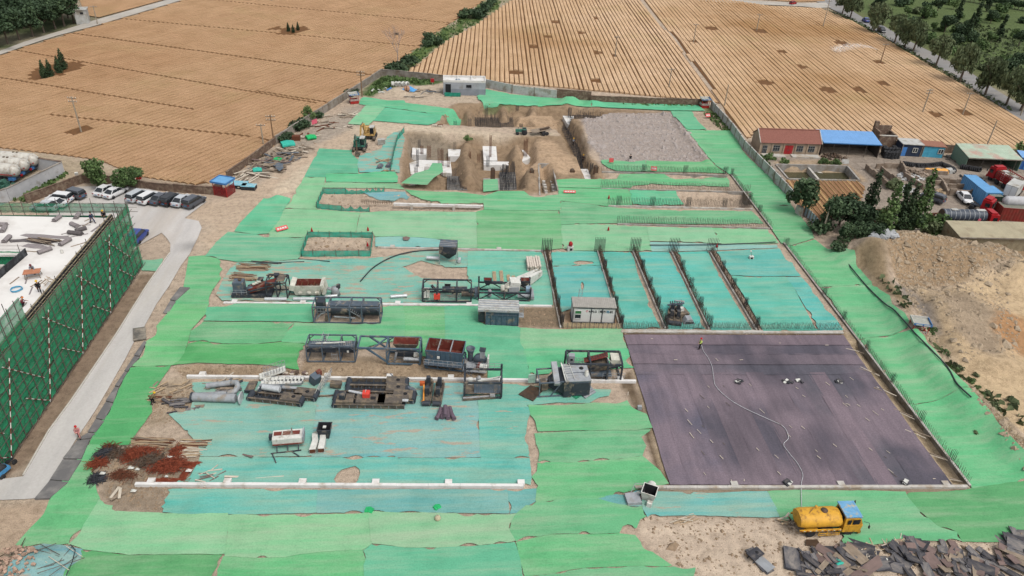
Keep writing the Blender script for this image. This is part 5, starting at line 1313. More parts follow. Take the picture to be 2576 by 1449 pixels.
# utility poles
MPOLE=mat('pole_concrete',A(170,158,140),.85,var=.2)
MWOODP=mat('pole_wood',A(140,110,84),.9,var=.25)
def pole(b,h,label,arms=1,m=MPOLE,lean=0.0):
 t=empty('utility_pole',P(*b),random.uniform(-.2,.2),label,'utility pole','utility poles')
 MB().tube([(0,0,-.3),(lean,0,h)],.17,8,.11).build('shaft',m,t)
 for k in range(arms):
  z=h-.35-.75*k
  MB().bar((-.95+lean,0,z),(.95+lean,0,z),.1,.1).build('crossarm',MSTEEL,t)
  for x in(-.85,-.3,.3,.85):MB().lathe([(.05,0),(.07,.08),(.04,.12),(.07,.2),(.0,.24)],(x+lean,0,z+.05),n=6).build('insulator',MWHT,t)
for b,h,lb,ar,m in(((205,333),7.7,'tall pole alone in the near wheat',2,MPOLE),((690,365),6.5,'wooden pole with two arms at the boundary wall',2,MWOODP),((663,365),4.6,'thin pole in the wheat beside the wooden pole',1,MPOLE),((911,243),6.4,'pole standing behind the sentry kiosk at the wall',2,MWOODP),((246,62),5.6,'pole beside the white hut on the field road',1,MPOLE),((684,4),5,'far pole on the field road by the picture top',1,MPOLE),((1547,143),6.1,'pole in the middle of the striped wheat',1,MPOLE),((1744,108),6.0,'pole just past the dark ditch line',1,MPOLE),((1682,147+76),5.4,'pole standing on the dark ditch line',1,MPOLE),((1903,77),5.6,'pole by the dark crop gap near the far path',1,MPOLE),((1822,268),5.6,'pole outside the corner kiosk',0,MPOLE),((2070,68),9.2,'pole near the path junction',1,MPOLE),((2214,160),6.0,'brown pole next to the sprinkler spray',1,MWOODP),((2320,284),6.2,'pole with a forked top in the golden wheat',2,MPOLE),((2420,291),6.0,'pole beside the long crop gap',1,MPOLE),((2067,590),5.4,'leaning pole with a white lamp among the garden trees',0,MPOLE),((2566,292),6.0,'pole at the road edge under the last willow',1,MPOLE),((2480,372),6.5,'slender pole behind the yard brick wall',0,MPOLE)):
 pole(b,h,lb,ar,m)
m,nt,b=newmat('spray_water')
b.inputs['Base Color'].default_value=(.8,.8,.8,1);tr_=_n(nt,'ShaderNodeBsdfTransparent');mx=_n(nt,'ShaderNodeMixShader');mx.inputs[0].default_value=.13
nt.links.new(tr_.outputs[0],mx.inputs[1]);nt.links.new(b.outputs[0],mx.inputs[2]);nt.links.new(mx.outputs[0],nt.nodes['Material Output'].inputs['Surface'])
sp=empty('field_sprinkler',P(2204,136),0,'sprinkler throwing a white fan of spray over the wheat','sprinkler')
MB().tube([(0,0,0),(0,0,1.5)],.06,6).build('riser',MSTEEL,sp)
V=[];F=[]
rr=np.random.default_rng(2)
for i in range(2600):
 f=rr.uniform(0,1)**.8;L=14.5;x=-L*f+rr.normal()*.25;y=rr.normal()*(.15+1.0*f);z=1.4+4.6*f*(1-f)*1.25+rr.normal()*.25*f-rr.uniform(0,1)**2*2.4*f
 if z<.2:continue
 s=.11+.16*f;b_=len(V);d=rr.normal(size=3)*s;e=rr.normal(size=3)*s
 V+=[(x,y,z),(x+d[0],y+d[1],z+d[2]),(x+e[0],y+e[1],z+e[2])];F.append((b_,b_+1,b_+2))
me=bpy.data.meshes.new('spray');me.from_pydata(V,[],F);me.materials.append(m);me.update()
tag(link('spray',me,sp),kind='stuff')
# boundary walls
MBRK=mat('brick_brown',A(120,98,84),.9,var=.35,scale=2.2,dirt=A(150,134,116),dirt_amt=.3)
MBRKR=mat('brick_red',A(146,94,78),.9,var=.3,scale=2.2)
MPANW=mat('wall_panel_white',A(196,196,192),.8,var=.2,scale=1.0,dirt=A(150,142,128),dirt_amt=.3)
MPANG=mat('wall_panel_grey',A(158,150,140),.85,var=.25,scale=1.0,dirt=A(124,112,98),dirt_amt=.35)
MRENDER=mat('render_grey',A(196,196,198),.85,var=.15,scale=.8,dirt=A(160,156,150),dirt_amt=.2)
MPINK=mat('pink_board',A(232,110,130),.6,var=.1)
def boundary(pts,h,m,label,panel=3.0,th=.2,cap=None,posts=True,px=True,zb=-.2):
 q=[P(*p)if px else Vector((*p,0))for p in pts];o=q[0].copy()
 t=empty('boundary_wall',o,0,label,'wall','boundary walls')
 for i in range(len(q)-1):
  a,b=q[i]-o,q[i+1]-o;d=b-a;L=d.length;rz=math.atan2(d.y,d.x);n=max(1,round(L/panel))
  for k in range(n):
   c=a+d*((k+.5)/n);hh=h*random.uniform(.96,1.04)
   MB().box((c.x,c.y,(hh+zb)/2),(L/n-.04,th+random.uniform(0,.02),hh-zb),rz).build('panel',m,t)
   if posts:
    p=a+d*(k/n);MB().box((p.x,p.y,(h+.1)/2),(.3,th+.12,h+.12),rz).build('post',MPANG if m is not MBRK else MBRK,t)
   if cap:MB().box((c.x,c.y,hh+.04),(L/n,th+.14,.08),rz).build('coping',cap,t)
 return t
boundary([(961,190),(828,277),(694,363)],1.7,MPANG,'grey boundary wall between the rubble strip and the near wheat',cap=MPANG)
boundary([(694,363),(640,403),(572,452)],1.5,MBRK,'brown brick boundary wall behind the scattered timber',cap=MBRK,posts=False)
boundary([(961,190),(1115,205)],1.7,MPANG,'grey boundary wall behind the grass corner',cap=MPANG)
boundary([(1222,221),(1288,235),(1400,249)],2.2,MPANW,'pale boundary wall beside the concrete block house',panel=7)
boundary([(1400,248),(1486,255)],2.4,MBRK,'tall dark brick stretch of the far boundary wall',panel=6)
boundary([(1486,257),(1620,263),(1780,267)],1.7,MBRK,'long low brown brick boundary wall ending at the corner kiosk',panel=6,cap=MBRK)
boundary([(1788,272),(1838,330),(1870,375),(1932,441),(1990,502)],2.0,MPANW,'white panel wall with posts along the wheat plot',panel=3.2)
boundary([(67,512),(214,459)],1.6,MBRK,'brown brick wall sloping behind the parked white cars',posts=False,cap=MBRK)
boundary([(214,459),(297,464),(337,473),(440,483),(541,490)],1.5,MBRK,'brown brick wall along the head of the car park',posts=False,cap=MBRK)
boundary([(-40,532),(25,506),(163,437)],2.4,MRENDER,'grey rendered wall with coping beside the weed strip',panel=60,th=.3,posts=False,cap=MPANG)
boundary([(163,437),(80,424),(-30,404)],2.4,MRENDER,'grey rendered wall behind the gas tankers',panel=60,th=.3,posts=False,cap=MBRK)
boundary([(2240,372),(2310,380),(2410,386),(2580,398)],1.7,MBRK,'brick wall between the golden wheat and the yard',panel=7,posts=False,cap=MBRK)
boundary([(2128,521),(2170,545),(2207,587)],1.6,MBRKR,'red brick garden wall behind the pointed tree',panel=5,posts=False,cap=MPANG)
boundary([(2197,545),(2243,546)],1.5,MBRKR,'short red brick wall end in the yard',panel=5,posts=False)
boundary([(2320,577),(2370,582)],1.1,MPANG,'low grey wall under the dark tanker',panel=5,posts=False)
boundary([(2022,540),(2036,552),(2054,572)],1.6,mat('fence_sheet',A(186,204,214),.6,var=.15),'white sheet fence among the garden trees',panel=1.2,th=.06)
boundary([(2002,536),(2014,545)],1.7,MCON,'short concrete gate pier by the conical tree',panel=2,th=.6,posts=False)
MBH=mat('render_bluegrey',A(172,176,182),.85,var=.16,scale=.9,dirt=A(150,150,150),dirt_amt=.3)
MBHL=mat('render_lower',A(146,152,160),.85,var=.16,scale=.9)
MDARK=mat('dark_opening',(.012,.012,.014),.9,var=.1)
a,b=P(1115,239),P(1221.5,241)
bh=empty('block_house',(a.x,a.y,0),math.atan2(b.y-a.y,b.x-a.x),'grey concrete block house with a sunk roof in three bays','building')
W=(b-a).length;Dp,Hh=4.2,3.7
MB().box((W/2,Dp/2,.8),(W,Dp,1.6)).build('lower_wall',MBHL,bh)
MB().box((W/2,Dp/2,2.4),(W-.04,Dp-.04,1.6)).build('wall',MBH,bh)
MB().box((W/2,Dp/2,3.25),(W-.1,Dp-.1,.1)).build('roof',MWHITE,bh)
for x0,y0,sx,sy in((W/2,.12,W,.24),(W/2,Dp-.12,W,.24),(.12,Dp/2,.24,Dp-.48),(W-.12,Dp/2,.24,Dp-.48),(W*.345,Dp/2,.2,Dp-.48),(W*.665,Dp/2,.2,Dp-.48)):
 MB().box((x0,y0,3.52),(sx,sy,.5)).build('parapet',MWHITE,bh)
MB().box((1.25,-.02,1.75),(1.35,.08,2.1)).build('door_opening',MDARK,bh)
w_=MB().box((6.4,-.02,2.3),(1.3,.08,.75)).build('window_opening',MDARK,bh)
MB().box((6.4,-.05,1.9),(1.5,.12,.08)).build('sill',MBH,w_)
MB().box((3.6,1.9,3.45),(1.0,.5,.12),.4).build('roof_scrap',mat('scrap_blue',A(120,150,176),.6),bh)
tf=empty('green_barrier',P(1118,243),0,'sheet of green netting propped before the block house','net fence')
MB().box((2.0,0,.55),(4.0,.05,1.1),0,.25).build('net_panel',MFEN,tf)
for x in(0,2,4):MB().tube([(x,0,0),(x,.1,1.2)],.03,5).build('post',MSTEEL,tf)
MKR=mat('kiosk_red',A(176,50,46),.6,var=.25);MKROOF=mat('kiosk_roof',A(176,176,166),.7,var=.25,scale=3);MBLUEP=mat('paint_blue',A(76,130,186),.5,var=.2)
def kiosk(b,rz,label,s=1.0):
 t=empty('site_kiosk',P(*b),rz,label,'kiosk','small red and white site kiosks');t.scale=(s,s,s)
 for x in(-.95,.95):
  for y in(-.8,.8):MB().box((x,y,1.05),(.09,.09,2.1)).build('post',MKR,t)
 for x0,y0,sx,sy in((0,-.8,1.8,.05),(0,.8,1.8,.05),(-.95,0,.05,1.5),(.95,0,.05,1.5)):
  MB().box((x0,y0,.5),(sx,sy,.9)).build('mesh_panel',MKR,t)
 for i in range(9):MB().box((-.85+i*.21,-.9,1.0),(.1,.04,.5)).build('white_slat',MWHT,t)
 for i in range(7):MB().box((-1.04,-.7+i*.23,.95),(.04,.1,.6)).build('white_slat',MWHT,t)
 r_=MB().box((0,0,2.14),(2.3,2.0,.08)).build('roof',MKROOF,t)
 for x0,y0,sx,sy in((0,-1.0,2.3,.06),(0,1.0,2.3,.06),(-1.15,0,.06,1.94),(1.15,0,.06,1.94)):
  MB().box((x0,y0,2.28),(sx,sy,.32)).build('fascia',MBLUEP if y0<0 or x0>0 else MWHT,t)
 for i in range(2):MB().box((-.5+i,-1.04,2.28),(.8,.02,.14)).build('white_mark',MWHT,t)
 for i in range(4):MB().tube([(-.85+i*.45,-.5,.05),(-.85+i*.45,-.5,1.35)],.09,8).build('gas_bottle',MKR,t)
kiosk((891,259),.35,'red and white kiosk at the grey boundary wall by the rubble strip')
kiosk((1771,270),.05,'red and white kiosk in the far corner where two walls meet',1.0)
kiosk((2303,842),-.25,'red and white kiosk alone on the weedy bank',1.05)
gs=empty('guard_shelter',P(566,487),-.35,'blue roofed shelter with red mesh sides at the car park entrance','shelter')
for x in(-1.3,1.3):
 for y in(-1.2,1.2):MB().box((x,y,1.3),(.1,.1,2.6)).build('post',MKR,gs)
MRM=fence_mat('red_mesh',A(150,50,50),.55)
for x0,y0,sx,sy in((0,-1.25,2.5,.03),(-1.32,0,.03,2.3),(1.32,0,.03,2.3)):MB().box((x0,y0,.95),(sx,sy,1.9)).build('mesh_panel',MRM,gs)
MB().box((0,0,2.66),(3.1,2.8,.1)).build('roof',mat('roof_blue',A(112,172,220),.5,var=.2,scale=2),gs)
for x0,y0,sx,sy in((0,-1.45,3.2,.1),(0,1.45,3.2,.1),(-1.6,0,.1,2.8),(1.6,0,.1,2.8)):MB().box((x0,y0,2.68),(sx,sy,.34)).build('fascia',MBLUEP,gs)
for x in(-.3,.35):MB().lathe([(.26,0),(.26,.9),(.2,1.1)],(x,-.3,0),n=10).build('red_drum',MKR,gs)
MCY=mat('sheet_cyan',A(126,196,216),.6,var=.2,scale=1.5,dirt=A(190,200,196),dirt_amt=.3)
for(x,y),s,lb in(((603,470),(3.0,2.0),'light blue flat box next to the blue roofed shelter'),((627,475),(2.6,1.5),'light blue flat box farther from the shelter')):
 t=empty('storage_box',P(x,y),-.1,lb,'box','light blue flat boxes')
 MB().box((0,0,.35),(s[0]*.96,s[1]*.96,.7)).build('body',MBLK,t);MB().box((0,0,.74),(*s,.08)).build('lid',MCY,t)
hb=P(318/4+130,58);hut=empty('white_hut',P(211,58),.25,'white hut with a flat roof at the edge of the dark grove','hut')
MB().box((0,0,2.1),(3.4,3.6,4.2)).build('wall',MPANW,hut);MB().box((0,0,4.3),(3.9,4.1,.2)).build('roof',MPANW,hut)
w_=MB().box((.4,-1.84,3.3),(.9,.08,.6)).build('window',MDARK,hut)
MB().box((.4,-1.87,2.96),(1.1,.1,.08)).build('sill',MPANW,w_)
# farmyard to the east
MTILE=mat('roof_tile',A(150,100,88),.85,var=.22,scale=3.5)
MFW=mat('farm_wall',A(184,164,142),.9,var=.2,scale=1.2,dirt=A(160,142,122),dirt_amt=.3)
a,b=P(1907.6,386),P(2057,390)
fh=empty('farmhouse',a,math.atan2(b.y-a.y,b.x-a.x),'long farmhouse with a brownish red tiled roof and red double door','house')
W=(b-a).length;Dp,E,R_=5.4,2.75,4.6
MB().side([(0,-.2),(0,E),(0,E)],0,0)if False else None
MB().box((W/2,Dp/2,E/2-.1),(W,Dp,E+.2)).build('wall',MFW,fh)
for x in(0.1,W-.1):MB().add([(x-.1,0,E),(x+.1,0,E),(x-.1,Dp,E),(x+.1,Dp,E),(x-.1,Dp/2,R_-.1),(x+.1,Dp/2,R_-.1)],[(0,2,4),(1,5,3),(0,1,3,2),(0,4,5,1),(2,3,5,4)]).build('gable',MFW,fh)
rf=empty('roof',(0,0,0));rf.parent=fh
nrow=13
for side in(0,1):
 for i in range(nrow):
  f0,f1=i/nrow,(i+1.12)/nrow
  y0,y1=-.35+(Dp/2+.35)*f0,-.35+(Dp/2+.35)*min(f1,1);z0,z1=E-.18+(R_-E+.18)*f0,E-.18+(R_-E+.18)*min(f1,1)
  if side:y0,y1=Dp-y0,Dp-y1
  MB().add([(-.15,y0,z0+.1),(W+.15,y0,z0+.1),(W+.15,y1,z1+.05),(-.15,y1,z1+.05),(-.15,y0,z0),(W+.15,y0,z0),(W+.15,y1,z1-.05),(-.15,y1,z1-.05)],[(0,1,2,3),(4,7,6,5),(0,4,5,1),(0,3,7,4),(1,5,6,2)]).build('tile_course',MTILE,rf)
MB().bar((-.2,Dp/2,R_+.08),(W+.2,Dp/2,R_+.08),.3,.16).build('ridge',MTILE,rf)
for x in(-.2,W+.2):MB().bar((x,-.4,E-.12),(x,Dp/2,R_+.1),.16,.2).build('verge',MCON,rf)
for x in np.linspace(.1,W-.1,6):MB().box((x,-.09,E/2),(.28,.18,E)).build('pier',MFW,fh)
MGL=mat('window_glass',A(52,60,66),.25,var=.3,spec=.6)
MFRM=mat('frame_grey',A(150,152,150),.7)
for x,w,h,z in((1.25,.95,1.75,1.05),(4.0,1.45,1.3,1.35),(9.6,1.45,1.3,1.35),(12.4,1.45,1.3,1.35)):
 x=x/14.4*W
 w_=MB().box((x,-.03,z),(w,.06,h)).build('window' if h<1.5 else 'door',MGL,fh)
 for k in range(4):MB().bar((x-w/2+w*k/3,-.09,z-h/2),(x-w/2+w*k/3,-.09,z+h/2),.06).build('frame',MFRM,w_)
 for k in(-.5,.12,.5):MB().bar((x-w/2,-.1,z+h*k),(x+w/2,-.1,z+h*k),.06).build('frame',MFRM,w_)
MRD=mat('door_red',A(172,46,50),.5,var=.2,scale=2)
for s in(0,1):
 d_=MB().box((6.35/14.4*W+s*1.02,-.05,1.05),(.98,.08,1.95)).build('door_leaf',MRD,fh)
 MB().box((6.35/14.4*W+s*1.02+(.38 if not s else-.38),-.11,1.0),(.12,.05,.2)).build('handle',MSTEEL,d_)
MB().box((W*.22,-1.2,.12),(W*.38,1.6,.24)).build('terrace',MCON,fh);MB().box((W*.75,-1.2,.12),(W*.46,1.6,.24)).build('terrace',MCON,fh)
def shed_quad(name,bl,br,dep,zf,zb,m,fascia,label,posts=(),wall=None,open_=True):
 a,b=P(*bl),P(*br);t=empty(name,a,math.atan2(b.y-a.y,b.x-a.x),label,'shed')
 W=(b-a).length;n=max(3,round(W/1.0))
 rf=empty('roof',(0,0,0));rf.parent=t
 for i in range(n):
  x0,x1=W*i/n,W*(i+1)/n-.02
  mb=MB();xs=np.linspace(x0,x1,9);zz=[0.035*(k%2)for k in range(9)]
  V=[(x,-.3,zf+z)for x,z in zip(xs,zz)]+[(x,dep,zb+z)for x,z in zip(xs,zz)]+[(x,-.3,zf+z-.04)for x,z in zip(xs,zz)]+[(x,dep,zb+z-.04)for x,z in zip(xs,zz)]
  F=[(k,k+1,10+k,9+k)for k in range(8)]+[(18+k,27+k,28+k,19+k)for k in range(8)]+[(18+k,19+k,k+1,k)for k in range(8)]
  mb.add(V,F);mb.build('roof_sheet',m,rf)
 MB().bar((0,-.33,zf-.08),(W,-.33,zf-.08),.06,.2).build('fascia',fascia,rf)
 for f in posts:MB().tube([(W*f,0,0),(W*f,0,zf-.1)],.06,6).build('post',MSTEEL,t)
 if wall is not None:
  MB().box((W/2,dep-.1,zb/2-.05),(W,.15,zb-.1)).build('back_wall',wall,t)
  for x in(.08,W-.08):MB().add([(x-.07,0,0),(x+.07,0,0),(x+.07,dep-.2,0),(x-.07,dep-.2,0),(x-.07,0,zf-.12),(x+.07,0,zf-.12),(x+.07,dep-.2,zb-.14),(x-.07,dep-.2,zb-.14)],[(3,2,1,0),(4,5,6,7),(0,1,5,4),(1,2,6,5),(2,3,7,6),(3,0,4,7)]).build('side_wall',wall,t)
  if not open_:MB().box((W/2,.06,zf/2-.06),(W-.3,.12,zf-.1)).build('front_wall',wall,t)
 return t,W
MRB=mat('roof_sheet_blue',A(122,172,226),.5,var=.1,scale=.7)
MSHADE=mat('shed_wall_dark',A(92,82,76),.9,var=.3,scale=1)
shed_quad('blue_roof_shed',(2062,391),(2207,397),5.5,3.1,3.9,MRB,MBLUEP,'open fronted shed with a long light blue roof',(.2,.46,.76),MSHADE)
t=empty('brick_ruin',P(2203,376),-.05,'dark brick stub of a tower beside the blue roofed shed','ruin')
for x0,y0,sx,sy,h in((2.0,.2,4.0,.4,3.2),(.2,1.9,.4,3.0,3.9),(3.8,1.9,.4,3.0,3.4),(2.0,3.6,4.0,.4,4.4),(.4,3.6,.9,.8,5.3)):
 MB().box((x0,y0,h/2),(sx-.01,sy-.01,h)).build('brick_wall',MBRK,t)
MB().box((2.0,.2,3.25),(4.2,.5,.12)).build('ledge',MCON,t)
def cabin(a,b,dep,h,m,roofm,label,door=None,win=None):
 a,b=P(*a),P(*b);t=empty('site_cabin',a,math.atan2(b.y-a.y,b.x-a.x),label,'cabin','cabins in the yard');W=(b-a).length
 n=max(3,round(W/.55))
 for i in range(n):MB().box((W*(i+.5)/n,dep/2,h/2),(W/n-.012,dep-(.04 if i%2 else 0),h)).build('wall_panel',m,t)
 MB().box((W/2,dep/2,h+.08),(W+.4,dep+.4,.14)).build('roof',roofm,t)
 for x in(.05,W-.05):MB().box((x,-.03,h/2),(.14,.12,h)).build('corner_post',MPANG,t)
 if door:MB().box((W*door,-.04,1.05),(.95,.08,2.0)).build('door',mat('door_blue',A(80,140,210),.5,var=.15),t)
 if win:
  w_=MB().box((W*win,-.04,1.5),(1.0,.08,1.05)).build('window',MGL,t)
  for k in(-.5,0,.5):MB().bar((W*win+k,-.1,1.0),(W*win+k,-.1,2.0),.09).build('frame',MWHT,w_)
  for k in(1.0,2.0):MB().bar((W*win-.5,-.1,k),(W*win+.5,-.1,k),.09).build('frame',MWHT,w_)
 return t
cabin((2263,392),(2313,395),3.4,2.7,mat('cabin_navy',A(50,62,84),.6,var=.2),MPANW,'navy cabin with a blue door and white window frame',.13,.66)
cabin((2316,394),(2370,398),3.0,2.5,mat('cabin_cyan',A(84,176,206),.6,var=.22,scale=2),mat('roof_rust',A(160,112,92),.85,var=.3),'bright cyan cabin with a rusty roof',None,.82)
cabin((2560,425),(2610,432),4,2.6,mat('cabin_blue',A(60,110,186),.6,var=.2),MRB,'blue cabin cut by the picture edge',.35)
shed_quad('green_roof_shed',(2424,425),(2560,431),6.0,2.7,3.5,mat('roof_sheet_green',A(186,204,182),.6,var=.18,scale=.6,dirt=A(196,160,146),dirt_amt=.3),MPANG,'long shed with a pale green sheet roof',(.3,.62,.9),mat('shed_wall_green',A(120,146,128),.8,var=.25))
shed_quad('beige_shed',(2400,628),(2690,634),4.9,2.6,3.1,mat('roof_sheet_beige',A(186,176,148),.6,var=.12,scale=.8,dirt=A(160,146,120),dirt_amt=.25),MPANG,'long beige sheet metal shed above the spoil heap',(),mat('shed_wall_beige',A(158,146,120),.7,var=.3,scale=1.6,dirt=A(120,92,66),dirt_amt=.2),False)
MWATER=newmat('tank_water');MWATER[2].inputs['Base Color'].default_value=(.045,.042,.022,1);MWATER[2].inputs['Roughness'].default_value=.12;MWATER=MWATER[0]
q=[(1952,415.4),(2130.7,419.3),(2161,455),(1983,451)]
wt=empty('water_tank',P(*q[0]),0,'open concrete tank of dark green water split by a wall','water tank')
pq=[P(*p)-wt.location for p in q]
for i in range(4):wall_line(pq[i],pq[(i+1)%4],.35,-2.5,.28 if i in(0,1)else.18).build('wall',MCONG,wt)
MB().prism([(p.x,p.y)for p in pq][::-1],-2.2,-1.35).build('water',MWATER,wt)
wall_line(P(2034,417)-wt.location,P(2065,453)-wt.location,.45,-2.4,-.25).build('dividing_wall',MCON,wt)
MB().prism([(0,0),(.8,-.1),(1.2,-.8),(.4,-.6)],0,.08).build('floating_sheet',MWHT,None,P(2052,432,-1.33),label='white scrap floating on the dark tank water',cat='scrap')
MB().box((0,0,.55),(1.6,.08,1.0),0,-.3).build('white_board',MPANW,None,P(2125,412),label='white board leaning at the corner of the water tank',cat='board')
MWP=wheat_mat('plot_stubble',[(.3,A(182,146,106)),(.5,A(190,156,114)),(.7,A(176,140,98))],A(170,146,100))
plot=P2([(1976,454),(2158,457),(2176,470),(2160,520),(2120,535),(2060,560),(2040,560),(1998,505)])
field('garden_plot',plot,math.radians(86),.95,.32,MWP,hgt=.2,seg=2.0,wide_p=.9)
V,F=cdt(densify(plot,4),[],4);tag(link('plot_soil',tri_mesh('plot_soil',V,F,H(V[:,0],V[:,1],False)+.06,mat('plot_earth',A(150,112,80),.95,var=.3))),kind='structure')
MRUIN=mat('ruin_wall',A(164,148,132),.9,var=.3,scale=1.5,dirt=A(126,108,92),dirt_amt=.4)
def ruin(pts,h,label):
 q=[P(*p)for p in pts];t=empty('ruined_wall',q[0],0,label,'wall','ruined low walls of the old stalls')
 for i in range(len(q)-1):
  a,b=q[i]-q[0],q[i+1]-q[0];n=max(2,int((b-a).length/1.3))
  for k in range(n):
   c=a.lerp(b,(k+.5)/n);hh=h*random.uniform(.82,1.08)
   MB().box((c.x,c.y,hh/2),((b-a).length/n-.02,.34+random.uniform(-.03,.03),hh),math.atan2(b.y-a.y,b.x-a.x)).build('block',MRUIN,t)
for pts,h,lb in(([(2176,426),(2230,472)],1.3,'ruined wall beside the yard lane by the water tank'),([(2213.5,430),(2267.5,475)],1.3,'second ruined wall in from the lane'),([(2202,424),(2258,423)],1.2,'ruined cross wall at the back of the stalls'),([(2272,447),(2321,478)],1.3,'ruined wall with white bags along it'),([(2331,472),(2350,488)],1.2,'short ruined wall stub before the timber scraps'),([(2346,444),(2371,469),(2382,492)],1.1,'curved ruined wall of stacked brick'),([(2365,459),(2425,462)],1.0,'ruined cross wall behind the blue container'),([(2382,473),(2446,476)],1.0,'middle ruined cross wall before the blue containers'),([(2385,491),(2456,492)],1.3,'ruined cross wall behind the white sedan'),([(2455,492),(2498,526)],1.3,'long ruined wall beside the green container'),([(2330,466),(2372,464)],.9,'ruined inner wall by the charred beams'),([(2326,437),(2382,440)],.9,'ruined wall behind the orange tarp'),([(2262,418),(2276,447)],1.5,'ruined grey block wall with a curved top')):
 ruin(pts,h,lb)
def rubble(name,c,r,n,m,label,size=.4,cat='rubble',hgt=.5,px=True,kind=None):
 p=P(*c)if px else Vector(c);mb=MB()
 for i in range(n):
  a,d=random.uniform(0,6.28),r*random.random()**.6
  s=size*random.uniform(.4,1.3)
  mb.box((d*math.cos(a),d*math.sin(a)*.8,hgt*(1-d/r)*random.random()+s*.2),(s,s*random.uniform(.4,1),s*random.uniform(.25,.7)),random.uniform(0,6.28),random.uniform(-.5,.5),random.uniform(-.5,.5))
 z=Hs(p.x,p.y);o=mb.build(name,m,None,(p.x,p.y,z),label=label,cat=cat);o['kind']='stuff';return o
MBAG=mat('white_bags',A(206,206,204),.8,var=.15)
rubble('rubble_heap',(2290,448),2.6,90,MBAG,'spill of white bags against a ruined wall',.55)
rubble('rubble_heap',(2277,478),2.0,50,MBAG,'spill of white bags at the foot of the ruin',.5)
rubble('rubble_heap',(2300,436),2.8,70,MRUIN,'broken masonry heap behind the white bags',.8,hgt=1.2)
rubble('rubble_heap',(2335,450),2.6,70,MRUIN,'broken masonry heap by the curved wall',.6)
rubble('rubble_heap',(2350,484),2.2,40,MWOOD,'heap of pale timber scraps behind the grey car',.6)
rubble('rubble_heap',(2402,400),2.4,60,MSTEEL,'scrap pile against the green roofed shed',.5)
rubble('rubble_heap',(2447,452),2.6,70,MBLK,'scrap pile behind the red stake truck',.5)
rubble('rubble_heap',(2098,396),2.6,70,MBROWN,'dark scrap heap in front of the blue roofed shed',.5)
t=empty('orange_tarp',P(2329,437),-.03,'orange tarpaulin humped over bales by the tyre row','tarpaulin')
V=[];F=[]
for i in range(17):
 for j in range(7):
  V.append((i*.3,j*.3-.2,.25+.75*math.sin(j/6*3.14)*(.75+.25*abs(math.sin(i*.8)))))
for i in range(16):
 for j in range(6):c0=i*7+j;F.append((c0,c0+7,c0+8,c0+1))
MB().add(V,F,True).build('sheet',mat('tarp_orange',A(238,172,84),.6,var=.12),t)
MB().box((5.6,.9,.4),(1.4,1.4,.8),.2).build('bale',MPANW,t)
MTYRE=mat('rubber',(.022,.022,.024),.8,var=.3)
mb=MB();mb.lathe([(.28,-.13),(.46,-.15),(.52,-.08),(.52,.08),(.46,.15),(.28,.13),(.28,-.13)],n=14);TY=mb.mesh('tyre',MTYRE)
def tyre(p,label,group,rx=0.0,rz=0.0,s=1.0):
 o=bpy.data.objects.new('tyre',TY);COL.objects.link(o);o.location=p;o.rotation_euler=(rx,0,rz);o.scale=(s,)*3
 return tag(o,label,'tyre',group)
for k,(x,y)in enumerate(((2225,397),(2233,398),(2241,399),(2249,398.5),(2256,398),(2222,391),(2230,392),(2238,392),(2247,392),(2254,392),(2220,387),(2244,387))):
 b=P(x,y);n=5 if y>395 else 6
 for i in range(n):tyre((b.x+random.uniform(-.05,.05),b.y+random.uniform(-.05,.05),.16+.31*i),'black tyre in the tall stacks beside the navy cabin','stacked black tyres',random.uniform(-.05,.05))
for k in range(34):
 f=k/33
 if f<.62:x,y=2272+f/.62*96,416+5*math.sin(f*5)
 else:g_=(f-.62)/.38;x,y=2368+30*math.sin(g_*1.7),418+g_*18
 b=P(x,y);tyre((b.x,b.y,.45),'black tyre in the long row round the orange tarpaulin','row of tyres round the tarpaulin',1.2,random.uniform(-.5,.5))
 if k%2:tyre((b.x+.3,b.y+.6,.2),'black tyre in the long row round the orange tarpaulin','row of tyres round the tarpaulin',.1)
for k in range(9):
 b=P(2418+k*5.5,425+k*.9);tyre((b.x,b.y,.52),'big tyre in the row before the green roofed shed','tyres before the green roofed shed',1.35,.3+random.uniform(-.3,.3),1.1)
MCBL=mat('container_blue',A(104,164,214),.55,var=.14,scale=.8);MCGR=mat('container_green',A(44,66,54),.6,var=.25);MCGT=mat('container_top',A(136,136,124),.7,var=.25);MCRD=mat('container_red',A(142,52,44),.65,var=.22,scale=.9,dirt=A(110,70,56),dirt_amt=.3)
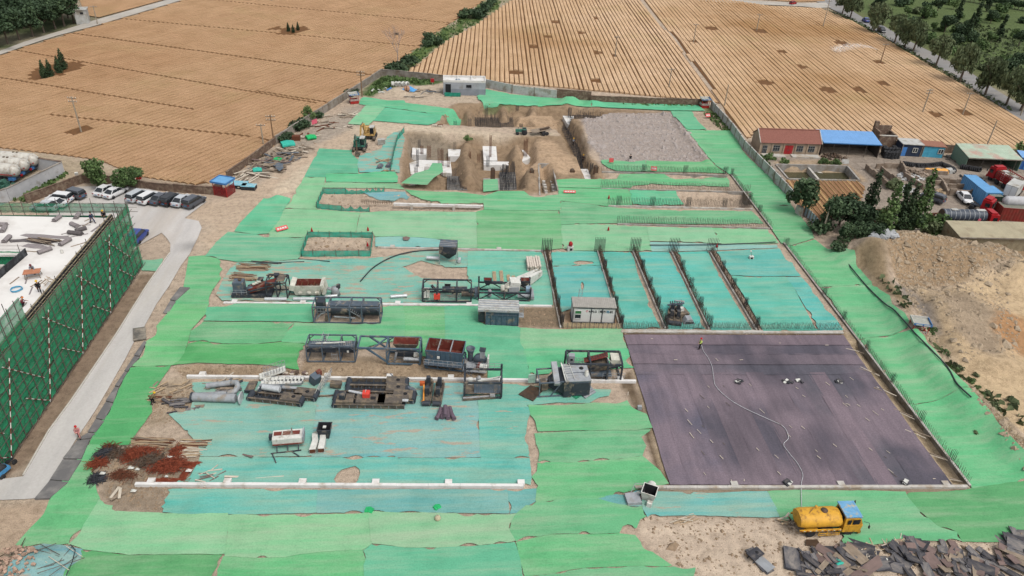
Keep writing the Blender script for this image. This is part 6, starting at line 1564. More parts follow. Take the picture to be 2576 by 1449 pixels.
def container(c,L,W,h,rz,m,top,label,z=0.0):
 t=empty('shipping_container',c,rz,label,'container','containers in the yard')
 def corr(p,q,name):
  p,q=Vector(p),Vector(q);n=max(4,int((q-p).length/.14));d=(q-p);nn=Vector((d.y,-d.x,0)).normalized();V=[];F=[]
  for i in range(n+1):
   o=nn*(.035 if(i//2)%2 else 0);a_=p+d*i/n+o
   V+=[(a_.x,a_.y,.12),(a_.x,a_.y,h-.1)]
  F=[(2*i,2*i+2,2*i+3,2*i+1)for i in range(n)]
  MB().add(V,F).build(name,m,t)
 x,y=L/2,W/2
 corr((-x,-y,0),(x,-y,0),'side_wall');corr((x,y,0),(-x,y,0),'side_wall');corr((-x,y,0),(-x,-y,0),'end_wall')
 for s in(-1,1):
  d_=MB().box((x-.02,s*y/2,h/2),(.06,y-.04,h-.2)).build('door',m,t)
  for k in(-.2,.2):MB().tube([(x+.04,s*y/2+k,.2),(x+.04,s*y/2+k,h-.2)],.02,5).build('lock_bar',MSTEEL,d_)
 MB().box((0,0,h-.03),(L-.1,W-.1,.06)).build('roof',top,t)
 for sx in(-1,1):
  for sy in(-1,1):MB().box((sx*x,sy*y,h/2),(.16,.16,h)).build('corner_post',m,t)
 for zz in(.06,h-.05):
  for sy in(-1,1):MB().bar((-x,sy*y,zz),(x,sy*y,zz),.12).build('rail',m,t)
  for sx in(-1,1):MB().bar((sx*x,-y,zz),(sx*x,y,zz),.12).build('rail',m,t)
 return t
def cont_px(a,b,W,h,m,top,label):
 """a, b: roof-level centre of the two ends"""
 A_,B_=P(*a,h),P(*b,h);c=(A_+B_)/2;d=B_-A_
 return container((c.x,c.y,0),d.length,W,h,math.atan2(d.y,d.x),m,top,label)
cont_px((2441,440),(2475,467),2.4,2.6,MCBL,MCBL,'long light blue container behind the shorter one')
cont_px((2479,467),(2503,485),3.2,2.8,MCBL,MCBL,'wide light blue container in front with its end to the sedan')
cont_px((2500,487),(2511,495),2.4,2.5,MCGR,MCGT,'dark green container with a grey top')
cont_px((2518,515),(2600,521),2.5,2.6,MCRD,MCGT,'red container carrying a grey tank at the picture edge')
t=empty('grey_tank',P(2560,512,2.6),-.05,'grey horizontal tank lying behind the red container','tank')
MB().lathe([(.0,-2.9),(.7,-2.7),(.9,-2.3),(.9,2.3),(.7,2.7),(0,2.9)],(0,0,.5),'x',16).build('shell',MRENDER,t);MB().box((0,0,-.3),(.3,1.4,1.0)).build('saddle',MSTEEL,t)
MKX=mat('water_cube',A(230,230,226),.5)
MB().box((0,0,.5),(1.6,1.0,1.0)).box((0,0,1.05),(.4,.4,.12)).build('plastic_tank',MKX,None,P(2506,514),label='white plastic tank beside the green container',cat='tank')
MB().lathe([(.3,0),(.34,.5),(.2,.8)],n=10).build('orange_float',mat('orange_paint',A(240,150,40),.5),None,P(2511,529),label='orange float beside the red container',cat='float')
rubble('debris',(2205,640),2.4,12,mat('grey_tarp',A(176,178,180),.7,var=.2),'grey tarpaulin scraps at the foot of the spoil heap',1.3,hgt=.3)
# plant machinery lying in the yard
KM=dict(var=.25,scale=1.6,dirt=A(150,136,118),dirt_amt=.18)
MSL=mat('paint_slate',A(92,104,116),.55,**KM);MSLD=mat('paint_dark',A(58,64,72),.55,**KM);MSLL=mat('paint_lightgrey',A(164,168,172),.55,**KM)
MSLB=mat('paint_blueslate',A(84,106,122),.6,**KM);MWP_=mat('paint_white',A(222,222,214),.55,**KM);MOX=mat('primer_red',A(122,58,48),.75,**KM)
MALU=mat('foil_wrap',A(216,220,222),.35,.3,var=.2,scale=4);MGRI=mat('grime_steel',A(108,100,92),.75,.2,var=.35,scale=2,dirt=A(150,134,112),dirt_amt=.35);MCREAM=mat('cream_paint',A(216,214,200),.65,**KM)
GM='asphalt plant modules in the yard'
def mach(name,a,b,label,cat='machine',group=GM,z=None):
 A_,B_=P(*a),P(*b);d=B_-A_
 zz=(max(Hs(A_.x,A_.y),0)+.12)if z is None else z
 return empty(name,(A_.x,A_.y,zz),math.atan2(d.y,d.x),label,cat,group),d.length
def frame(t,L,W,H,m,mids=(.5,),tb=.18,diag=(),brace=True,x0=0.0):
 mb=MB()
 for y in(0,W):
  for z in(tb/2,H-tb/2):mb.bar((x0,y,z),(x0+L,y,z),tb)
  for f in(0,*mids,1):mb.bar((x0+L*f,y,tb),(x0+L*f,y,H-tb),tb*.95)
  if brace:
   for f,s in((0,1),(1,-1)):mb.bar((x0+L*f,y,H-.7),(x0+L*f+s*.6,y,H-tb),tb*.6)
  for f0,f1 in diag:mb.bar((x0+L*f0,y,tb),(x0+L*f1,y,H*.9),tb*.6)
 for f in(0,*mids,1):
  for z in(tb/2,H-tb/2):mb.bar((x0+L*f,tb/2,z),(x0+L*f,W-tb/2,z),tb*.9)
 return mb.build('frame',m,t)
def railing(t,a,b,h,m,n=5):
 mb=MB();a,b=Vector(a),Vector(b)
 for i in range(n+1):p=a.lerp(b,i/n);mb.bar(p,p+Vector((0,0,h)),.04)
 for k in(.5,1):mb.bar(a+Vector((0,0,h*k)),b+Vector((0,0,h*k)),.04)
 return mb.build('rail',m,t)
def ladder(t,a,b,w,m,n=9):
 mb=MB();a,b=Vector(a),Vector(b);d=(b-a).normalized();s=d.cross(Vector((0,0,1))if abs(d.z)<.9 else Vector((0,1,0))).normalized()*w/2
 mb.bar(a+s,b+s,.05);mb.bar(a-s,b-s,.05)
 for i in range(1,n):p=a.lerp(b,i/n);mb.bar(p+s,p-s,.04)
 return mb.build('ladder_frame',m,t)
def drum(t,a,b,r,m,name='drum',n=16,caps=True):
 o=MB().tube([a,b],r,n).build(name,m,t)
 a,b=Vector(a),Vector(b)
 for f in(.04,.5,.96):
  p=a.lerp(b,f);d=(b-a).normalized()*.05;MB().tube([p-d,p+d],r*1.06,n).build('band',m,o)
 return o
def bin_(t,x0,y0,z0,lx,ly,h,tp,m,inner,name='bin',flip=False):
 """tapered open bin, wide end up"""
 ring=lambda k,z,q:[(x0+lx/2+sx*(lx/2*k-q),y0+ly/2+sy*(ly/2*k-q),z)for sx,sy in((-1,-1),(1,-1),(1,1),(-1,1))]
 mb=MB();mb.loft(ring(tp,z0,0),ring(1,z0+h,0));mb.loft(ring(1,z0+h,0),ring(1,z0+h,.09));
 mb.add(ring(tp,z0,0),[(3,2,1,0)])
 o=mb.build(name,m,t)
 MB().loft(ring(1,z0+h-.01,.08),ring(tp,z0+.1,.06)).add(ring(tp,z0+.1,.06),[(0,1,2,3)]).build('lining',inner,o)
 return o
def motor(t,c,s,m,ax='x'):
 x,y,z=c
 o=MB().lathe([(.0,-.5),(.3,-.48),(.32,.3),(.22,.36),(.22,.5),(0,.52)],(x,y,z),ax,10).build('motor',m,t)
 MB().box((x,y,z+.34),(.3,.26,.14)).build('terminal_box',m,o)
 return o
t,L=mach('burner_unit',(584,753),(724,753),'dark burner unit with a grey fan box and sloping chute')
MB().box((L*.35,1.1,.28),(L*.72,2.1,.5)).build('base_frame',MSLD,t);frame(t,L*.36,2.2,2.7,MSLD,(.5,),.16,x0=L*.64)
MB().box((.9,1.3,1.35),(1.5,1.3,1.6)).build('fan_box',MSL,t);MB().lathe([(.2,0),(.28,.25),(.22,.25)],(1.1,1.4,2.15),n=12).build('vent',MBROWN,t)
bm_=MB();bm_.bar((1.9,.15,.9),(L*.98,.15,2.6),.2,.16);bm_.bar((1.9,2.0,.9),(L*.98,2.0,2.6),.2,.16);bm_.build('chute_frame',MSLD,t)
MB().bar((2.4,1.05,.9),(L*.8,1.05,2.1),1.2,.7).build('chute',MOX,t);MB().box((L*.9,1.1,2.75),(1.1,1.7,.1)).build('deck',MGRI,t)
for x,z in((3.9,1.7),(6.2,2.4)):MB().box((x,1.9,z),(.55,.55,.9)).build('inlet',MSLD,t);MB().box((x,1.9,z+.5),(.75,.7,.1)).build('flange',MSLD,t)
motor(t,(2.6,.8,1.2),1,MSL);railing(t,(0,0,.6),(2.2,0,.6),.8,MSLL,3)
for i in range(3):MB().tube([(2.9+i*.4,1.05,1.75+i*.18),(3.3+i*.4,1.05,1.8+i*.2)],.18,8).build('roller',MCREAM,t)
t,L=mach('mixer_bin',(743,753),(812,753),'cream mixer bin lying open with rusty inside')
bin_(t,-.5,.3,.25,L+.6,2.1,1.7,.78,MCREAM,MOX,'bin');MB().box((-.35,1.35,1.65),(.7,2.3,.9),0,0,.25).build('end_hood',MCREAM,t);MB().box((L+.1,1.35,1.3),(.5,2.2,1.6),0,0,-.15).build('end_hood',MCREAM,t)
MB().lathe([(.0,-.06),(.34,-.06),(.36,.0),(0,.02)],(L*.5,.32,.75),'y',14).build('bearing_cap',MCREAM,t)
for x in(L*.2,L*.8):MB().box((x,.25,.8),(.5,.3,.3)).build('bracket',MCREAM,t)
for x in(.8,1.7,2.6):MB().box((x,1.35,1.35),(.12,1.5,.5)).build('mixing_arm',MRUST,t)
for a,b,lb in(((667,758),(722,758),'white foil wrapped roller in front of the dark burner unit'),((739,757),(797,757),'white foil wrapped roller in front of the cream bin'),((818,753),(849,749),'short white roller beside the railed frame'),((983,752),(1024,749),'white roller behind the railed frame')):
 t,L=mach('foil_roller',a,b,lb,'roller','white rollers in the yard');MB().tube([(0,0,.26),(L,0,.26)],.25,12).build('shell',MALU,t)
 for x in(-.02,L-.06):MB().tube([(x,0,.26),(x+.08,0,.26)],.19,12).build('end_cap',MWP_,t)
t,L=mach('grey_pump',(828,747),(852,747),'small grey pump with two outlets on the worn net','pump')
MB().lathe([(0,0),(.7,0),(.55,.9),(.5,1.3),(0,1.35)],(.9,.4,0),n=12).build('casing',MSLL,t);MB().tube([(.8,.4,.9),(0,.4,1.05),(-.1,.4,1.2)],.22,10).build('outlet',MSLL,t);MB().tube([(1.0,.4,.9),(1.4,.5,1.3),(1.4,.5,1.7)],.3,10).build('outlet',MSLD,t)
t,L=mach('dryer_frame',(790,814),(957,816),'long grey frame with a dark drum and a stair gangway inside')
frame(t,L,2.5,2.7,MSL,(.23,.55,.73),.17)
drum(t,(L*.24,1.6,1.25),(L*.98,1.6,1.25),.85,MSLD);MB().box((L*.6,1.6,2.2),(L*.74,1.2,.12)).build('catwalk',MSL,t)
ladder(t,(L*.5,.7,2.2),(L*.72,.5,.9),.8,MSLL,8);ladder(t,(L*.33,1.2,2.3),(L*.42,1.2,2.9),.8,MSLL,5);MB().bar((L*.3,.5,.75),(L*.62,.4,.6),.16).build('tube',MSLL,t)
MB().box((.9,1.7,1.9),(1.0,1.2,1.5)).build('gearbox',MSLD,t);railing(t,(.6,.3,1.3),(1.9,.3,1.3),.9,MSLL,3);MB().tube([(L*.18,.4,.1),(L*.19,.4,1.0)],.2,10).build('pipe',MGRI,t);MB().tube([(.3,.5,.3),(1.0,.5,1.2),(1.6,.5,1.4)],.09,6).build('pipe',MSLL,t)
railing(t,(L*.78,.5,1.1),(L*.96,.5,1.1),.9,MSLD,3)
t,L=mach('screen_frame',(774,912),(894,913),'grey frame with a dark trough and a stair lying across its top')
frame(t,L,2.4,2.6,MSL,(.33,.69),.15);MB().box((L*.5,1.2,1.55),(L*1.02,1.7,.6)).build('trough',MSLD,t);MB().box((L*.5,1.2,1.9),(L*.98,1.3,.08)).build('trough_cover',MSL,t)
ladder(t,(.4,1.5,2.1),(3.0,1.3,2.35),.9,MSLL,12);ladder(t,(1.9,.9,2.3),(2.3,2.2,3.1),.8,MSLL,6);ladder(t,(3.2,.7,2.1),(5.8,1.0,2.4),.9,MSLL,11);MB().bar((1.2,.6,2.5),(L*.8,.8,2.6),.14).build('pole',MWP_,t)
ladder(t,(L*.58,-.05,.3),(L*.58,-.05,1.5),.7,MSLL,5);MB().box((L*.33,1.1,.9),(.4,.5,.8)).build('support',MSLD,t);MB().box((L*.86,.2,1.55),(.25,.1,.25)).build('white_tag',MWP_,t)
t,L=mach('elevator_frame',(974,918),(1057,920),'slate frame with a long boom and a red lined hopper')
frame(t,L,2.5,2.6,MSLB,(),.2);bm_=MB();X=-3.6
for y in(0,2.5):bm_.bar((X,y,2.5),(0,y,2.5),.2);bm_.bar((X+1.1,y,2.5),(0,y,.4),.2)
bm_.bar((X,0,2.5),(X,2.5,2.5),.2);bm_.bar((X*.45,.1,2.5),(-.1,2.4,2.5),.16);bm_.build('boom_frame',MSLB,t)
bin_(t,.7,.75,1.5,3.3,1.6,1.15,.6,MGRI,MOX,'hopper');MB().tube([(.9,.4,.2),(1.2,.4,1.6)],.16,10).build('tube',MSLL,t);drum(t,(2.1,.4,.65),(4.2,.4,.6),.24,MALU,'roller');MB().box((2.4,1.3,.95),(2.6,.9,.7)).build('gearbox',MSLD,t)
railing(t,(.3,-.05,.2),(4.3,-.05,.2),.9,MSL,5);MB().box((3.7,.5,1.25),(.6,.5,.4)).build('motor_box',MWP_,t)
t,L=mach('feed_bin',(1070,931),(1222,946),'slate feed bin with a dark red lining and a fan deck beside it')
bx=L*.62
frame(t,bx,2.5,1.2,MSLB,(.33,.66),.16,((0,.33),(.66,.33),(.66,1)));bin_(t,.0,.0,1.15,bx,2.7,1.7,.92,MSLB,MOX,'bin')
for f in(.33,.66):MB().bar((bx*f,.1,2.8),(bx*f,2.6,2.8),.1,.3).build('divider',MSLL,t)
for f in np.linspace(.06,.94,8):MB().bar((bx*f,.02,1.3),(bx*f,-.06,2.8),.07).build('rib',MSLB,t)
railing(t,(0,-.7,1.1),(bx,-.7,1.1),.85,MSLL,8);MB().box((bx/2,-.35,1.08),(bx,.7,.06)).build('walkway',MSL,t);MB().box((bx*.36,-.12,1.95),(.32,.2,.3)).build('white_box',MWP_,t)
MB().box((bx+(L-bx)/2,1.0,.35),(L-bx,2.6,.14)).build('fan_deck',MSLL,t);railing(t,(L-.05,-.2,.4),(L-.05,2.2,.4),1.1,MSLL,4)
MB().lathe([(.34,0),(.36,1.2),(.5,1.7),(.62,1.95),(.5,1.95),(.28,1.2)],(bx+.7,1.9,.4),n=16).build('inlet_pipe',MSL,t)
MB().lathe([(.0,-.25),(.85,-.25),(.9,0),(.85,.25),(0,.25)],(bx+2.0,1.4,1.1),'y',18).build('fan_casing',MSL,t);MB().box((bx+2.3,1.4,2.1),(.6,.6,1.2)).build('outlet',MSLL,t);MB().box((bx+2.3,1.4,2.73),(.8,.8,.08)).build('flange',MSLD,t)
motor(t,(bx+2.0,.5,.8),1,MOX,'y');MB().box((bx+2.6,.1,.8),(.9,.7,.8)).build('control_box',MWP_,t);MB().box((bx+3.1,1.0,1.2),(.15,.9,1.6)).build('guard',MWP_,t);ladder(t,(bx+.1,-.6,1.1),(bx+1.4,-.6,.1),.7,MSL,6)
t,L=mach('transport_frame',(1063,761),(1194,763),'open dark frame with white hoods and rollers inside')
frame(t,L*.93,2.6,2.3,MSLD,(.3,.7),.2);bin_(t,3.1,1.4,.9,.9,.9,.8,.5,MSLD,MDARK,'funnel');
for x in(.35,.8):MB().box((x,.9,1.0),(.36,.9,1.3),0,-.3).build('white_hood',MWP_,t)
MB().bar((1.2,2.0,1.6),(2.4,1.2,.5),.3).build('arm',MSLD,t);MB().box((4.6,1.3,1.5),(3.6,.7,.35)).build('beam',MSLD,t);drum(t,(5.6,.9,.9),(7.4,.9,.9),.4,MGRI,'cage_drum');MB().tube([(L*.9,1.0,1.4),(L*1.0,1.0,1.4)],.42,12).build('wheel',MSLD,t);railing(t,(2.4,.2,.3),(5.4,.2,.3),.8,MSLL,4);MB().box((4.3,.9,1.2),(.3,.3,.5)).build('hook',MSLD,t)
t,L=mach('mixer_tower',(1204,758),(1333,760),'dark truss frame holding white mixer parts and hoppers')
frame(t,L,2.8,1.5,MSLD,(.5,),.2,((0,.25),(.5,.25),(.5,.75),(1,.75)),False)
for x in(0,L):
 for y in(0,2.8):MB().box((x,y,1.9),(.26,.26,1.0)).build('stub_post',MSLD,t)
for x,s in((1.0,.9),(6.4,1.1)):bin_(t,x-.3,1.5,1.5,s+.3,s,1.0,.4,MSLD,MOX,'hopper')
MB().box((5.2,1.5,2.0),(1.5,1.6,1.4),.1,0,.12).build('white_hood',MWP_,t);MB().box((5.1,.75,1.5),(1.5,.3,.9),.1).build('hood_skirt',MSLL,t);MB().lathe([(0,-.5),(.55,-.5),(.6,.5),(0,.5)],(3.7,1.2,1.4),'x',12).build('drive_drum',MCREAM,t);motor(t,(4.3,.9,1.8),1,MCREAM);MB().bar((3.5,1.2,1.6),(4.8,1.4,2.7),.25).build('duct',MCREAM,t)
MB().box((2.4,2.0,1.9),(2.2,.4,.3)).build('beam',MSLD,t);MB().box((7.3,1.0,1.3),(.8,.9,1.0)).build('tank',mat('tank_blue',A(150,176,196),.5,**KM),t);drum(t,(5.7,.5,.6),(7.6,.5,.7),.3,MALU,'roller');MB().lathe([(.3,0),(.3,.9),(.18,1.0)],(1.6,.9,.3),n=10).build('bottle',MSLL,t);MB().box((-.35,1.2,.7),(.5,2.2,.5)).build('step',MSL,t);MB().box((L+.35,1.2,.5),(.5,2.2,.5)).build('step',MSLL,t)
t,L=mach('white_duct',(1315,727),(1356,704),'pair of big white ducts flaring beside the truss frame','duct',None)
for y,z in((0,.5),(.9,.3)):MB().loft([(0,y-.5,0),(0,y+.5,0),(0,y+.5,1.1+z),(0,y-.5,1.1+z)],[(4.2,y-.2,.5),(4.2,y+.15,.5),(4.2,y+.15,.9+z),(4.2,y-.2,.9+z)]).build('duct',MWP_,t)
t,L=mach('red_cabinet',(1092,764),(1107,764),'small red cabinet on legs before the open dark frame','cabinet',None)
MB().box((.42,.3,.95),(.9,.55,.75)).build('cabinet',mat('signal_red',A(226,76,62),.5,var=.15),t)
for x in(.05,.8):MB().box((x,.3,.3),(.07,.4,.6)).build('leg',MSTEEL,t)
t,L=mach('filter_house',(1222,819),(1303,822),'slate filter box with a white ribbed roof and ladder')
MB().box((L*.5,1.2,1.15),(L,2.3,2.3)).build('body',MSLB,t)
for i in range(7):MB().bar((L*i/6,-.02,.05),(L*i/6,-.02,2.25),.1).build('rib',MSLB,t)
MB().box((L/2,-.04,1.75),(L,.08,.1)).build('belt',MSL,t);MB().box((-.65,1.0,1.1),(.9,1.5,1.5)).build('inlet_hood',MSLD,t)
r_=MB().box((L/2-.55,1.2,2.42),(L+1.2,2.8,.2)).build('roof',MSLL,t)
for i in range(5):MB().box((L/2-.55,.05+i*.6,2.56),(L+1.1,.1,.1)).build('roof_rib',MWP_,r_)
railing(t,(-1.1,-.2,2.5),(L,-.2,2.5),.4,MWP_,8);ladder(t,(L+.35,.6,.9),(L+.35,.6,2.9),.6,MSLL,8);MB().box((L+.4,.8,1.3),(.7,1.0,.08)).build('platform',MSLL,t)
t,L=mach('site_office',(1438,813),(1545,816),'white site office container with dark frame and company lettering','cabin',None)
MOF=mat('office_white',A(228,228,224),.5,var=.08,scale=1.2);MOFR=mat('office_roof',A(176,172,164),.7,var=.2,scale=2)
W=2.45;Hh=2.65
for i in range(3):MB().box((L*(.17+.33*i),W/2,Hh/2),(L/3-.02,W,Hh-.1)).build('wall_panel',MOF,t)
fm=MB()
for x in(.06,L*.43,L*.69,L-.06):fm.bar((x,-.03,0),(x,-.03,Hh),.1)
for z in(.08,Hh-.12):fm.bar((0,-.03,z),(L,-.03,z),.12)
for x in(.06,L-.06):fm.bar((x,W+.03,0),(x,W+.03,Hh),.1)
for z in(.08,Hh-.12):fm.bar((-.03,0,z),(-.03,W,z),.12);fm.bar((L+.03,0,z),(L+.03,W,z),.12)
fm.build('frame',MSLD,t)
r_=MB().box((L/2,W/2,Hh+.03),(L+.1,W+.1,.1)).build('roof',MOFR,t)
for i in range(22):MB().box((.15+(L-.3)*i/21,W/2,Hh+.1),(.12,W,.05)).build('roof_rib',MOFR,r_)
w_=MB().box((.75,-.04,1.15),(.85,.08,.7)).build('window',MGL,t);MB().box((.75,-.04,1.85),(.85,.08,.5)).build('window',mat('green_notice',A(60,130,76),.5),t)
for k in(.78,1.52,2.12):MB().bar((.28,-.1,k),(1.22,-.1,k),.07).build('frame',MOF,w_)
for k in(.3,1.2):MB().bar((k,-.1,.78),(k,-.1,2.12),.07).build('frame',MOF,w_)
MB().tube([(0,0,0),(0,0,.004)],.17,20).build('logo',mat('logo_red',A(200,44,54),.5),t,(1.98,-.0,1.98)).rotation_euler=(math.pi/2,0,0)
def text(body,size,m,parent,loc,rot=(math.pi/2,0,0),bold=.006,sx=1.0):
 cu=bpy.data.curves.new('lettering','FONT');cu.body=body;cu.size=size;cu.extrude=.008;cu.offset=bold;cu.align_x='LEFT'
 o=bpy.data.objects.new('lettering',cu);COL.objects.link(o);bpy.context.view_layer.update();me=bpy.data.meshes.new_from_object(o.evaluated_get(bpy.context.evaluated_depsgraph_get()));bpy.data.objects.remove(o);o=link('lettering',me);o.parent=parent;o.location=loc;o.rotation_euler=rot;o.scale=(sx,1,1);me.materials.clear();me.materials.append(m);return o
MLET=mat('letter_black',(.02,.02,.024),.6)
text('N',.3,mat('letter_white',(.7,.7,.7),.6),t,(1.88,-.03,1.87),sx=.9);text('NFLG',.42,MLET,t,(2.24,-.03,1.83),sx=1.08,bold=.012)
MB().box((3.62,-.025,1.98),(.03,.02,.44)).build('divider_line',MLET,t);text('南方',.46,MLET,t,(3.72,-.03,1.82),sx=1.02);text('路',.46,mat('letter_blue',A(70,140,170),.6),t,(4.68,-.03,1.82),sx=1.02);text('机',.46,MLET,t,(5.16,-.03,1.82),sx=1.02)
ladder(t,(1.1,W+.3,1.2),(1.3,W+.6,3.7),.5,MSLL,9)
MB().box((L*.5,-.01,.2),(L*.96,.02,.06)).build('vent_strip',MSLL,t)
t,L=mach('hot_bin_frame',(1424,958),(1560,960),'black frame holding a tilted reddish ribbed panel')
frame(t,L,2.7,2.7,MSLD,(.42,.74),.22)
o=MB().box((3.7,1.5,2.55),(3.1,1.5,.14),.0,-.35,-.33).build('ribbed_panel',MOX,t)
for i in range(9):
 for k in(-.36,.36):MB().box((3.7+(-1.35+i*.33)*.94,1.5+k*.94-.05,2.66+(-1.35+i*.33)*.33+k*-.33),(.05,.6,.08),0,-.35,-.33).build('panel_rib',MSLD,o)
MB().box((3.9,1.4,1.5),(2.8,1.4,1.1),0,0,-.2).build('screen_box',MGRI,t);MB().bar((5.1,1.0,2.8),(5.9,1.2,1.8),.3,.06).build('white_strip',MWP_,t);MB().box((6.3,1.8,2.0),(1.3,1.5,1.0)).build('wrapped_gear',MCREAM,t);MB().box((.7,2.1,1.7),(.8,.7,1.5)).build('control_cabinet',MSLL,t);MB().box((.7,1.73,1.9),(.3,.04,.3)).build('cabinet_window',MDARK,t)
MB().box((4.4,.6,.7),(2.6,.9,.35)).build('channel',MSL,t);MB().bar((2.4,.6,1.0),(5.0,.9,2.0),.35).build('chute',MSLD,t);railing(t,(1.0,2.4,.5),(2.6,2.4,.5),1.2,MSLL,4);railing(t,(4.6,.15,.3),(7.4,.15,.3),.8,MSLL,5);drum(t,(5.4,1.2,1.3),(6.6,1.2,1.5),.3,MSLD,'drum')
for i in range(4):MB().lathe([(0,-.12),(.12,-.1),(.12,.1),(0,.12)],(3.0+i*.5,.9,1.4+i*.1),n=8).build('red_knob',mat('signal_red',A(226,76,62),.5),t)
t,L=mach('silo_box',(1419,1001),(1482,998),'grey silo box lying with its funnel toward the woven mat')
MB().box((L*.5,1.6,1.35),(L,3.3,2.2)).build('body',MSL,t);MB().box((L*.62,-.08,1.3),(L*.7,.06,1.8)).build('front_panel',MSLD,t);MB().box((L*.1,-.1,1.2),(L*.3,.08,2.3)).build('corner_panel',MSLD,t)
MB().loft([(-.02,0,.3),(-.02,0,2.3),(-.02,3.2,2.3),(-.02,3.2,.3)],[(-1.8,1.2,.7),(-1.8,1.2,1.5),(-1.8,2.2,1.5),(-1.8,2.2,.7)]).build('funnel',MSLD,t)
r_=MB().box((L*.5,1.6,2.5),(L*1.02,3.4,.1)).build('top_plate',MSLL,t);MB().lathe([(.28,0),(.28,.02),(0,.02)],(L*.75,2.3,2.56),n=16).build('manhole',MDARK,r_);MB().lathe([(.26,0),(.24,.7),(.1,.8)],(L*.86,.9,2.55),n=12).build('white_canister',MWP_,r_);MB().bar((.05,1.5,2.58),(L,1.5,2.58),.06,.04).build('seam',MSL,r_)
ladder(t,(.7,.1,2.66),(.5,3.2,2.7),.9,MWP_,7);MB().bar((-.02,.1,2.6),(-.02,3.3,2.7),.12).build('white_post',MWP_,t)
sf=MB()
for y in(.2,2.9):
 sf.bar((-.1,y,2.3),(-3.2,y,2.2),.14);sf.bar((-3.1,y,0),(-3.1,y,2.3),.12);sf.bar((-3.4,y,.1),(-.1,y,.1),.14);sf.bar((-1.7,y,.1),(-.4,y,2.2),.1)
sf.bar((-3.1,.2,2.2),(-3.1,2.9,2.2),.12);sf.build('stand_frame',MSL,t);MB().box((-1.0,1.6,2.5),(.7,3.2,.5),0,.3).build('chute',MSLL,t);MB().box((-2.4,1.5,.9),(.8,1.1,1.0),.2).build('valve',MGRI,t);MB().box((-3.7,2.6,1.0),(.9,.1,1.3)).build('grating',mat('pale_grate',A(176,206,190),.7),t);MB().box((L*.8,.3,.15),(.5,.8,.3)).build('foot',MSLD,t)
t,L=mach('air_conditioner',(1431+20,961),(1463,962),'white air conditioner unit beside the black frame','air conditioner',None)
MB().box((.5,.2,.4),(1.0,.4,.75)).build('case',MWP_,t);MB().lathe([(.27,-.02),(.27,0),(0,0)],(.42,-.01,.42),'y',14).build('fan_grille',MSLD,t)
t,L=mach('metal_pallet',(1468,1001),(1490,994),'grey ribbed pallet with clear sheets at the bare ground edge','pallet',None)
for i in range(4):MB().box((.9,i*.35,.12),(1.9,.26,.12),.25).build('slat',MSLL,t)
MB().box((-.5,.7,.06),(1.5,1.0,.05),.3).build('clear_sheet',MSN2,t)
t,L=mach('drum_stand',(1168,1003),(1261,1004),'frame with tall corner posts and a blue ribbed panel')
frame(t,L,2.6,2.5,MSLD,(),.22,brace=False);MB().box((L/2,1.3,.55),(L*.95,2.3,.1)).build('deck',MGRI,t)
for i in range(12):MB().box((1.3+i*.26,.55,1.05),(.2,.1,1.2),0,-.5).build('panel_rib',MSL,t)
MB().box((2.75,.6,1.0),(3.2,.06,1.2),0,-.5).build('panel',MSLB,t)
for x in(0,L):MB().box((x,2.6,1.6),(.26,.26,3.2)).build('tall_post',MSLD,t)
MB().lathe([(.3,0),(.3,.9),(.22,1.05),(0,1.1)],(1.7,2.1,.6),n=12).build('canister',MSLL,t);MB().box((.7,2.0,.95),(.5,.5,.9)).build('motor_box',MWP_,t);MB().bar((1.6,1.7,1.2),(4.6,2.2,1.6),.18).build('white_tube',MWP_,t);railing(t,(.2,2.5,2.5),(L-.2,2.5,2.5),.9,MSLL,6);MB().box((3.0,1.3,.75),(.9,.8,.3)).build('box',MSLL,t)
t,L=mach('steel_channel',(1165,1011),(1245,1006),'grey steel channel lying in front of the tall posted frame','steel beam',None)
for y in(0,.4):MB().bar((0,y,.2),(L,y,.25),.12,.3).build('flange',MGRI,t)
MB().bar((0,.2,.3),(L,.2,.35),.3,.06).build('web',MSLL,t);MB().box((L-.3,.2,.4),(.6,.5,.4)).build('end_block',MSLL,t)
def conveyor(a,b,label,w=1.15,head=True,tail=True,m=MGRI):
 t,L=mach('conveyor_trough',a,b,label,'conveyor','conveyor troughs lying in a row')
 for y in(0,w):MB().bar((0,y,.38),(L,y,.38),.1,.62).build('side_plate',m,t)
 MB().box((L/2,w/2,.16),(L,w-.1,.06)).build('floor_plate',MSLD,t);MB().box((L/2,-.12,.7),(L,.24,.06)).build('flange',m,t)
 n=max(4,int(L/.85))
 for i in range(n+1):MB().box((L*i/n,-.08,.38),(.06,.1,.6)).build('rib',MSLL,t)
 for i in range(n):MB().box((L*(i+.5)/n,w/2,.55),(.1,w-.12,.08)).build('cross_bar',MSLD,t)
 if head:
  MB().box((L-1.3,w/2,.85),(2.3,w+.2,.3)).build('head_cover',m,t);MB().lathe([(.24,0),(.24,.03),(0,.03)],(L-1.0,w/2,1.0),n=12).build('socket',MDARK,t)
  MB().tube([(L-.1,-.1,.5),(L-.1,w+.1,.5)],.42,12).build('head_drum',MSLD,t)
 if tail:MB().tube([(.1,-.1,.45),(.1,w+.1,.45)],.34,10).build('tail_drum',MSLD,t)
 return t,L
conveyor((626,1011),(757,1026),'front conveyor trough with a pale box, nearest the grey pipes')
conveyor((652,998),(792,1013),'conveyor trough carrying white wrapped rollers')
conveyor((874,979),(1022,981),'rear conveyor trough of the close pair behind the long ones')
conveyor((872,994),(1022,999),'second conveyor trough of the close pair behind the long ones')
conveyor((842,1013),(1040,1018),'longest conveyor trough with a bare flat top',1.3,True,True,MGRI)
t,L=conveyor((840,1028),(1018,1031),'covered conveyor trough with an orange box on top',1.4,False)
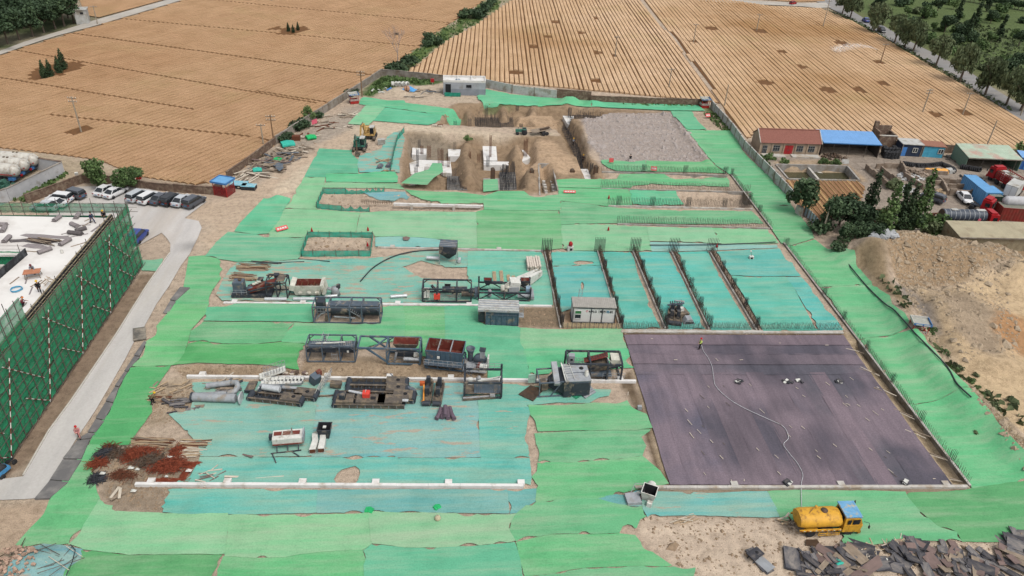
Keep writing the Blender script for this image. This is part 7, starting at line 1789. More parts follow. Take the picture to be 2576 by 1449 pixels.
for x0,x1 in((.3,2.3),(2.6,6.0),(L-3.2,L-.3)):MB().box(((x0+x1)/2,.7,.86),(x1-x0,1.5,.3)).build('cover',MGRI,t)
MB().box((4.6,.7,1.03),(.6,.5,.06)).build('hatch',MDARK,t);MB().box((1.0,.7,1.3),(.7,.8,.7)).build('intake',MSLD,t);MB().box((7.6,.6,.85),(2.3,.4,.1)).build('white_plate',MALU,t)
t,L=mach('orange_box',(912,1018),(928,1018),'orange box sitting on the covered conveyor trough','box',None,1.0);MB().box((.5,.3,.35),(.85,.8,.7)).build('case',mat('signal_red',A(226,76,62),.5),t);MB().bar((.4,.3,.7),(.5,.3,1.1),.07).build('stem',MWP_,t)
for a,b,r,lb in(((665,995),(708,1002),.36,'white wrapped roller lying on the conveyor trough'),((652,984),(672,988),.3,'short white wrapped roller beside the conveyor trough'),((880,1002),(916,1009),.16,'thin white tube lying on the longest conveyor trough')):
 t,L=mach('foil_roller',a,b,lb,'roller','white rollers in the yard',1.0 if 'lying on' in lb else.1);MB().tube([(0,0,r),(L,0,r)],r,14).build('shell',MALU,t);MB().tube([(-.03,0,r),(.05,0,r)],r*.7,12).build('end_cap',MWP_,t)
def leg(a,b,label,group='steel legs lying in pairs'):
 t,L=mach('conveyor_strut',a,b,label,'steel strut',group)
 MB().box((L/2,0,.22),(L,.95,.4)).build('base_plate',MGRI,t)
 for y in(-.5,.5):MB().bar((0,y,.35),(L,y,.35),.1,.55).build('side_plate',MGRI,t)
 for f in(.32,.82):MB().box((L*f,0,1.0),(.5,.5,1.5)).build('post',MSLD,t);MB().box((L*f+.5,0,.6),(.6,.8,.5)).build('bracket',MGRI,t)
 MB().tube([(-.1,-.5,.3),(-.1,.5,.3)],.32,10).build('roller',MSLD,t)
leg((1073,1020),(1080,968),'steel leg beside the orange stand');leg((1099,1021),(1108,972),'steel leg standing apart from the orange stand')
leg((1686,817),(1689,786),'outer steel leg in the third fin bay','steel legs in the fin bay');leg((1704,819),(1703,786),'inner steel leg in the third fin bay','steel legs in the fin bay')
t,L=mach('orange_stand',(1066,1019),(1067,985),'thin orange jib stand lying by the steel leg','stand',None);MB().bar((0,0,.5),(L,0,1.2),.16).build('jib',mat('jib_orange',A(226,150,60),.5),t);MB().box((L,.2,1.2),(.5,.6,.4)).build('head',mat('jib_orange_dark',A(196,96,50),.5),t);MB().bar((0,-.2,.1),(0,.2,.6),.16).build('foot',mat('jib_orange',A(226,150,60),.5),t)
t,L=mach('gearbox_pile',(1706,806),(1737,802),'tangle of grey drive parts behind the steel legs','machine part',None)
MB().box((.9,.8,.5),(1.5,1.6,.8)).build('gearbox',MGRI,t);MB().box((.8,.9,1.1),(.5,.5,.6)).build('hood',MWP_,t);
for i in range(6):MB().bar((-.3+i*.35,1.8,.4),(.2+i*.35,3.4,.9),.14).build('bracket',MSLD,t)
MB().bar((-.6,2.6,.9),(1.9,2.4,1.0),.2).build('shaft',MSL,t);MB().bar((.9,3.5,.9),(2.2,2.8,1.0),.3,.1).build('plate',MSLL,t)
t,L=mach('steel_hood',(1719,818),(1748,817),'grey steel hood lying by the comb of rebar','hood',None);MB().side([(0,0),(L,0),(L*.72,.8),(L*.25,.8)],0,1.1).build('hood',MSLL,t);MB().box((L*.5,-.02,.25),(L*.7,.05,.3)).build('front_plate',MSLD,t)
t,L=mach('grey_pipe',(484,1016),(592,1020),'thick straight grey pipe with a flared end','pipe','grey pipes lying in the yard');drum(t,(0,.5,.55),(L,.5,.55),.52,MSLL,'pipe');MB().lathe([(.2,0),(.75,.35),(.85,.45),(.6,.45)],(L+.2,.5,.6),'x',14).build('flared_end',MALU,t);MB().lathe([(.56,0),(.56,.25),(.3,.25)],(-.2,.5,.55),'x',12).build('flange',MSLD,t)
t,L=mach('grey_pipe',(505,1003),(592,998),'grey bent pipe doubling back behind the thick one','pipe','grey pipes lying in the yard')
MB().tube([(0,0,.4),(L*.8,0,.4),(L,.3,.5),(L*1.06,1.0,.6),(L,1.7,.6),(L*.8,1.9,.5),(L*.1,1.7,.4)],.36,12).build('pipe',MSLL,t)
for q in((L*.78,0,.4),(L*.82,1.9,.5)):MB().tube([(q[0],q[1],q[2]),(q[0]+.1,q[1],q[2])],.42,12).build('flange',MSL,t)
t,L=mach('grey_pipe',(656,981),(766,990),'long blue grey pipe with an elbow in front of the gangway','pipe','grey pipes lying in the yard');MB().tube([(0,0,.6),(.3,0,.65),(L*.5,0,.6),(L,0,.6),(L+.3,-.2,.5),(L+.35,-.3,.1)],.24,10).build('pipe',MSLL,t);MB().tube([(L*.48,0,.6),(L*.52,0,.6)],.31,10).build('flange',MSL,t)
t,L=mach('grey_pipe',(1022,986),(1044,992),'short hooked pipe at the end of the conveyor pair','pipe','grey pipes lying in the yard');MB().tube([(0,0,.6),(L*.7,0,.6),(L,-.1,.5),(L+.1,-.3,.1)],.26,10).build('pipe',MSL,t);MB().tube([(L+.1,-.3,.0),(L+.1,-.3,.25)],.36,10).build('flange',MSLD,t)
for a,b,lb in(((656,978),(760,973),'white stepped gangway behind the blue grey pipe'),((662,968),(764,968),'white gangway section nearest the white beam')):
 t,L=mach('gangway',a,b,lb,'gangway','white gangway sections')
 for i in range(11):MB().box((L*(i+.5)/11,.4,.45+.04*(i%2)),(L/11-.05,.8,.06)).build('tread',MWP_,t)
 for y in(0,.8):MB().bar((0,y,.35),(L,y,.35),.08,.3).build('side_rail',MSLL,t)
t,L=mach('fire_stair',(655,962),(722,950),'railed white stair leaning across the white beam','stair',None)
for y in(0,.9):MB().bar((0,y,.4),(L,y,1.0),.1,.2).build('side_rail',MWP_,t);railing(t,(.6,y,.5),(L,y,1.0),1.0,MSLL,7)
for i in range(9):MB().box((L*(i+.5)/9,.45,.45+.6*(i+.5)/9),(.3,.8,.05)).build('tread',MWP_,t)
t,L=mach('plate_slab',(627,994),(640,968),'dark flat plate lying by the blue grey pipe','plate',None);MB().box((L/2,0,.4),(L,1.0,.22)).build('plate',MGRI,t);MB().box((0.05,0,.4),(.12,1.05,.34)).build('edge',MSLD,t)
t,L=mach('truss_tangle',(798,1000),(845,985),'tangle of pale railings and trusses between the troughs','railing heap',None)
for k in range(4):railing(t,(-.3+k*.55,-.4+k*.5,.2),(1.6+k*.4,1.7+k*.3,.7),.8,MSLL if k%2 else MCREAM,6)
MB().box((.6,2.4,.8),(1.0,1.0,1.3),.4,.3).build('hopper_box',MSL,t);MB().box((1.2,2.6,1.4),(.6,.5,.6),.2).build('red_part',MOX,t);MB().box((2.6,.6,.5),(1.3,.8,.6),-.6).build('bracket',MGRI,t);MB().bar((-1.2,.4,.1),(2.4,-1.0,.1),.16).build('pole',MGRI,t)
t,L=mach('lattice_frame',(1034,997),(1054,985),'blue grey lattice frame lying beyond the hooked pipe','lattice frame',None)
lm=MB()
for y in(0,1.3):lm.bar((0,y,.2),(0.6,y+3.4,.3),.08)
for i in range(4):lm.bar((.15*i,i*.85,.2),(.15*i+.1,1.3+i*.85,.25),.07);lm.bar((.15*i,i*.85,.25),(.15*i+.15,2.1+i*.8,.25),.06)
lm.build('lattice_frame',MSL,t)
t,L=mach('cone_hopper',(1107,665),(1146,667),'grey pyramid hopper with a white tube beside it')
ring=lambda z,a_,b_:[(L/2-a_,1.0-b_,z),(L/2+a_,1.0-b_,z),(L/2+a_,1.0+b_,z),(L/2-a_,1.0+b_,z)]
MB().loft(ring(2.0,1.35,1.2),ring(3.2,1.35,1.2)).loft(ring(.5,.15,.15),ring(2.0,1.35,1.2)).build('hopper',MSLD,t);o=MB().add(ring(3.2,1.35,1.2),[(0,1,2,3)]).build('cover',MSL,t)
for y in(.2,.7,1.2):MB().box((L/2,y,3.25),(2.7,.1,.08)).build('cover_rib',MSLL,o)
for x in(-1.3,1.3):
 for y in(-1.1,1.1):MB().bar((L/2+x,1+y,0),(L/2+x,1+y,2.4),.1).build('leg',MSLL,t)
drum(t,(-2.2,.8,.5),(-.3,.8,.5),.28,MALU,'tube');drum(t,(L+.5,.3,.4),(L+.5,1.2,.4),.26,MALU,'tube')
t,L=mach('white_trough',(688,1137),(763,1131),'white trough with cut openings on dark trestle legs','machine',None)
MB().box((L/2,.9,1.15),(L,1.5,.7)).build('body',MWP_,t)
for f in(.17,.47,.78):MB().box((L*f,1.1,1.51),(.85,.6,.03)).build('opening',MOX,t)
MB().bar((0,.12,.78),(L,.12,.78),.12,.14).build('red_edge',MOX,t);MB().box((L*.66,1.0,1.9),(.12,.12,.8)).build('spindle',MSL,t);MB().box((L+.1,.9,1.2),(.16,1.6,.9)).build('end_plate',MSLL,t);MB().box((-.25,1.2,1.0),(.4,.5,.6)).build('gear',MSLD,t)
for f in(.14,.5,.86):MB().bar((L*f,.1,.7),(L*f,-.3,.1),.1).build('leg',MSLD,t)
MB().bar((-.2,-.45,.1),(L*.95,-.3,.12),.12).build('foot_rail',MSLD,t);MB().bar((-.1,-.4,.1),(.5,-1.9,.08),.12).build('foot_rail',MSLD,t);MB().bar((L*.6,-.3,.1),(L*.9,-1.2,.08),.12).build('foot_rail',MSLD,t)
t,L=mach('dark_funnel',(806,1110),(828,1110),'dark square funnel standing beyond the white duct pieces','funnel',None);bin_(t,-.3,0,0,L+.6,1.4,1.5,.6,MSLD,MDARK,'funnel');MB().box((L/2,.7,1.4),(.35,.35,.1)).build('white_disc',MWP_,t)
t,L=mach('bent_duct',(779,1145),(800,1143),'pair of bent white duct pieces side by side','duct',None)
for k in(0,1):MB().loft([(k*.9,0,.1),(k*.9+.7,0,.1),(k*.9+.7,0,.7),(k*.9,0,.7)],[(k*.8+.3,1.3,.2),(k*.8+.95,1.3,.2),(k*.8+.95,1.3,.8),(k*.8+.3,1.3,.8)]).loft([(k*.8+.3,1.3,.2),(k*.8+.95,1.3,.2),(k*.8+.95,1.3,.8),(k*.8+.3,1.3,.8)],[(k*.9+.2,2.5,.1),(k*.9+.8,2.5,.1),(k*.9+.8,2.5,.7),(k*.9+.2,2.5,.7)]).build('duct',MWP_,t);MB().box((k*.9+.35,.02,.4),(.55,.05,.45)).build('duct_mouth',MRUST,t)
t,L=mach('white_hopper',(1610,1262),(1640,1272),'white hopper with a dark rectangular mouth on the torn net','hopper',None);bin_(t,-.1,0,0,L+.3,1.5,1.3,.7,MWP_,MDARK,'hopper');MB().tube([(L*.5,1.7,.5),(L*.5,2.4,.3)],.5,10).build('spout',MWP_,t);MB().box((L*.8,-.3,.3),(.5,.5,.6)).build('bracket',MWP_,t)
t,L=mach('metal_tray',(1571,1265),(1592,1275),'grey flat tray with a wire handle on the blue net','tray',None);MB().box((.6,.7,.2),(1.5,1.4,.4),.7).build('tray',MSLL,t);MB().tube([(.1,1.2,.4),(.2,2.0,1.1),(.9,2.3,1.2),(1.0,1.7,.4)],.04,5).build('wire_handle',MSLL,t)
q=[P(*p,.22)for p in((1305,992),(1335,970),(1369,979),(1341,1009))];c=sum(q,Vector())/4;q=[p-c for p in q]
t=empty('woven_mat',c,0,'brown rusty mesh mat lying at an angle on the net','mesh mat');mb=MB()
for i in range(25):
 f=i/24;mb.bar(q[0].lerp(q[1],f),q[3].lerp(q[2],f),.05);mb.bar(q[0].lerp(q[3],f)+Vector((0,0,.05)),q[1].lerp(q[2],f)+Vector((0,0,.05)),.05)
tag(mb.build('grid_bars',MBROWN,t),kind='stuff');MB().add([p-Vector((0,0,.05))for p in q],[(0,3,2,1)]).build('backing',MGRI,t)
t=empty('felt_bundle',P(1120,1045,.15),0,'bundle of purple grey felt rolls on the dusty net','felt bundle')
MFP=mat('felt_purple',A(112,96,108),.95,var=.3,scale=3)
for i,(x,a_,L)in enumerate(((-.75,.25,2.0),(-.25,.1,1.8),(.3,-.06,2.0),(.8,-.25,2.2),(0,.0,1.9))):
 z=.24 if i<4 else.62;MB().tube([(x-a_*L/2,-L/2+.2,z),(x+a_*.4,.1,z+.03),(x+a_*L/2,L/2,z)],.26,9).build('roll',MFP,t)
t,L=mach('timber_stack',(1326,684),(1356,684),'stack of white timber beams beside the first fin','timber',None)
for i in range(6):
 for k in range(3):MB().box((.2+i*.36+random.uniform(-.03,.03),1.6+random.uniform(-.2,.2),.16+.3*k),(.3,3.2,.27),random.uniform(-.03,.03)).build('beam',mat('pale_beam',A(216,204,190),.85,var=.2,scale=3),t)
for k,(x,y)in enumerate(((1240,718),(1258,716),(1275,712),(1288,714),(1300,716),(1322,718))):
 t,L=mach('lath_bundle',(x,y),(x+8,y),('widest','second','third','fourth','fifth','last')[k]+' upright bundle of tan laths behind the truss frame','lath bundle','lath bundles behind the truss frame')
 for i in range(6):MB().box((.1+i*.09,(1.9 if k<2 else 1.1),.1+.03*(i%2)),(.07,(3.6 if k<2 else 1.8)+random.uniform(-.2,.2),.07)).build('lath',MWOOD,t)
hp=[(907,711),(935,680),(965,660),(1000,645),(1040,636),(1080,633),(1105,632)]
pts=[P(*q)for q in hp];pts=[Vector((p.x,p.y,Hs(p.x,p.y)+.25))for p in pts]
def smooth_curve(pts,n=8):
 out=[]
 for i in range(len(pts)-1):
  p0,p1,p2,p3=pts[max(i-1,0)],pts[i],pts[i+1],pts[min(i+2,len(pts)-1)]
  for k in range(n):
   t_=k/n;out.append(.5*((2*p1)+(-p0+p2)*t_+(2*p0-5*p1+4*p2-p3)*t_**2+(-p0+3*p1-3*p2+p3)*t_**3))
 return out+[pts[-1]]
MHOSE=mat('black_pipe',A(58,66,70),.5)
MB().tube(smooth_curve(pts),.1,7).build('black_hose',MHOSE,label='long curved black hose running to the grey hopper',cat='hose')
def ground_pipe(name,px,r,m,label,cat='hose',off=.22,n=6):
 p=[P(*q)for q in px];p=[Vector((q.x,q.y,Hs(q.x,q.y)+off))for q in p]
 MB().tube(smooth_curve(p,n),r,6).build(name,m,label=label,cat=cat)
ground_pipe('black_hose',[(2100,635),(2140,680),(2180,725),(2220,775),(2245,800),(2290,860),(2330,905),(2372,950),(2395,990),(2430,1025)],.1,MHOSE,'black hose along the green nets on the weedy bank',off=.3)
ground_pipe('black_hose',[(1634,620),(1720,620),(1800,619),(1900,615),(1950,612)],.08,MHOSE,'black hose crossing the pale blue strip',off=.3)
ground_pipe('black_hose',[(644,667),(690,664),(766,661)],.07,MHOSE,'black hose at the back of the bamboo bundles',off=.2);ground_pipe('black_hose',[(750,654),(790,657),(830,660)],.07,MHOSE,'short black hose by the fenced hole',off=.2)
ground_pipe('water_hose',[(1764,870),(1768,885),(1780,903),(1790,925),(1794,950),(1800,975),(1830,1005),(1870,1030),(1930,1058),(1970,1078),(1982,1105),(1970,1122),(1985,1145),(2005,1170),(2018,1198),(2014,1226),(2016,1300)],.035,mat('hose_white',A(206,206,210),.5),'pale water hose snaking over the membrane to the worker',off=.25,n=8)
# vehicles
def paint(name,c,r=.3):return mat(name,A(*c),r,var=.06,spec=.5)
MCG=mat('car_glass',(.012,.015,.018),.12,var=.1,spec=.6);MRIM=mat('wheel_rim',A(130,130,130),.4,.5);MLAMP=mat('lamp_clear',A(230,230,226),.2);MTAIL=mat('lamp_red',A(150,30,28),.3)
def wheel(t,c,r,w,name='wheel'):
 o=MB().lathe([(r*.6,-w/2),(r*.94,-w/2),(r,-w*.3),(r,w*.3),(r*.94,w/2),(r*.6,w/2)],c,'y',14).build('tyre' if False else name,MTYRE,t)
 MB().lathe([(0,-w*.46),(r*.3,-w*.46),(r*.62,-w*.36),(r*.62,w*.36),(r*.3,w*.46),(0,w*.46)],c,'y',12).build('rim',MRIM,o);return o
def rings(t,st,name,m):
 """stations: x, half width at sill, half width at top, z low, z belt, z top"""
 R=[[(x,-w*.94,a),(x,-w,(a+b)/2),(x,-w*.97,b),(x,-v,c),(x,v,c),(x,w*.97,b),(x,w,(a+b)/2),(x,w*.94,a)]for x,w,v,a,b,c in st]
 mb=MB()
 for p,q in zip(R,R[1:]):mb.loft(q,p)
 mb.add(R[0],[tuple(range(8))]);mb.add(R[-1],[tuple(range(7,-1,-1))])
 mb.sm=[False]*len(mb.f);return mb.build(name,m,t)
CARS={}
def car(a,b,kind,m,label,group='cars in the car park',sc=1.0):
 """a: rear ground point, b: front ground point in the picture"""
 A_,B_=P(*a),P(*b);d=B_-A_;c=(A_+B_)/2
 t=empty('parked_car',(c.x,c.y,.22),math.atan2(d.y,d.x),label,'car',group);t.scale=(sc,)*3
 suv=kind=='suv';L=2.3;h=1.68 if suv else 1.44;bl=1.02 if suv else.92
 rings(t,[(-L,.74,.62,.42,.62,.72),(-L+.12,.86,.74,.3,.72,bl),(-1.2,.92,.84,.26,.74,bl),(0,.92,.85,.24,.72,bl-.02),(1.1,.92,.83,.26,.7,bl-.04),(L-.5,.9,.74,.28,.64,bl-.14),(L-.08,.8,.62,.34,.56,.66),(L,.66,.5,.42,.5,.56)],'body',m)
 if suv:g=[(-L+.1,.80,.62,bl-.04,bl+.3,bl+.36),(-L+.35,.82,.66,bl-.04,h-.24,h-.06),(-.2,.82,.66,bl-.04,h-.24,h-.02),(.55,.82,.64,bl-.04,h-.28,h-.07),(1.3,.78,.6,bl-.08,bl,bl+.02)]
 else:g=[(-1.75,.76,.56,bl-.05,bl,bl+.02),(-1.0,.80,.62,bl-.04,h-.26,h-.06),(-.1,.80,.63,bl-.04,h-.24,h-.02),(.5,.80,.6,bl-.04,h-.3,h-.09),(1.3,.76,.56,bl-.08,bl-.03,bl)]
 rings(t,g,'window_glass',MCG)
 x0,x1=(-L+.3,.5)if suv else(-1.05,.45)
 MB().box(((x0+x1)/2,0,h-.02),(x1-x0,1.3,.05)).build('roof',m,t)
 for s in(-1,1):
  for xa,xb in((x0-(.18 if suv else.55),x0+.05),(-.25,-.22),(x1+.68,x1-.02)):MB().bar((xa,s*.8,bl-.02),(xb,s*.64,h-.05),.08,.07).build('pillar',m,t)
  MB().box((L-.16,s*.58,.66),(.2,.28,.12)).build('headlight',MLAMP,t);MB().box((-L+.04,s*.62,bl-.16),(.12,.3,.16)).build('taillight',MTAIL,t);MB().box((.85,s*.98,bl+.04),(.16,.16,.12)).build('mirror',m,t)
  for x in(-1.35,1.38):wheel(t,(x,s*.8,.33),.335,.22)
 MB().box((-L-.01,0,.62),(.03,.46,.14)).build('number_plate',MBLUEP,t);MB().box((L-.0,0,.48),(.04,.9,.16)).build('grille',MSLD,t)
 return t
CW,CS,CK,CGY,CB=paint('car_white',(232,232,232)),paint('car_silver',(196,200,204)),paint('car_black',(34,36,40)),paint('car_grey',(84,88,96)),paint('car_blue',(48,72,150))
for a,b,k,m,lb in(((341,508),(362,497),'suv',CS,'silver people carrier at the start of the row of six'),((369,513),(390,502),'suv',CW,'white off-roader with a dark roof panel in the row of six'),((398,514),(417,503),'sedan',CGY,'dark grey sedan between white off-roader and black SUV'),((425,517),(445,505),'suv',CK,'black SUV in the middle of the row of six'),((451,520),(471,507),'sedan',CS,'silver sedan in the row of six'),((481,523),(501,511),'suv',CGY,'dark SUV at the end of the row nearest the dirt track'),((257,494),(279,482),'sedan',CW,'white sedan parked under the round leafy tree'),((281,499),(305,487),'sedan',CW,'white saloon beside the one under the round tree'),((173,511),(132,507),'suv',CW,'white SUV broadside by the brick wall'),((204,502),(172,494),'suv',CGY,'dark grey SUV behind the broadside white SUV'),((158,523),(116,520),'sedan',CW,'white sedan seen through the green edge net'),((136,531),(96,529),'sedan',CS,'pale car mostly hidden by the green edge net'),((343,612),(357,597),'suv',CB,'blue hatchback half hidden behind the scaffold corner')):
 car(a,b,k,m,lb)
car((2357,511),(2329,501),'suv',CGY,'dark grey car in the yard before the timber scraps','cars in the yard');car((2415,497),(2432,515),'sedan',CW,'white sedan in the yard beside the ruined wall','cars in the yard')
car((2182,60),(2172,52),'sedan',CB,'small dark car on the country road between willows','cars on the country road');car((2210,78),(2222,86),'suv',CK,'dark car under the third willow on the country road','cars on the country road')
MYEL=mat('truck_yellow',A(226,170,56),.55,var=.22,scale=2.2,dirt=A(120,82,46),dirt_amt=.2);MYELD=mat('truck_yellow_dark',A(178,132,58),.6,var=.25,dirt=A(100,74,46),dirt_amt=.3);MCBT=mat('cab_blue',A(116,174,214),.5,var=.2,scale=2.5,dirt=A(210,180,110),dirt_amt=.2)
a,b=P(2036,1353),P(2136,1349);d=b-a
t=empty('water_tanker',a,math.atan2(d.y,d.x),'yellow water tanker truck with a blue cab roof on the bare ground','truck')
MB().bar((-1.1,1.05,.95),(4.9,1.05,.95),1.0,.22).build('chassis',MSLD,t)
el=lambda x,k:[(x,1.05+1.12*k*math.cos(q),1.85+.82*k*math.sin(q))for q in[i*math.pi/10 for i in range(20)]]
mb=MB();
for p,q in((-1.35,-.9),(-.9,2.6),(2.6,2.95)):mb.loft(el(p,.9 if p==-1.35 else 1),el(q,.9 if q==2.95 else 1))
mb.sm=[True]*len(mb.f);mb.add(el(-1.35,.9),[tuple(range(20))]);mb.add(el(2.95,.9),[tuple(range(19,-1,-1))]);tk=mb.build('tank',MYEL,t)
MB().lathe([(.34,0),(.34,.12),(0,.14)],(1.35,1.15,2.62),n=14).build('hatch',MBROWN,tk);MB().tube([(-.6,.7,2.5),(.2,1.3,2.9),(.55,1.4,2.78)],.05,6).build('pipe',MYELD,tk);MB().lathe([(.16,0),(.13,.2),(0,.24)],(.75,1.7,2.5),n=10).build('cap',MYEL,tk)
MB().bar((-1.35,-.08,1.2),(2.95,-.08,1.2),.14,.2).build('side_rail',MYEL,t);MB().bar((-1.35,2.18,1.2),(2.95,2.18,1.2),.14,.2).build('side_rail',MYEL,t)
for i in range(14):MB().box((-1.2+i*.31,-.17,1.22),(.16,.02,.08)).build('reflector',MWP_ if i%2 else MTAIL,t)
gd=MB();
for z in(.45,.72):gd.bar((.75,-.1,z),(2.9,-.1,z),.05,.07)
for x in(.75,1.6,2.9):gd.bar((x,-.1,.42),(x,-.1,1.1),.06)
gd.build('guard_frame',MYEL,t);MB().box((1.7,.5,.75),(1.3,.5,.45)).build('fuel_tank',MSLD,t)
for y in(.2,1.9):
 for x in(.05,4.0):wheel(t,(x,y,.5),.5,.3)
 MB().side([(-.65,.9),(-.5,1.15),(.6,1.15),(.75,.9),(.6,1.05),(-.5,1.05)],y-.22,y+.2).build('mudguard',MYEL,t)
x0=3.15
MB().add([(x0,-.05,.75),(x0,2.15,.75),(x0,2.15,1.75),(x0,-.05,1.75),(5.0,-.05,.7),(5.0,2.15,.7),(5.1,2.15,1.7),(5.1,-.05,1.7)],[(0,1,2,3),(4,7,6,5),(0,4,5,1),(3,2,6,7),(0,3,7,4),(1,5,6,2)]).build('cab',MYEL,t)
MB().add([(x0,-.02,1.75),(x0,2.12,1.75),(x0+.05,2.0,2.75),(x0+.05,.1,2.75),(5.1,-.02,1.7),(5.1,2.12,1.7),(4.7,2.0,2.75),(4.7,.1,2.75)],[(0,1,2,3),(4,7,6,5),(0,3,7,4),(1,5,6,2)]).build('cab_upper',MYEL,t)
MB().box((3.95,1.05,2.8),(1.7,2.06,.14)).build('cab_roof',MCBT,t);MB().box((4.68,1.05,2.72),(.25,2.0,.24),0,0,.5).build('visor',MCBT,t)
MB().add([(5.105,.12,1.8),(5.105,1.98,1.8),(4.78,1.9,2.6),(4.78,.2,2.6)],[(0,1,2,3)]).build('windscreen',MCG,t)
for y in(-.03,2.14):MB().box((4.32,y,2.15),(.7,.06,.62)).build('window',MCG,t);MB().box((3.6,y,2.15),(.34,.06,.58)).build('window',MCG,t);MB().box((4.2,y-.02 if y<0 else y+.02,1.35),(.95,.05,.7)).build('door',MYELD if y>0 else MYEL,t)
MB().box((x0-.02,1.05,2.25),(.05,1.5,.6)).build('rear_window',MCG,t);MB().box((5.08,1.05,.55),(.3,2.1,.35)).build('bumper',MYELD,t)
for y in(.3,1.8):MB().box((5.15,y,.95),(.1,.35,.22)).build('headlight',MLAMP,t)
for y,s in((-.1,-1),(2.2,1)):MB().tube([(5.0,y,2.3),(5.4,y+s*.3,2.4),(5.45,y+s*.35,2.0)],.03,5).build('mirror_arm',MSLD,t);MB().box((5.45,y+s*.38,1.95),(.06,.2,.4)).build('mirror',MSLD,t)
for i in range(7):MB().bar((-1.5+random.uniform(-.2,.2),.3+i*.25,.6+random.uniform(0,.5)),(-1.9,.3+i*.22,.8+random.uniform(0,.7)),.12,.16).build('pump_part',MGRI,t)
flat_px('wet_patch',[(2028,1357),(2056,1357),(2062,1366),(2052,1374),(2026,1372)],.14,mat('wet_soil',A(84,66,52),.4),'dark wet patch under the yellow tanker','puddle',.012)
def excav(a,b,m,md,label,rz_up,boom,cabx):
 A_,B_=P(*a),P(*b);c=(A_+B_)/2;d=B_-A_
 t=empty('excavator',(c.x,c.y,.15),math.atan2(d.y,d.x),label,'excavator','excavators beside the pit')
 for x in(-1.1,1.1):
  MB().box((x,.4,.42),(.5,2.6,.62)).build('track',MBLK,t)
  for y in(-.9,1.7):MB().lathe([(.0,-.28),(.42,-.28),(.42,.28),(0,.28)],(x,y,.42),'x',12).build('sprocket',MGRI,t)
 MB().box((0,.4,.55),(1.8,1.6,.4)).build('undercarriage',MSLD,t)
 MB().box((0,.7,1.15),(2.3,2.6,.6)).build('deck',m,t);MB().box((-.1,1.5,1.75),(2.2,1.0,.8)).build('engine_cover',m,t);MB().box((-cabx*1.1,.3,1.7),(.7,1.3,.6)).build('tool_box',m,t)
 cb=MB().box((cabx,.1,2.0),(.9,1.5,1.3)).build('cab',MCG,t);MB().box((cabx,.1,2.7),(1.0,1.6,.12)).build('cab_roof',MPANW if m is not MSLD else MSLD,t)
 for x in(-.47,.47):
  for y in(-.66,.86):MB().bar((cabx+x,y,1.3),(cabx+x,y,2.7),.09).build('pillar',m,t)
 p=[Vector(q)for q in boom]
 for i in range(len(p)-1):MB().bar(p[i],p[i+1],.36-.06*i,.52-.1*i).build(('boom','boom','stick')[i],m if i<2 else md,t)
 MB().tube([p[0]+Vector((0,0,.5)),p[1]+Vector((0,0,-.3))],.09,8).build('ram',MSTEEL,t);MB().tube([p[1]+Vector((0,0,.4)),p[2]+Vector((0,0,.3))],.08,8).build('ram',MSTEEL,t)
 e=p[-1];MB().side([(-.1,.0),(.75,-.15),(.85,-.6),(.4,-.9),(-.2,-.75)],e.y-.5,e.y+.5).build('bucket',MGRI,t).location=(e.x-.2,0,e.z)
 return t
MEX=mat('digger_yellow',A(218,178,110),.6,var=.25,dirt=A(130,108,80),dirt_amt=.25);MEG=mat('digger_green',A(74,134,116),.6,var=.3,dirt=A(60,70,66),dirt_amt=.3)
excav((917,350),(943,351),MEX,MEX,'yellow excavator with a white cab roof and folded arm',0,[(-.7,-.4,1.4),(-1.0,-.9,3.6),(-1.35,-1.9,3.3),(-1.5,-2.3,1.0)],.65)
excav((890,378),(920,379),MEG,MBROWN,'green excavator with its arm reaching down to a bucket',0,[(-.4,-.5,1.4),(-.5,-1.3,3.5),(-.1,-2.5,3.0),(0,-3.0,.9)],.7)
MB().box((0,0,.5),(1.5,1.0,1.0)).box((0,0,1.04),(1.55,1.05,.08)).build('white_crate',MPANW,None,P(960,362,.1),label='white crate standing beside the excavators',cat='crate')
a,b=P(1298,340),P(1319,341);t=empty('small_tractor',a,0,'small dark green tractor on the haul track','tractor')
MB().box((.7,.6,.9),(1.6,.6,.55)).build('bonnet',MEG,t);MB().box((1.9,.6,.95),(.9,.8,.4)).build('seat_deck',MEG,t);MB().box((2.0,.6,1.3),(.5,.5,.35)).build('seat',MBLK,t);MB().tube([(.5,.6,1.1),(.5,.6,1.7)],.05,6).build('exhaust',MSLD,t)
for y in(.05,1.15):wheel(t,(.35,y,.36),.36,.25);wheel(t,(1.9,y,.62),.62,.36);MB().box((1.9,y,1.3),(.9,.4,.08)).build('mudguard',MEG,t)
a,b=P(1335,340),P(1386,336);d=b-a;t=empty('flat_trailer',a,math.atan2(d.y,d.x),'wooden flat trailer hitched behind the small tractor','trailer')
for i in range(8):MB().box((2.4,-.85+i*.24,1.0+.1),(4.6,.22,.07),0,0,-.08).build('plank',MWOODG,t)
MB().bar((-1.0,0,.55),(1.2,0,.75),.12).build('drawbar',MBROWN,t);MB().bar((2.0,-.4,1.3),(4.2,-.2,1.6),.5,.3).build('scrap',MBROWN,t)
for y in(-1.0,1.0):wheel(t,(2.7,y,.5),.5,.3);wheel(t,(3.5,y,.45),.4,.25)
MTR=mat('truck_red',A(176,34,40),.45,var=.15)
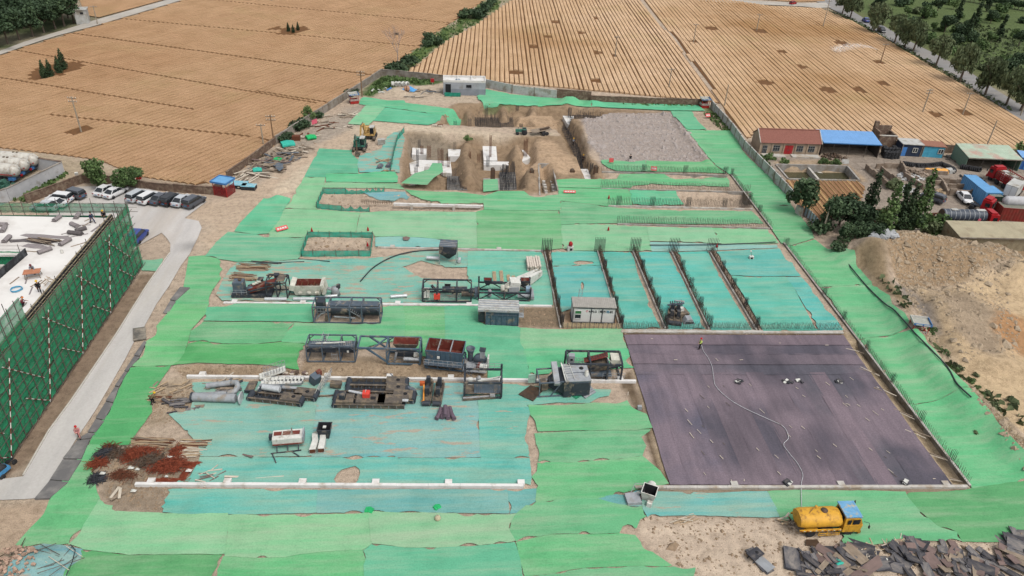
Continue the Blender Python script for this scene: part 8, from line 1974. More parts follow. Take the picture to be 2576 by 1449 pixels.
def cab(t,x,m,W=2.4,H=2.9,dl=1.9):
 MB().add([(x,-W/2,.8),(x,W/2,.8),(x,W/2,H),(x,-W/2,H),(x+dl,-W/2,.7),(x+dl,W/2,.7),(x+dl-.25,W/2-.05,H-.1),(x+dl-.25,-W/2+.05,H-.1)],[(0,1,2,3),(4,7,6,5),(0,4,5,1),(3,2,6,7),(0,3,7,4),(1,5,6,2)]).build('cab',m,t)
 MB().box((x+dl-.13,0,H*.68),(.1,W*.84,.85),0,0,-.12).build('windscreen',MCG,t);MB().box((x+.7,0,H+.12),(1.1,W*.8,.3)).build('roof_fairing',m,t);MB().box((x+dl,0,.7),(.25,W,.5)).build('bumper',m,t)
 for s in(-1,1):MB().box((x+1.0,s*W/2,H*.68),(.8,.06,.7)).build('window',MCG,t);MB().box((x+dl+.02,s*W*.38,.95),(.1,.4,.25)).build('headlight',MLAMP,t);MB().box((x+dl+.1,s*(W/2+.15),H*.62),(.1,.2,.6)).build('mirror',MSLD,t)
def truck(a,b,label,name='lorry'):
 A_,B_=P(*a),P(*b);d=B_-A_;return empty(name,A_,math.atan2(d.y,d.x),label,'truck'),d.length
t,L=truck((2364,566),(2500,570),'dark ribbed tanker lorry with a red cab behind the beige shed')
MTKD=mat('tank_dark',A(72,80,92),.45,var=.2,scale=1.5);o=MB().tube([(-.4,0,2.1),(L-2.7,0,2.1)],1.12,20).build('tank',MTKD,t)
for i in range(9):MB().tube([(-.2+i*(L-3.2)/8,0,2.1),(-.1+i*(L-3.2)/8,0,2.1)],1.16,20).build('band',MSLL,o)
MB().tube([(-.46,0,2.1),(-.4,0,2.1)],1.05,20).build('end_dish',MBROWN,o);MB().bar((0,-1.16,1.45),(L-2.8,-1.16,1.45),.05,.12).build('red_line',MTR,o);MB().tube([(L*.6,-1.14,1.85),(L*.6,-1.18,1.85)],.3,14).build('round_sign',MPINK,o)
MB().box((1.6,0,3.25),(1.2,.7,.1)).build('walkway',MPANW,t);MB().box((6.5,0,3.25),(1.6,.7,.1)).build('walkway',MPANW,t);MB().bar((-1.2,0,1.0),(L-1,0,1.0),1.0,.3).build('chassis',MSLD,t);cab(t,L-2.2,MTR)
for x in(1.0,2.3,L-4.4,L-.9):
 for s in(-1,1):wheel(t,(x,s*.95,.5),.5,.35)
t,L=truck((2336,557),(2352,556),'empty skeletal trailer behind the dark tanker','trailer_frame')
for y in(0,1.2):MB().bar((-.5,y,.9),(3.2,y,.9),.16,.25).build('side_rail',MRUST,t)
for x in(0,1,2,3):MB().bar((x,0,.95),(x,1.2,.95),.12).build('cross_rail',MRUST,t)
for y in(-.1,1.3):wheel(t,(1.6,y,.48),.5,.35)
t,L=truck((2468,532),(2492,540),'red lorry cab parked behind the dark tanker');MB().bar((-2.2,0,.9),(1,0,.9),.9,.25).build('chassis',MSLD,t);cab(t,-.2,MTR);
for x in(-1.6,1.2):
 for s in(-1,1):wheel(t,(x,s*.95,.5),.5,.35)
t,L=truck((2562,492),(2494,450),'red stake sided lorry loaded with caged goods');cab(t,L-1.5,MTR,2.4,3.0)
MB().bar((0,0,.95),(L-1.5,0,.95),1.0,.3).build('chassis',MSLD,t);MB().box(((L-2)/2,0,1.2),(L-2,2.4,.12)).build('bed',MTR,t)
for s in(-1,1):
 for i in range(12):MB().box((.1+i*(L-2.2)/11,s*1.2,2.1),(.1,.06,1.8)).build('stake',MTR,t)
 for z in(1.4,1.75,2.1,2.5,2.95):MB().bar((0,s*1.22,z),(L-2,s*1.22,z),.05,.16).build('side_board',MTR,t)
 for x in(1.0,2.2,3.4,L-2.6,L-.6):wheel(t,(x,s*.95,.5),.5,.35)
MB().box((0,0,2.1),(.06,2.4,1.8)).build('tail_board',MTR,t)
for i in range(6):
 for s in(-.55,.55):MB().box((.8+i*1.25,s,2.0),(1.0,1.0,1.4)).build('cage_load',MGRI if(i+(s>0))%2 else MPANW,t)
t,L=truck((2531,505),(2560,480),'white box lorry behind the blue containers');cx_=2.2
MB().box((2.0,0,2.1),(4.4,2.2,2.3)).build('cargo_box',MPANW,t);MB().bar((-.3,0,.8),(5.4,0,.8),.9,.22).build('chassis',MSLD,t);cab(t,4.3,CW,2.0,2.2,1.5);MB().box((-.22,.52,2.1),(.04,.95,2.0)).build('rear_door',CW,t);MB().box((-.22,-.52,2.1),(.04,.95,2.0)).build('rear_door',CW,t)
for x in(.9,4.9):
 for s in(-1,1):wheel(t,(x,s*.85,.42),.42,.28)
MGT=mat('gas_tank_white',A(212,208,198),.55,var=.2,scale=1.2,dirt=A(150,136,122),dirt_amt=.3)
for i,(x,y)in enumerate(((96,431),(73,444),(50,459))):
 b=P(x,y);t=empty('gas_tanker',b,math.radians(170),('gas tank trailer farthest from the coping wall corner lane','gas tank trailer between two others','gas tank trailer nearest the picture edge of the walled yard')[i],'tank trailer','gas tank trailers in the walled yard')
 o=MB().lathe([(0,-.55),(.7,-.42),(1.08,0),(1.2,.4),(1.2,11),(1.0,11.4),(0,11.6)],(0,0,2.3),'x',20).build('tank',MGT,t)
 MB().tube([(.38,0,2.3),(.46,0,2.3)],1.23,20).build('end_ring',MPANW,o);MB().box((5.5,1.2,1.9),(11,.04,.14)).build('red_line',MTR,o);MB().box((-.2,0,2.05),(.3,1.9,.12)).build('red_line',MTR,o);MB().lathe([(.18,-.06),(.2,.02),(0,.04)],(-.52,-.3,2.8),'x',10).build('gauge',MWP_,o)
 for x_ in(3.0,3.7):MB().box((x_,0,3.55),(.3,.3,.2)).build('valve_box',MGRI,o)
 MB().bar((0,0,1.0),(11,0,1.0),.9,.25).build('chassis',MSLD,t);MB().box((-.1,-.8,1.1),(.3,.5,.3)).build('taillight',MTR,t);MB().box((.6,0,1.0),(1.0,2.2,.5)).build('rear_box',MBLUEP,t)
 for x_ in(1.5,2.8,4.1):
  for s in(-1,1):wheel(t,(x_,s*.9,.5),.5,.35)
rubble('pipe_rack',(14,480),3.2,70,mat('green_scrap',A(60,104,88),.7),'green pipe racks in the walled yard of gas trailers',.9,hgt=1.5)
t=empty('blue_tricycle',P(4,1196),1.2,'blue cargo tricycle cut by the picture edge on the road','tricycle')
MB().box((0,0,.7),(1.6,1.2,.4)).build('cargo_bed',mat('trike_blue',A(80,150,200),.5),t);MB().box((-.1,0,1.0),(1.3,1.0,.5)).build('cargo',MBLK,t);MB().bar((.8,0,.6),(1.7,0,.9),.15).build('fork_frame',MSLD,t);MB().bar((1.5,-.35,1.15),(1.5,.35,1.15),.05).build('handlebar',MSLD,t);MB().box((1.1,0,.95),(.4,.3,.15)).build('saddle',MBLK,t)
for c in((-.3,-.6,.3),(-.3,.6,.3),(1.7,0,.32)):wheel(t,c,.3,.14)
for(x,y),h,lb,m in(((200,462),1.9,'white post with a lamp and red box at the car park corner',MWHT),((355,471),1.7,'red topped letter box on a post by the brick wall',MSTEEL)):
 t=empty('signal_post',P(x,y),.3,lb,'post');MB().tube([(0,0,0),(0,0,h)],.06,8).build('post',m,t);MB().box((0,-.05,h+.1),(.55,.35,.5)if m is MWHT else(.9,.6,.14),0,.2).build('head',MWHT if m is MWHT else MTR,t);MB().box((0,-.1,h*.5),(.45,.2,.3)).build('red_box',MTR,t)
# people
def skinmesh(name,verts,edges,rad,m,parent=None):
 me=bpy.data.meshes.new(name);me.from_pydata(verts,edges,[]);o=bpy.data.objects.new(name,me);COL.objects.link(o)
 md=o.modifiers.new('s','SKIN');md.use_smooth_shade=True
 for v,r in zip(me.skin_vertices[0].data,rad):v.radius=(r,r)if not isinstance(r,tuple)else r;v.use_root=False
 me.skin_vertices[0].data[0].use_root=True
 o.modifiers.new('u','SUBSURF').levels=1;o.modifiers['u'].render_levels=1
 bpy.context.view_layer.update();nm=bpy.data.meshes.new_from_object(o.evaluated_get(bpy.context.evaluated_depsgraph_get()));nm.name=name
 bpy.data.objects.remove(o);nm.materials.clear();nm.materials.append(m);n=link(name,nm,parent);return n
MSKIN=mat('skin',A(186,138,110),.6,var=.08);MHAIR=mat('hair',(.015,.013,.012),.8)
MCL={'navy':A(52,60,92),'black':A(32,32,36),'white':A(222,222,216),'pink':A(206,140,138),'vest':A(206,226,120),'khaki':A(120,108,80),'grey':A(150,156,166),'red':A(200,44,46),'yellow':A(232,186,50),'orange':A(226,130,60),'maroon':A(110,40,50)}
MCL={k:mat('cloth_'+k,v,.8,var=.15)for k,v in MCL.items()}
def person(px,z,rz,pose,top,legs,hat,label):
 p=P(*px,z);K={'stand':dict(hip=.92,lean=.06,st=.14),'walk':dict(hip=.9,lean=.1,st=.34),'bend':dict(hip=.88,lean=.75,st=.2),'crouch':dict(hip=.42,lean=.4,st=.12)}[pose]
 hp,ln=K['hip'],K['lean'];H0=Vector((0,0,hp));up=Vector((math.sin(ln),0,math.cos(ln)));ch=H0+up*.32;nk=H0+up*.53;hd=nk+(up+Vector((.12,0,.4))).normalized()*.2
 V=[H0,ch,nk,nk+(hd-nk)*.45,hd+Vector((0,0,-.03)),hd+Vector((.015,0,.08))];E_=[(0,1),(1,2),(2,3),(3,4),(4,5)];Rr=[(.15,.12),(.17,.12),(.09,.08),.055,.095,.085]
 tv,te,tr_=[H0+Vector((0,0,-.04)),ch,nk],[(0,1),(1,2)],[(.17,.14),(.19,.14),.1];lv,le,lr=[H0],[],[(.165,.13)];hands=[]
 for s in(-1,1):
  f=s*K['st']
  kn=Vector((.1+f*.6,s*.1,hp*.52))if pose!='crouch' else Vector((.36,s*.16,.46));ft=Vector((f,s*.11,.07))if pose!='crouch' else Vector((.02,s*.14,.07))
  hj=H0+Vector((0,s*.1,-.06));b=len(V);V+=[hj,kn,ft,ft+Vector((.16,0,-.03))];E_+=[(0,b),(b,b+1),(b+1,b+2),(b+2,b+3)];Rr+=[.09,.062,.045,.04]
  b=len(lv);lv+=[hj,kn,ft+Vector((0,0,.05))];le+=[(0,b),(b,b+1),(b+1,b+2)];lr+=[.105,.082,.07]
  sh=nk+Vector((0,s*.2,-.05));fw=.22 if pose in('stand','walk')else.3
  el_=sh+Vector((.05+.06*s,s*.06,-.28));ha=el_+Vector((fw if s>0 else fw*.7,-s*.05,-.08 if pose!='walk' else-.2));b=len(V)
  V+=[sh,el_,ha,ha+(ha-el_).normalized()*.08];E_+=[(1,b),(b,b+1),(b+1,b+2),(b+2,b+3)];Rr+=[.062,.045,.032,.036]
  d_=(ha-el_).normalized()
  for k in range(5):
   q=ha+d_*(.08 if k<4 else.02)+Vector((0,(k-1.5)*.018 if k<4 else-s*.05,0));c_=len(V);ln_=(.07,.085,.08,.06,.05)[k];V+=[q+d_*ln_*.5,q+d_*ln_+Vector((0,0,-.03))];E_+=[(b+3,c_),(c_,c_+1)];Rr+=[.009,.008]
  b=len(tv);tv+=[sh,el_,ha-d_*.03];te+=[(1,b),(b,b+1),(b+1,b+2)];tr_+=[.085,.062,.05]
 o=skinmesh('person',V,E_,Rr,MSKIN);o.location=p;o.rotation_euler=(0,0,rz);tag(o,label,'person','workers on the site')
 skinmesh('jacket',tv,te,tr_,MCL[top],o);skinmesh('trousers',lv,le,lr,MCL[legs],o)
 for s in(-1,1):
  f=V[8 if s<0 else 8+18];MB().box((0,0,0),(.27,.1,.1),taper=.8).build('shoe',MCL['black'],o,(f.x+.05,f.y,.05))
 h_=hd+Vector((.0,0,.06));cp=MB().lathe([(.135,0),(.13,.06),(.09,.13),(0,.155)],(0,0,0),n=14)
 if hat:cp.lathe([(.16,-.012),(.16,.004),(.12,.012)],(.02,0,0),n=14)
 cp.build('helmet' if hat else 'hair',MCL[hat]if hat else MHAIR,o,h_)
 for s in(-1,1):MB().lathe([(0,-.012),(.014,0),(0,.012)],n=6).build('eye',MHAIR,o,hd+Vector((.088,s*.034,.02)))
 MB().box((0,0,0),(.03,.025,.05),taper=.4).build('nose',MSKIN,o,hd+Vector((.102,0,-.005)));MB().box((0,0,0),(.012,.05,.012)).build('mouth',MCL['maroon'],o,hd+Vector((.09,0,-.055)))
 return o
person((1760,877),.25,3.3,'stand','vest','black','red','person in a yellow green vest and red helmet hosing the membrane')
person((200,1100),.2,-1.2,'walk','pink','pink','red','person in pink clothes and a red helmet walking on the road edge')
person((384,1016),.1,.6,'bend','khaki','black','yellow','person in a yellow helmet bending over boards at the net edge')
person((233,561),RZ,-.4,'walk','navy','navy',None,'person in navy work clothes standing on the white roof')
person((263,546),RZ,-1.4,'crouch','black','black','yellow','person crouching in black at the roof corner in a yellow helmet')
person((86,688),RZ,-1.2,'bend','grey','black','maroon','person in pale grey leaning over the reddish work table')
person((101,736),RZ,-1.0,'walk','black','black','yellow','person in black with a yellow helmet walking by the roof edge')
person((56,770),RZ,.4,'crouch','maroon','black','orange','person crouching with an orange helmet near the tall net')
person((1466,408),-2.3,-1.2,'stand','black','black','yellow','person in black working in the rebar corridor near its mouth')
person((1480,405),-2.3,2.6,'bend','black','black',None,'person in black bending among the corridor bars')
person((1441,366),-2.3,-.6,'stand','grey','black','white' if False else 'yellow','person in grey deeper in the rebar corridor')
person((1750,403)if False else(1586,403),.2,1.6,'crouch','black','black',None,'person in black crouching on the rim of the gravel plateau')
# loose material
UB={}
def ub(m):
 if m.name not in UB:UB[m.name]=MB().box((0,0,0),(1,1,1)).mesh('piece',m)
 return UB[m.name]
def pile(name,part,c,n,dims,ang,spread,mats,label,cat,group=None,hz=.4,jit=.25,tilt=.12,z=None):
 """n pieces thrown round a point: dims = (lengths, widths, thickness), ang = main heading in degrees"""
 p=P(*c);z=Hs(p.x,p.y)+.05 if z is None else z
 t=empty(name,(p.x,p.y,z),0,label,cat,group)
 for i in range(n):
  o=link(part,ub(mats[i%len(mats)]),t)
  r,a=random.random()**.6,random.uniform(0,6.28)
  o.location=(spread[0]*r*math.cos(a),spread[1]*r*math.sin(a),.06+hz*(1-r)*random.random()+.03*i/n)
  o.rotation_euler=(random.gauss(0,tilt),random.gauss(0,tilt),math.radians(ang)+random.gauss(0,jit))
  o.scale=(random.uniform(*dims[0]),random.uniform(*dims[1]),dims[2]*random.uniform(.8,1.3))
 return t
MPNL=mat('form_ply',A(92,92,98),.7,var=.3,scale=1.5,dirt=A(150,142,134),dirt_amt=.3);MPNLD=mat('form_ply_dark',A(66,66,72),.7,var=.3,scale=1.5,dirt=A(120,112,106),dirt_amt=.2);MPNLR=mat('form_ply_worn',A(132,112,106),.8,var=.3,scale=2)
MPALE=mat('timber_pale',A(214,202,184),.85,var=.25,scale=3)
TG='timber heaps along the boundary wall'
for a in(((606,457),16,((3.5,5.5),(.2,.3),.16),62,(2.6,2.2),(MPALE,MPALE,MWOODG),'stack of pale beams fanned out behind the light blue boxes',.5,.1),((626,434),8,((3,4.5),(.2,.3),.16),50,(1.6,1.2),(MPALE,MWOODG),'small stack of pale beams against the wall',.5,.12),((660,437),10,((4,7),(.2,.3),.14),-8,(2.6,1.8),(MWOODG,MBROWN,MPALE),'long brown boards lying across the wall foot',.3,.12),((678,415),34,((1.5,4),(.15,.6),.1),15,(3.4,2.8),(MWOODG,MSL,MPNLR,MWOODG),'grey timber heap with a round sheet on its edge',.8,.6),((708,396),40,((1.2,3.6),(.15,.5),.1),10,(4.2,3.0),(MWOODG,MWOODG,MSL,MBROWN),'largest jumbled timber heap of the wall strip',.9,.7),((742,377),30,((1.2,3.4),(.15,.4),.1),5,(4.0,2.2),(MWOODG,MPALE,MWOODG),'timber heap below the rolled green net',.6,.6),((770,345),12,((1,2.5),(.2,.5),.12),40,(3,2),(MWOODG,MPALE,MRUST),'scattered boards by the green bundle',.3,.7),((826,318),16,((1,3),(.2,.5),.1),20,(5,3),(MRUST,MWOODG,MPALE),'rusty scrap boards near the small yellow net',.3,.7),((862,290),14,((1,3.6),(.2,.4),.1),15,(5,2),(MWOODG,MPALE),'loose boards before the sentry kiosk',.3,.5)):
 pile('timber_heap','plank',a[0],a[1],a[2],a[3],a[4],a[5],a[6],'timber heap',TG,a[7],a[8])
flat_px('round_sheet',[(692,412),(702,409),(712,413),(713,423),(703,431),(694,424)],.7,MSL,'grey round sheet leaning on the timber heap','sheet',.06)
MGB=mat('net_bundle',A(40,186,110),.8,var=.3,scale=4);MTB=mat('net_bundle_teal',A(60,186,166),.8,var=.3,scale=4)
def bundle(c,r,m,label,sx=1.6):
 t=empty('net_bundle',P(*c),random.uniform(-.5,.8),label,'net bundle','rolled up net bundles')
 for k in range(3):MB().tube([(-r*sx,(k-1)*r*.7,r*.7),(0,(k-1)*r*.8+.1,r*.8),(r*sx,(k-1)*r*.6,r*.6)],r*.65,9).build('fold',m,t)
for c,r,m,lb in(((783,350),.6,MGB,'bright green net bundle on the rubble strip'),((725,369),.8,MTB,'rolled green net at the head of the timber heaps'),((700,405),.45,MGB,'green net scrap on the timber heap'),((648,432),.5,MTB,'teal net scrap between the pale beams'),((1100,1279),.22,MGB,'tiny green net clump on the long blue grey strip'),((929,1287),.25,MGB,'green net knot at the head of the lane seam'),((2110,1418),.3,MTB,'teal net strip caught in the broken panels')):
 bundle(c,r,m,lb)
MB().box((0,0,.5),(1.6,1.1,1.0)).build('red_crate',MRUST,None,P(746,352,0),label='rusty red crate on the rubble strip',cat='crate')
MB().box((0,0,.9),(1.5,.06,1.0),.9).build('pink_board',MPINK,None,P(792,316,.3),label='pink board leaning on the boundary wall',cat='board')
BG='bundles of thin poles'
for c,n,L,sp,lb,m in(((637,676),40,(4,5.2),(.5,1.1),'bundle of brown bamboo poles behind the burner unit',(MWOOD,MRUST,MWOODG)),((613,700),46,(3,4),(.6,1.3),'broad bundle of bamboo poles above the grey fan box',(MWOOD,MWOODG,MRUST)),((692,694),14,(1.8,2.4),(.4,.5),'short bundle of poles beside the slanted chute',(MWOOD,MRUST)),((380,1117),44,(3.6,4.6),(.6,1.1),'bundle of straight poles above the rust coloured rebar',(MWOOD,MWOODG,MRUST)),((488,1122),34,(2.4,3.6),(.5,.9),'second pole bundle above the rebar running onto the net',(MWOOD,MPALE,MRUST)),((478,1142),24,(1.6,2.4),(.6,.7),'fan of thin poles behind the rebar heap',(MWOOD,MPALE)),((402,1003),30,(1.8,2.4),(.5,.8),'bundle of poles beside the bending worker',(MWOOD,MRUST,MWOODG)),((668,664),10,(4,5),(.6,.3),'dark pole bundle along the back of the worn net',(MBROWN,MSLD))):
 pile('pole_bundle','pole',c,n,(L,(.05,.09),.07),-4,sp,m,lb,'pole bundle',BG,.25,.07,.02)
DG='scrap wood by the pipes'
for c,n,d,ang,sp,m,lb in(((455,1018),22,((.8,2.6),(.15,.5),.06),5,(2.6,1.6),(MPNL,MWOODG,MPNLD),'dark boards scattered between the worker and the thick pipe'),((560,975),22,((1.2,3.2),(.12,.5),.07),25,(2.0,1.2),(MPNL,MWOODG,MPNLD),'dark boards heaped behind the bent pipe'),((572,963),4,((2,3),(.1,.2),.08),60,(1,.7),(MWOOD,MPALE),'long timbers sloping over the white beam'),((745,943),30,((.3,.8),(.2,.4),.2),0,(2.2,.8),(MPNLR,MBROWN,MPALE),'low wall of broken bricks behind the stair'),((430,975),16,((.5,1.6),(.1,.3),.06),30,(2.4,1),(MWOOD,MWOODG),'pale splinters at the start of the white beam'),((520,1203),14,((1.2,2.2),(.08,.16),.06),8,(1.2,1.0),(MPALE,MPNLR),'pallet slats next to the rust coloured rebar'),((291,1247),4,((1.3,1.8),(.25,.32),.1),75,(.9,.4),(MPALE,MWOODG),'four short boards on the bare corner'),((1722,1309),12,((1.2,2.4),(.06,.12),.06),10,(1.0,.6),(MWOOD,MPALE),'sticks thrown on the sandy ground below the torn net'),((1975,1312),8,((.8,1.6),(.1,.2),.06),10,(.8,.5),(MWOOD,MPALE),'sticks beside the rear of the yellow tanker'),((962,407),10,((2.4,3.6),(.12,.2),.1),15,(.8,.5),(MWOOD,MWOODG),'split logs beside the ragged net fence'),((975,432),12,((.6,1.6),(.1,.3),.08),15,(1.6,.4),(MRUST,MWOOD),'rusty scraps at the net edge by the pit'),((1070,232),26,((.6,2.4),(.1,.5),.08),5,(5,2.0),(MPALE,MWOODG,MSL),'scrap boards spread before the block house'),((1045,246),8,((3,6),(.1,.2),.1),2,(2.2,.6),(MPALE,MBLK,MWOODG),'long tubes and boards on the far pit bank'),((600,1203),1,((2.6,2.8),(.2,.22),.1),5,(.1,.1),(MPALE,),'single white board lying behind the white beam'),((678,1202),1,((2.8,2.9),(.16,.2),.08),6,(.1,.1),(MPALE,),'single pale plank on the blue green net'),((622,1150),2,((1.5,1.7),(.2,.24),.06),-30,(.2,.2),(MPNLR,),'pinkish plank lying alone on the dusty net')):
 pile('scrap_wood','board',c,n,d,ang,sp,m,lb,'scrap wood',DG,.3,.4 if n>3 else.03)
for c,n,lb,z,ang in(((957,421),2,'dark flat pallet lying by the ragged fence',0,10),((978,418),3,'stacked dark pallet closest to the ragged fence',.4,5)):
 pile('pallet','deck_board',c,9*n,((1.6,1.7),(.22,.26),.09),ang+75,(.7,.5),(MPNL,MSL),lb,'pallet','dark pallets by the fence',.5,.04,.02)
def tangle(name,c,r,n,m,label,L=(.6,1.8),hz=.5,ang=None):
 p=P(*c);z=Hs(p.x,p.y);mb=MB()
 for i in range(n):
  a,d=random.uniform(0,6.28),random.random()**.7
  q=Vector((r[0]*d*math.cos(a),r[1]*d*math.sin(a),.05+hz*(1-d)*random.random()));b=random.uniform(0,6.28)if ang is None else ang+random.gauss(0,.12);l=random.uniform(*L)/2
  v=Vector((math.cos(b)*l,math.sin(b)*l,random.uniform(-.15,.2)*l));k=Vector((random.uniform(-.2,.2),random.uniform(-.2,.2),.08))*(1 if ang is None else.2)
  mb.tube([q-v,q+k,q+v],.028,3,cap=False)
 t=empty(name,(p.x,p.y,z),0,label,'rebar heap','rebar scrap heap');tag(mb.build('bar_tangle',m,t),kind='stuff')
MRU2=mat('rust_bright',A(136,66,44),.9,var=.4,scale=3)
for a in(((352,1153),(2.1,1.1),420,MRU2,'largest tangle of rust red rebar'),((424,1180),(2.0,1.0),380,MRU2,'tangle of rust red rebar nearest the pallet slats'),((300,1150),(1.6,1.0),200,MBROWN,'brown rebar tangle behind the black bars'),((380,1168),(1.6,.9),220,MBROWN,'dark rebar tangle between the two red ones'),((266,1150),(1.0,.9),170,MREBD,'black bundle of bars at the net edge'),((244,1206),(.7,.7),150,MREBD,'small black bundle of bars beside the lane net'),((250,1174),(.9,.5),130,MRU2,'small rust heap between the black bundles'),((275,1130),(.8,.6),110,MRUST,'rust heap topmost on the soil corner'),((445,1143),(.6,1.1),110,MRU2,'rust bars leaning toward the pole fan'),((310,1195),(1.6,.6),110,MRUST,'thin rust bars over the dug hollow')):tangle('rebar_scrap',*a)
for c,r,lb,ang in(((483,1171),(.9,.35),'square bundle of rust bars behind the pallet slats',.05),((448,1211),(.85,.3),'rust bar bundle touching the white beam',-.1),((470,1188),(.3,.7),'rust bar bundle lying crosswise',1.3),((397,1211),(.6,.3),'short rust bar bundle near the beam end',.0)):tangle('rebar_scrap',c,r,120,MRU2,lb,(1.2,1.6),.25,ang)
for c,s,lb in(((330,1177),.7,'white rag in the middle of the rebar heap'),((346,1181),.5,'second white rag beside the first'),((475,1184),.7,'white rag on the crosswise rust bundle'),((258,1191),.6,'white rag by the small black bundle'),((428,1152),.9,'long white rag behind the rebar heap'),((419,1199),.4,'white rag in front of the rebar heap'),((376,1158),.4,'cream rag on the largest rebar tangle'),((336,1235),.6,'white scrap at the beam end'),((1607,1240),.5,'white scrap by the white hopper')):
 MB().add([(-s*.5,-s*.2,0),(s*.4,-s*.3,.05),(s*.5,s*.2,.0),(0,s*.1,.22),(-s*.4,s*.3,.08)],[(0,1,3),(1,2,3),(2,4,3),(4,0,3)]).build('white_rag',MWP_,None,P(*c,.45),label=lb,cat='rag',group='white rags on the site')
FG='heaps of broken formwork'
for c,n,d,ang,sp,lb,hz in(((2068,1416),26,((.8,2.4),(.25,.9),.06),110,(2.6,1.3),'heap of broken formwork below the yellow tanker',.7),((2145,1404),18,((1,2.6),(.5,1.3),.06),130,(2.6,1.6),'heap of dark panels ending in a fan of sticks',.6),((2180,1432),16,((1.2,3),(.6,1.3),.06),20,(2.6,1.6),'slabs of dark panel by the white sack',.5),((2300,1384),16,((1,2.6),(.5,1.2),.06),5,(2.4,.9),'dark panels stacked along the green net hem',.5),((2312,1422),18,((1.6,3.2),(.8,1.3),.07),105,(2.4,2.0),'broad striped panels leaning in a row',.8),((2390,1412),36,((.8,2.0),(.4,1.1),.06),60,(3.4,2.4),'widest heap of black broken panels',.8),((2450,1430),22,((1.4,3),(.5,1),.06),125,(2.0,1.6),'tail of the widest heap sliding to the picture edge',.5),((2540,1412),24,((1,2.6),(.3,.9),.06),125,(2.2,2.6),'heap of worn reddish panels in the corner',.7),((2574,1375),14,((1.8,3),(.8,1.3),.07),130,(1.4,1.8),'dark panel stack cut by the picture edge',.8),((2100,1446),16,((.8,2.2),(.3,.9),.06),20,(3.2,1.0),'panel scraps along the bottom of the picture',.5)):
 pile('formwork_heap','panel',c,n,d,ang,sp,(MPNL,MPNLD,MPNLD,MPNL,MPNLR,MWOODG),lb,'formwork heap',FG,hz,.45,.16)
pile('dark_panel_stack','panel',(1992,1409),7,((2.5,2.7),(1.35,1.45),.07),72,(.12,.1),(MPNLD,MPNL),'neat stack of dark panels standing apart on the sand','panel stack',None,.5,.03,.01)
pile('dark_panel_stack','panel',(1912,1412),3,((2.4,2.8),(.9,1.1),.07),118,(.4,.3),(MPNL,MSLL),'grey panels lying beside the low dark table','panel stack',None,.2,.08,.03)
t=empty('low_table',P(1896,1405),.5,'low dark table on crossed legs on the sand','table');MB().box((0,0,.75),(1.5,1.0,.1)).build('table_top',MPNLD,t)
for y in(-.35,.35):MB().bar((-.55,y,0),(.55,y,.72),.07).build('leg',MBLK,t);MB().bar((.55,y,0),(-.55,y,.72),.07).build('leg',MBLK,t)
MB().lathe([(0,-.02),(.16,0),(.16,.03),(0,.03)],(.2,0,.8),n=10).build('socket',MDARK,t)
for c,n,lb in(((2180,1385),36,'fan of splintered sticks beside the dark panels'),((2245,1370),22,'fan of splintered sticks under the net hem')):pile('splinter_heap','stick',c,n,((.6,1.8),(.05,.1),.05),40,(1.4,.9),(MWOOD,MPALE),lb,'stick heap',None,.3,.9)
MB().lathe([(0,-.5),(.22,-.42),(.26,.2),(.12,.5),(0,.55)],(0,0,.25),'x',10).build('white_sack',MWP_,None,P(2218,1412),label='white sack lying between two formwork heaps',cat='sack')
t=empty('fallen_fence',P(130,1410,.5),0,'fallen fence frames tangled on the crumpled blue green net','fence');mb=MB()
for i in range(16):
 a,b=random.uniform(0,3.14)if i>9 else(.5 if i%2 else-.55),random.uniform(.9,2.0);q=Vector((random.uniform(-1.8,1.8),random.uniform(-1.2,1.2),random.uniform(0,.5)))
 v=Vector((math.cos(a),math.sin(a),random.uniform(-.15,.15)))*b;MB().tube([q-v,q+v],.035,6).build('rail',MPALE if i%4==0 else MSTEEL,t)
MB().tube([(1.2,1.4,.4),(2.0,.6,.6),(2.2,-.6,.5),(2.1,-1.8,.2)],.05,6).build('hose',MHOSE,t)
pile('broken_fence','rail',(30,1400),7,((1.6,2.8),(.05,.06),.05),130,(1.6,1.2),(MSTEEL,MBROWN),'broken steel rails on the rubble corner','rail heap',None,.4,.8)
rubble('rubble_heap',(40,1432),2.2,110,mat('brick_bits',A(190,160,140),.9,var=.35,scale=3),'brick and plaster rubble in the west corner',.3,hgt=.3)
MSGN=mat('sign_red',A(222,92,92),.6,var=.12)
def sign(px,z,s,label,rot=(0,0,0),marks=4,name='warning_board'):
 t=empty(name,P(*px,z),rot[2],label,'sign','red warning boards');r=link('board',ub(MSGN),t);r.scale=(*s,.04);r.rotation_euler=(rot[0],rot[1],0)
 for i in range(marks):
  o=link('white_mark',ub(MWP_),t);f=(i+.5)/marks-.5;o.scale=(s[0]/marks*.62,s[1]*.42,.05);v=Euler((rot[0],rot[1],0)).to_matrix()@Vector((f*s[0]*.86,0,.008));o.location=v;o.rotation_euler=(rot[0],rot[1],0)
 return t
sign((709,574),.5,(2.0,.8),'red board with white characters lying on the light green net',(.5,0,.6));sign((1433,482),.45,(2.3,.55),'red banner with four white characters before the concrete trough',(.6,0,-.03));sign((1645,424),.9,(1.2,.9),'tilted red board with a white mark under the gravel plateau',(.8,0,-.2),2)
t=sign((1538,403),.9,(.95,.85),'plain red square board on posts at the plateau rim',(1.35,0,0),0)
for x in(-.4,.4):MB().tube([(x,0,-.9),(x,0,.3)],.03,5).build('post',MWOODG,t)
sign((1781,290),.8,(1.2,.9),'pale red board on the weedy patch by the corner kiosk',(.9,0,.2),2)
flat_px('grey_board',[(1013,597),(1022,595),(1032,598),(1026,605),(1015,604)],.3,MPNLR,'pinkish grey board on the pale blue net','board',.06)
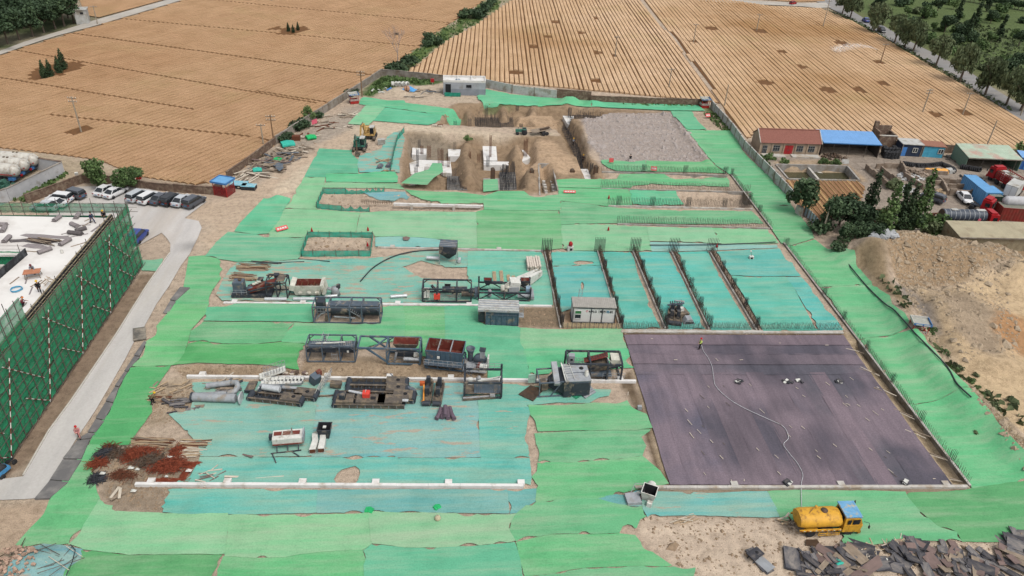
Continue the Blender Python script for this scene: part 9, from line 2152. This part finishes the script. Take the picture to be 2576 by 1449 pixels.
t=empty('drum_mixer',P(1434,631),0,'white box carrying a tilted red drum at the first fin bay','mixer');MB().box((0,0,.45),(.95,.7,.9)).build('box',MWP_,t);MB().box((.1,-.36,.45),(.4,.04,.4)).build('dark_panel',MDARK,t);MB().lathe([(.2,0),(.34,.1),(.34,.5),(.18,.75)],(0,0,.95),n=12).build('drum',MTR,t)
t=empty('work_lamp',P(1889,652),0,'small lamp stand with a dark box in the widest bay','lamp');MB().box((0,0,.3),(.7,.5,.6)).build('box',MWP_,t);MB().box((0,-.26,.3),(.4,.03,.35)).build('dark_panel',MDARK,t);MB().tube([(0,0,.6),(-.2,.3,1.3)],.03,5).build('stand',MSTEEL,t);MB().lathe([(0,-.1),(.16,-.06),(.16,.06),(0,.1)],(-.2,.3,1.35),n=10).build('lamp_head',MWP_,t)
for c,lb in(((926,583),'red flag stick behind the fenced hole'),((785,585),'thin red marker at the corner of the fenced hole'),((925,622),'red marker inside the fenced hole'),((1530,582),'red flag at the third bay wall'),((1802,624),'red cone at the fin heads'),((1533-2,502),'red flag at the start of the bay comb'),((36,1418),'red rag on the rubble corner')):
 t=empty('marker_flag',P(*c),0,lb,'marker','red markers');MB().tube([(0,0,0),(0,0,.8)],.03,5).build('stick',MSTEEL,t);MB().lathe([(.2,0),(.14,.35),(0,.8)],(0,0,.25),n=8).build('flag',MTR,t)
t=empty('concrete_mixer',P(1024,233),0,'rusty concrete mixer drum beside the blue tarpaulin','mixer');MB().lathe([(.35,-.7),(.75,-.3),(.75,.3),(.4,.7)],(0,0,1.0),'x',14).build('drum',mat('mixer_tan',A(186,146,120),.8,var=.3),t);MB().tube([(-.08,0,1.0),(.08,0,1.0)],.8,14).build('ring',MRUST,t)
for x in(-.5,.5):
 for y in(-.5,.5):MB().bar((x,y,0),(x*.6,y*.6,.8),.08).build('leg',MSTEEL,t)
t=empty('blue_tarpaulin',P(1009,228),-.4,'blue tarpaulin over a heap in the grassy corner','tarpaulin');V=[];F=[]
for i in range(9):
 for j in range(7):V.append((i*.45,j*.35,.1+.95*math.sin(i/8*3.1)*math.sin(j/6*3.1)+random.uniform(0,.12)))
for i in range(8):
 for j in range(6):c0=i*7+j;F.append((c0,c0+7,c0+8,c0+1))
MTRP=mat('tarp_blue',A(88,164,224),.5,var=.12);MB().add(V,F,True).build('sheet',MTRP,t)
flat_px('blue_sheet',[(971,226),(984,219),(987,224),(976,229)],.2,mat('sheet_blue',A(60,120,180),.6),'flat blue sheet in the grass beside the tarpaulin','sheet',.05)
for i,x in enumerate((988,997,1005,1015,1024)):
 t=empty('white_barrel',P(x,217),.2*i,ORD[i]+' white ring barrel in the row on the grass','barrel','white barrels on the grass');MB().lathe([(.5,-.35),(.62,-.3),(.62,.3),(.5,.35),(.34,.3),(.34,-.3),(.5,-.35)],(0,0,.62),'x' if i==0 else 'y',14).build('ring',MWP_,t)
pile('white_blocks','block',(955,228),6,((.6,1.6),(.3,.5),.3),60,(2.4,2.0),(MWP_,),'white blocks dropped along the grass edge','block heap',None,.1,.6)
pile('gutter_pipe_set','half_pipe',(1094,318),3,((1.2,1.6),(.5,.7),.4),10,(2.0,.3),(MPALE,MRUST),'broken drum pipes on the hem of the blue green net','pipe heap',None,.1,.3)
t=empty('red_box_stand',P(1088,212),0,'red box on a stand at the end of the grass','box');MB().box((0,0,1.0),(.9,.4,.9)).build('box',MTR,t);MB().bar((0,0,0),(0,0,.6),.1).build('stand',MWP_,t)
MB().lathe([(0,0),(.28,.05),(.33,.25),(.2,.5),(0,.55)],n=12).build('round_stone',mat('pale_stone',A(200,190,160),.9,var=.2),None,P(1101,1307,.12),label='small round stone lying on the dusty green lane',cat='stone')
MB().box((0,0,.3),(.5,.35,.55)).build('grey_block',MSLL,None,P(1608,1030),label='grey block standing by the membrane edge',cat='block')
t=sign((1083,593),.3,(.1,.1),'x',marks=0)if False else None
def mtab(x,y,L,ang,m=MWP_,w=.12):
 p=P(x,y,.3);o=link('white_tab',ub(m),mem);o.location=p-mo;o.scale=(L,w,.03);o.rotation_euler=(0,0,ang)
rs=random.Random(11)
for x,y,L,a in((1727,1032,1.0,-1.2),(1735,1062,1.6,-1.25),(1740,1095,1.6,-1.3),(2005,976,.7,-1.0),(2022,996,.7,-1),(2082,965,1.2,-1.1),(2135,1018,.7,-1.1),(2130,1016,.5,0),(2160,1020,.8,-1),(2182,1055,1.0,-1.1),(2220,1030,.6,-1),(1580,990,1.2,1.3),(1840,1210,.7,1.4),(1872,1208,.5,1.2),(2350,1204,.5,0),(2080,868,.8,0),(1962,863,.4,0),(1640,852,.5,.1),(1865,905,.8,.1),(1700,905,.8,.0),(1790,1110,.9,-1.2),(1815,1150,1.0,-1.2),(2100,1120,.9,-1.1),(2060,1150,.9,-1.1),(2190,1130,.8,-1.1),(2020,1075,.9,-1.1),(1906,1130,.8,-1.2),(1960,1190,.9,-1.2)):mtab(x,y,L*.6,a,MPALE,.07)
for i in range(26):mtab(rs.uniform(1720,2250),rs.uniform(900,1195),rs.uniform(.3,.9),-1.15+rs.uniform(-.1,.1),MPALE if i%3 else MGRI,.05)
for c,lb in(((1857,964),'dark bundle with a white end on the membrane'),((1980,965),'dark bundle on the middle of the membrane'),((2006,964),'dark tool box next to the membrane seam'),((2106,963),'dark roll with a white strip on the membrane'),((1979,1218),'dark scraps at the front edge of the membrane'),((2273,1218),'dark scraps near the front corner of the membrane')):
 pile('membrane_scrap','scrap',c,4,((.5,.9),(.3,.5),.12),0,(.4,.25),(MPNLD,MBLK,MWP_),lb,'membrane scrap','scraps on the membrane',.1,.6,.1,.25)
for i in range(7):
 f=i/6;x=2150+250*f;y=880+320*f
 pile('formwork_strip','strip',(x-8,y),2,((1.4,3),(.06,.14),.08),-57-32*0+25,(.3,.3),(MPALE,MWOODG),(ORD+['thirteenth','last'])[i]+' pair of loose laths in the channel beside the spiked wall','lath','laths in the membrane channel',.1,.2,.03)
def stones(name,polys,m,s0,seed):
 r=np.random.default_rng(seed);V=[];F=[]
 base=np.array([(-1,-1,0),(1,-.8,0),(.9,1,0),(-.8,.9,0),(-.3,-.4,1),(.5,.2,.9)]);fc=[(0,1,4),(1,5,4),(1,2,5),(2,3,5),(3,4,5),(3,0,4)]
 for pl,n in polys:
  q=P2(pl);xs=[p[0]for p in q];ys=[p[1]for p in q];X=r.uniform(min(xs),max(xs),n*2);Y=r.uniform(min(ys),max(ys),n*2);k=inside(q,X,Y);X,Y=X[k][:n],Y[k][:n];Zs=H(X,Y)
  for x,y,z in zip(X,Y,Zs):
   s=s0*r.lognormal(0,.55);a=r.uniform(0,6.28);c,d=math.cos(a),math.sin(a);b=len(V);v=base*r.uniform(.6,1.2,(6,1))*s
   V+=[(x+p[0]*c-p[1]*d,y+p[0]*d+p[1]*c,z+p[2]*.8-.02)for p in v];F+=[tuple(b+i for i in f)for f in fc]
 me=bpy.data.meshes.new(name);me.from_pydata(V,[],F);me.materials.append(m);me.update();return tag(link(name,me),kind='stuff')
stones('gravel',[([(1465,300),(1520,286),(1690,283),(1745,350),(1780,405),(1600,408),(1515,404),(1480,360)],4200)],mat('gravel_grey',A(178,168,162),.95,var=.3,scale=6),.13,1)
stones('gravel',[([(2190,640),(2260,590),(2500,620),(2576,660),(2576,700),(2400,720),(2290,750)],2600),([(2250,700),(2300,760),(2420,960),(2576,1130),(2576,1200),(2440,1020),(2330,870)],1800),([(2290,740),(2520,690),(2576,900),(2420,920)],900)],mat('gravel_tan',A(178,160,136),.95,var=.3,scale=6),.13,2)
stones('clods',[([(1023,335),(1350,345),(1350,480),(1010,470)],1600),([(1110,292),(1290,262),(1540,276),(1420,318),(1180,318)],1200),([(440,925),(640,915),(760,905),(1230,905),(1230,955),(470,952)],1700),([(240,1140),(500,1120),(430,1230),(410,1290),(260,1250)],1500),([(1600,1300),(1960,1305),(2140,1370),(2576,1365),(2576,1449),(1740,1449),(1620,1340)],1500),([(1310,775),(1400,775),(1412,826),(1312,822)],500),([(775,600),(935,602),(932,632),(770,630)],260),([(812,488),(1030,492),(1210,514),(1206,527),(930,527)],500),([(690,365),(860,262),(900,268),(760,390),(640,460)],700),([(1570,838),(2120,838),(2160,870),(1572,848)],500),([(380,1000),(480,960),(520,1000),(440,1055),(360,1085)],400)],mat('clod_soil',A(160,138,114),.95,var=.35,scale=5),.065,3)
car((1988,13),(2000,11),'suv',MTR,'small red vehicle stopped on the far field path','cars on the country road',.8)
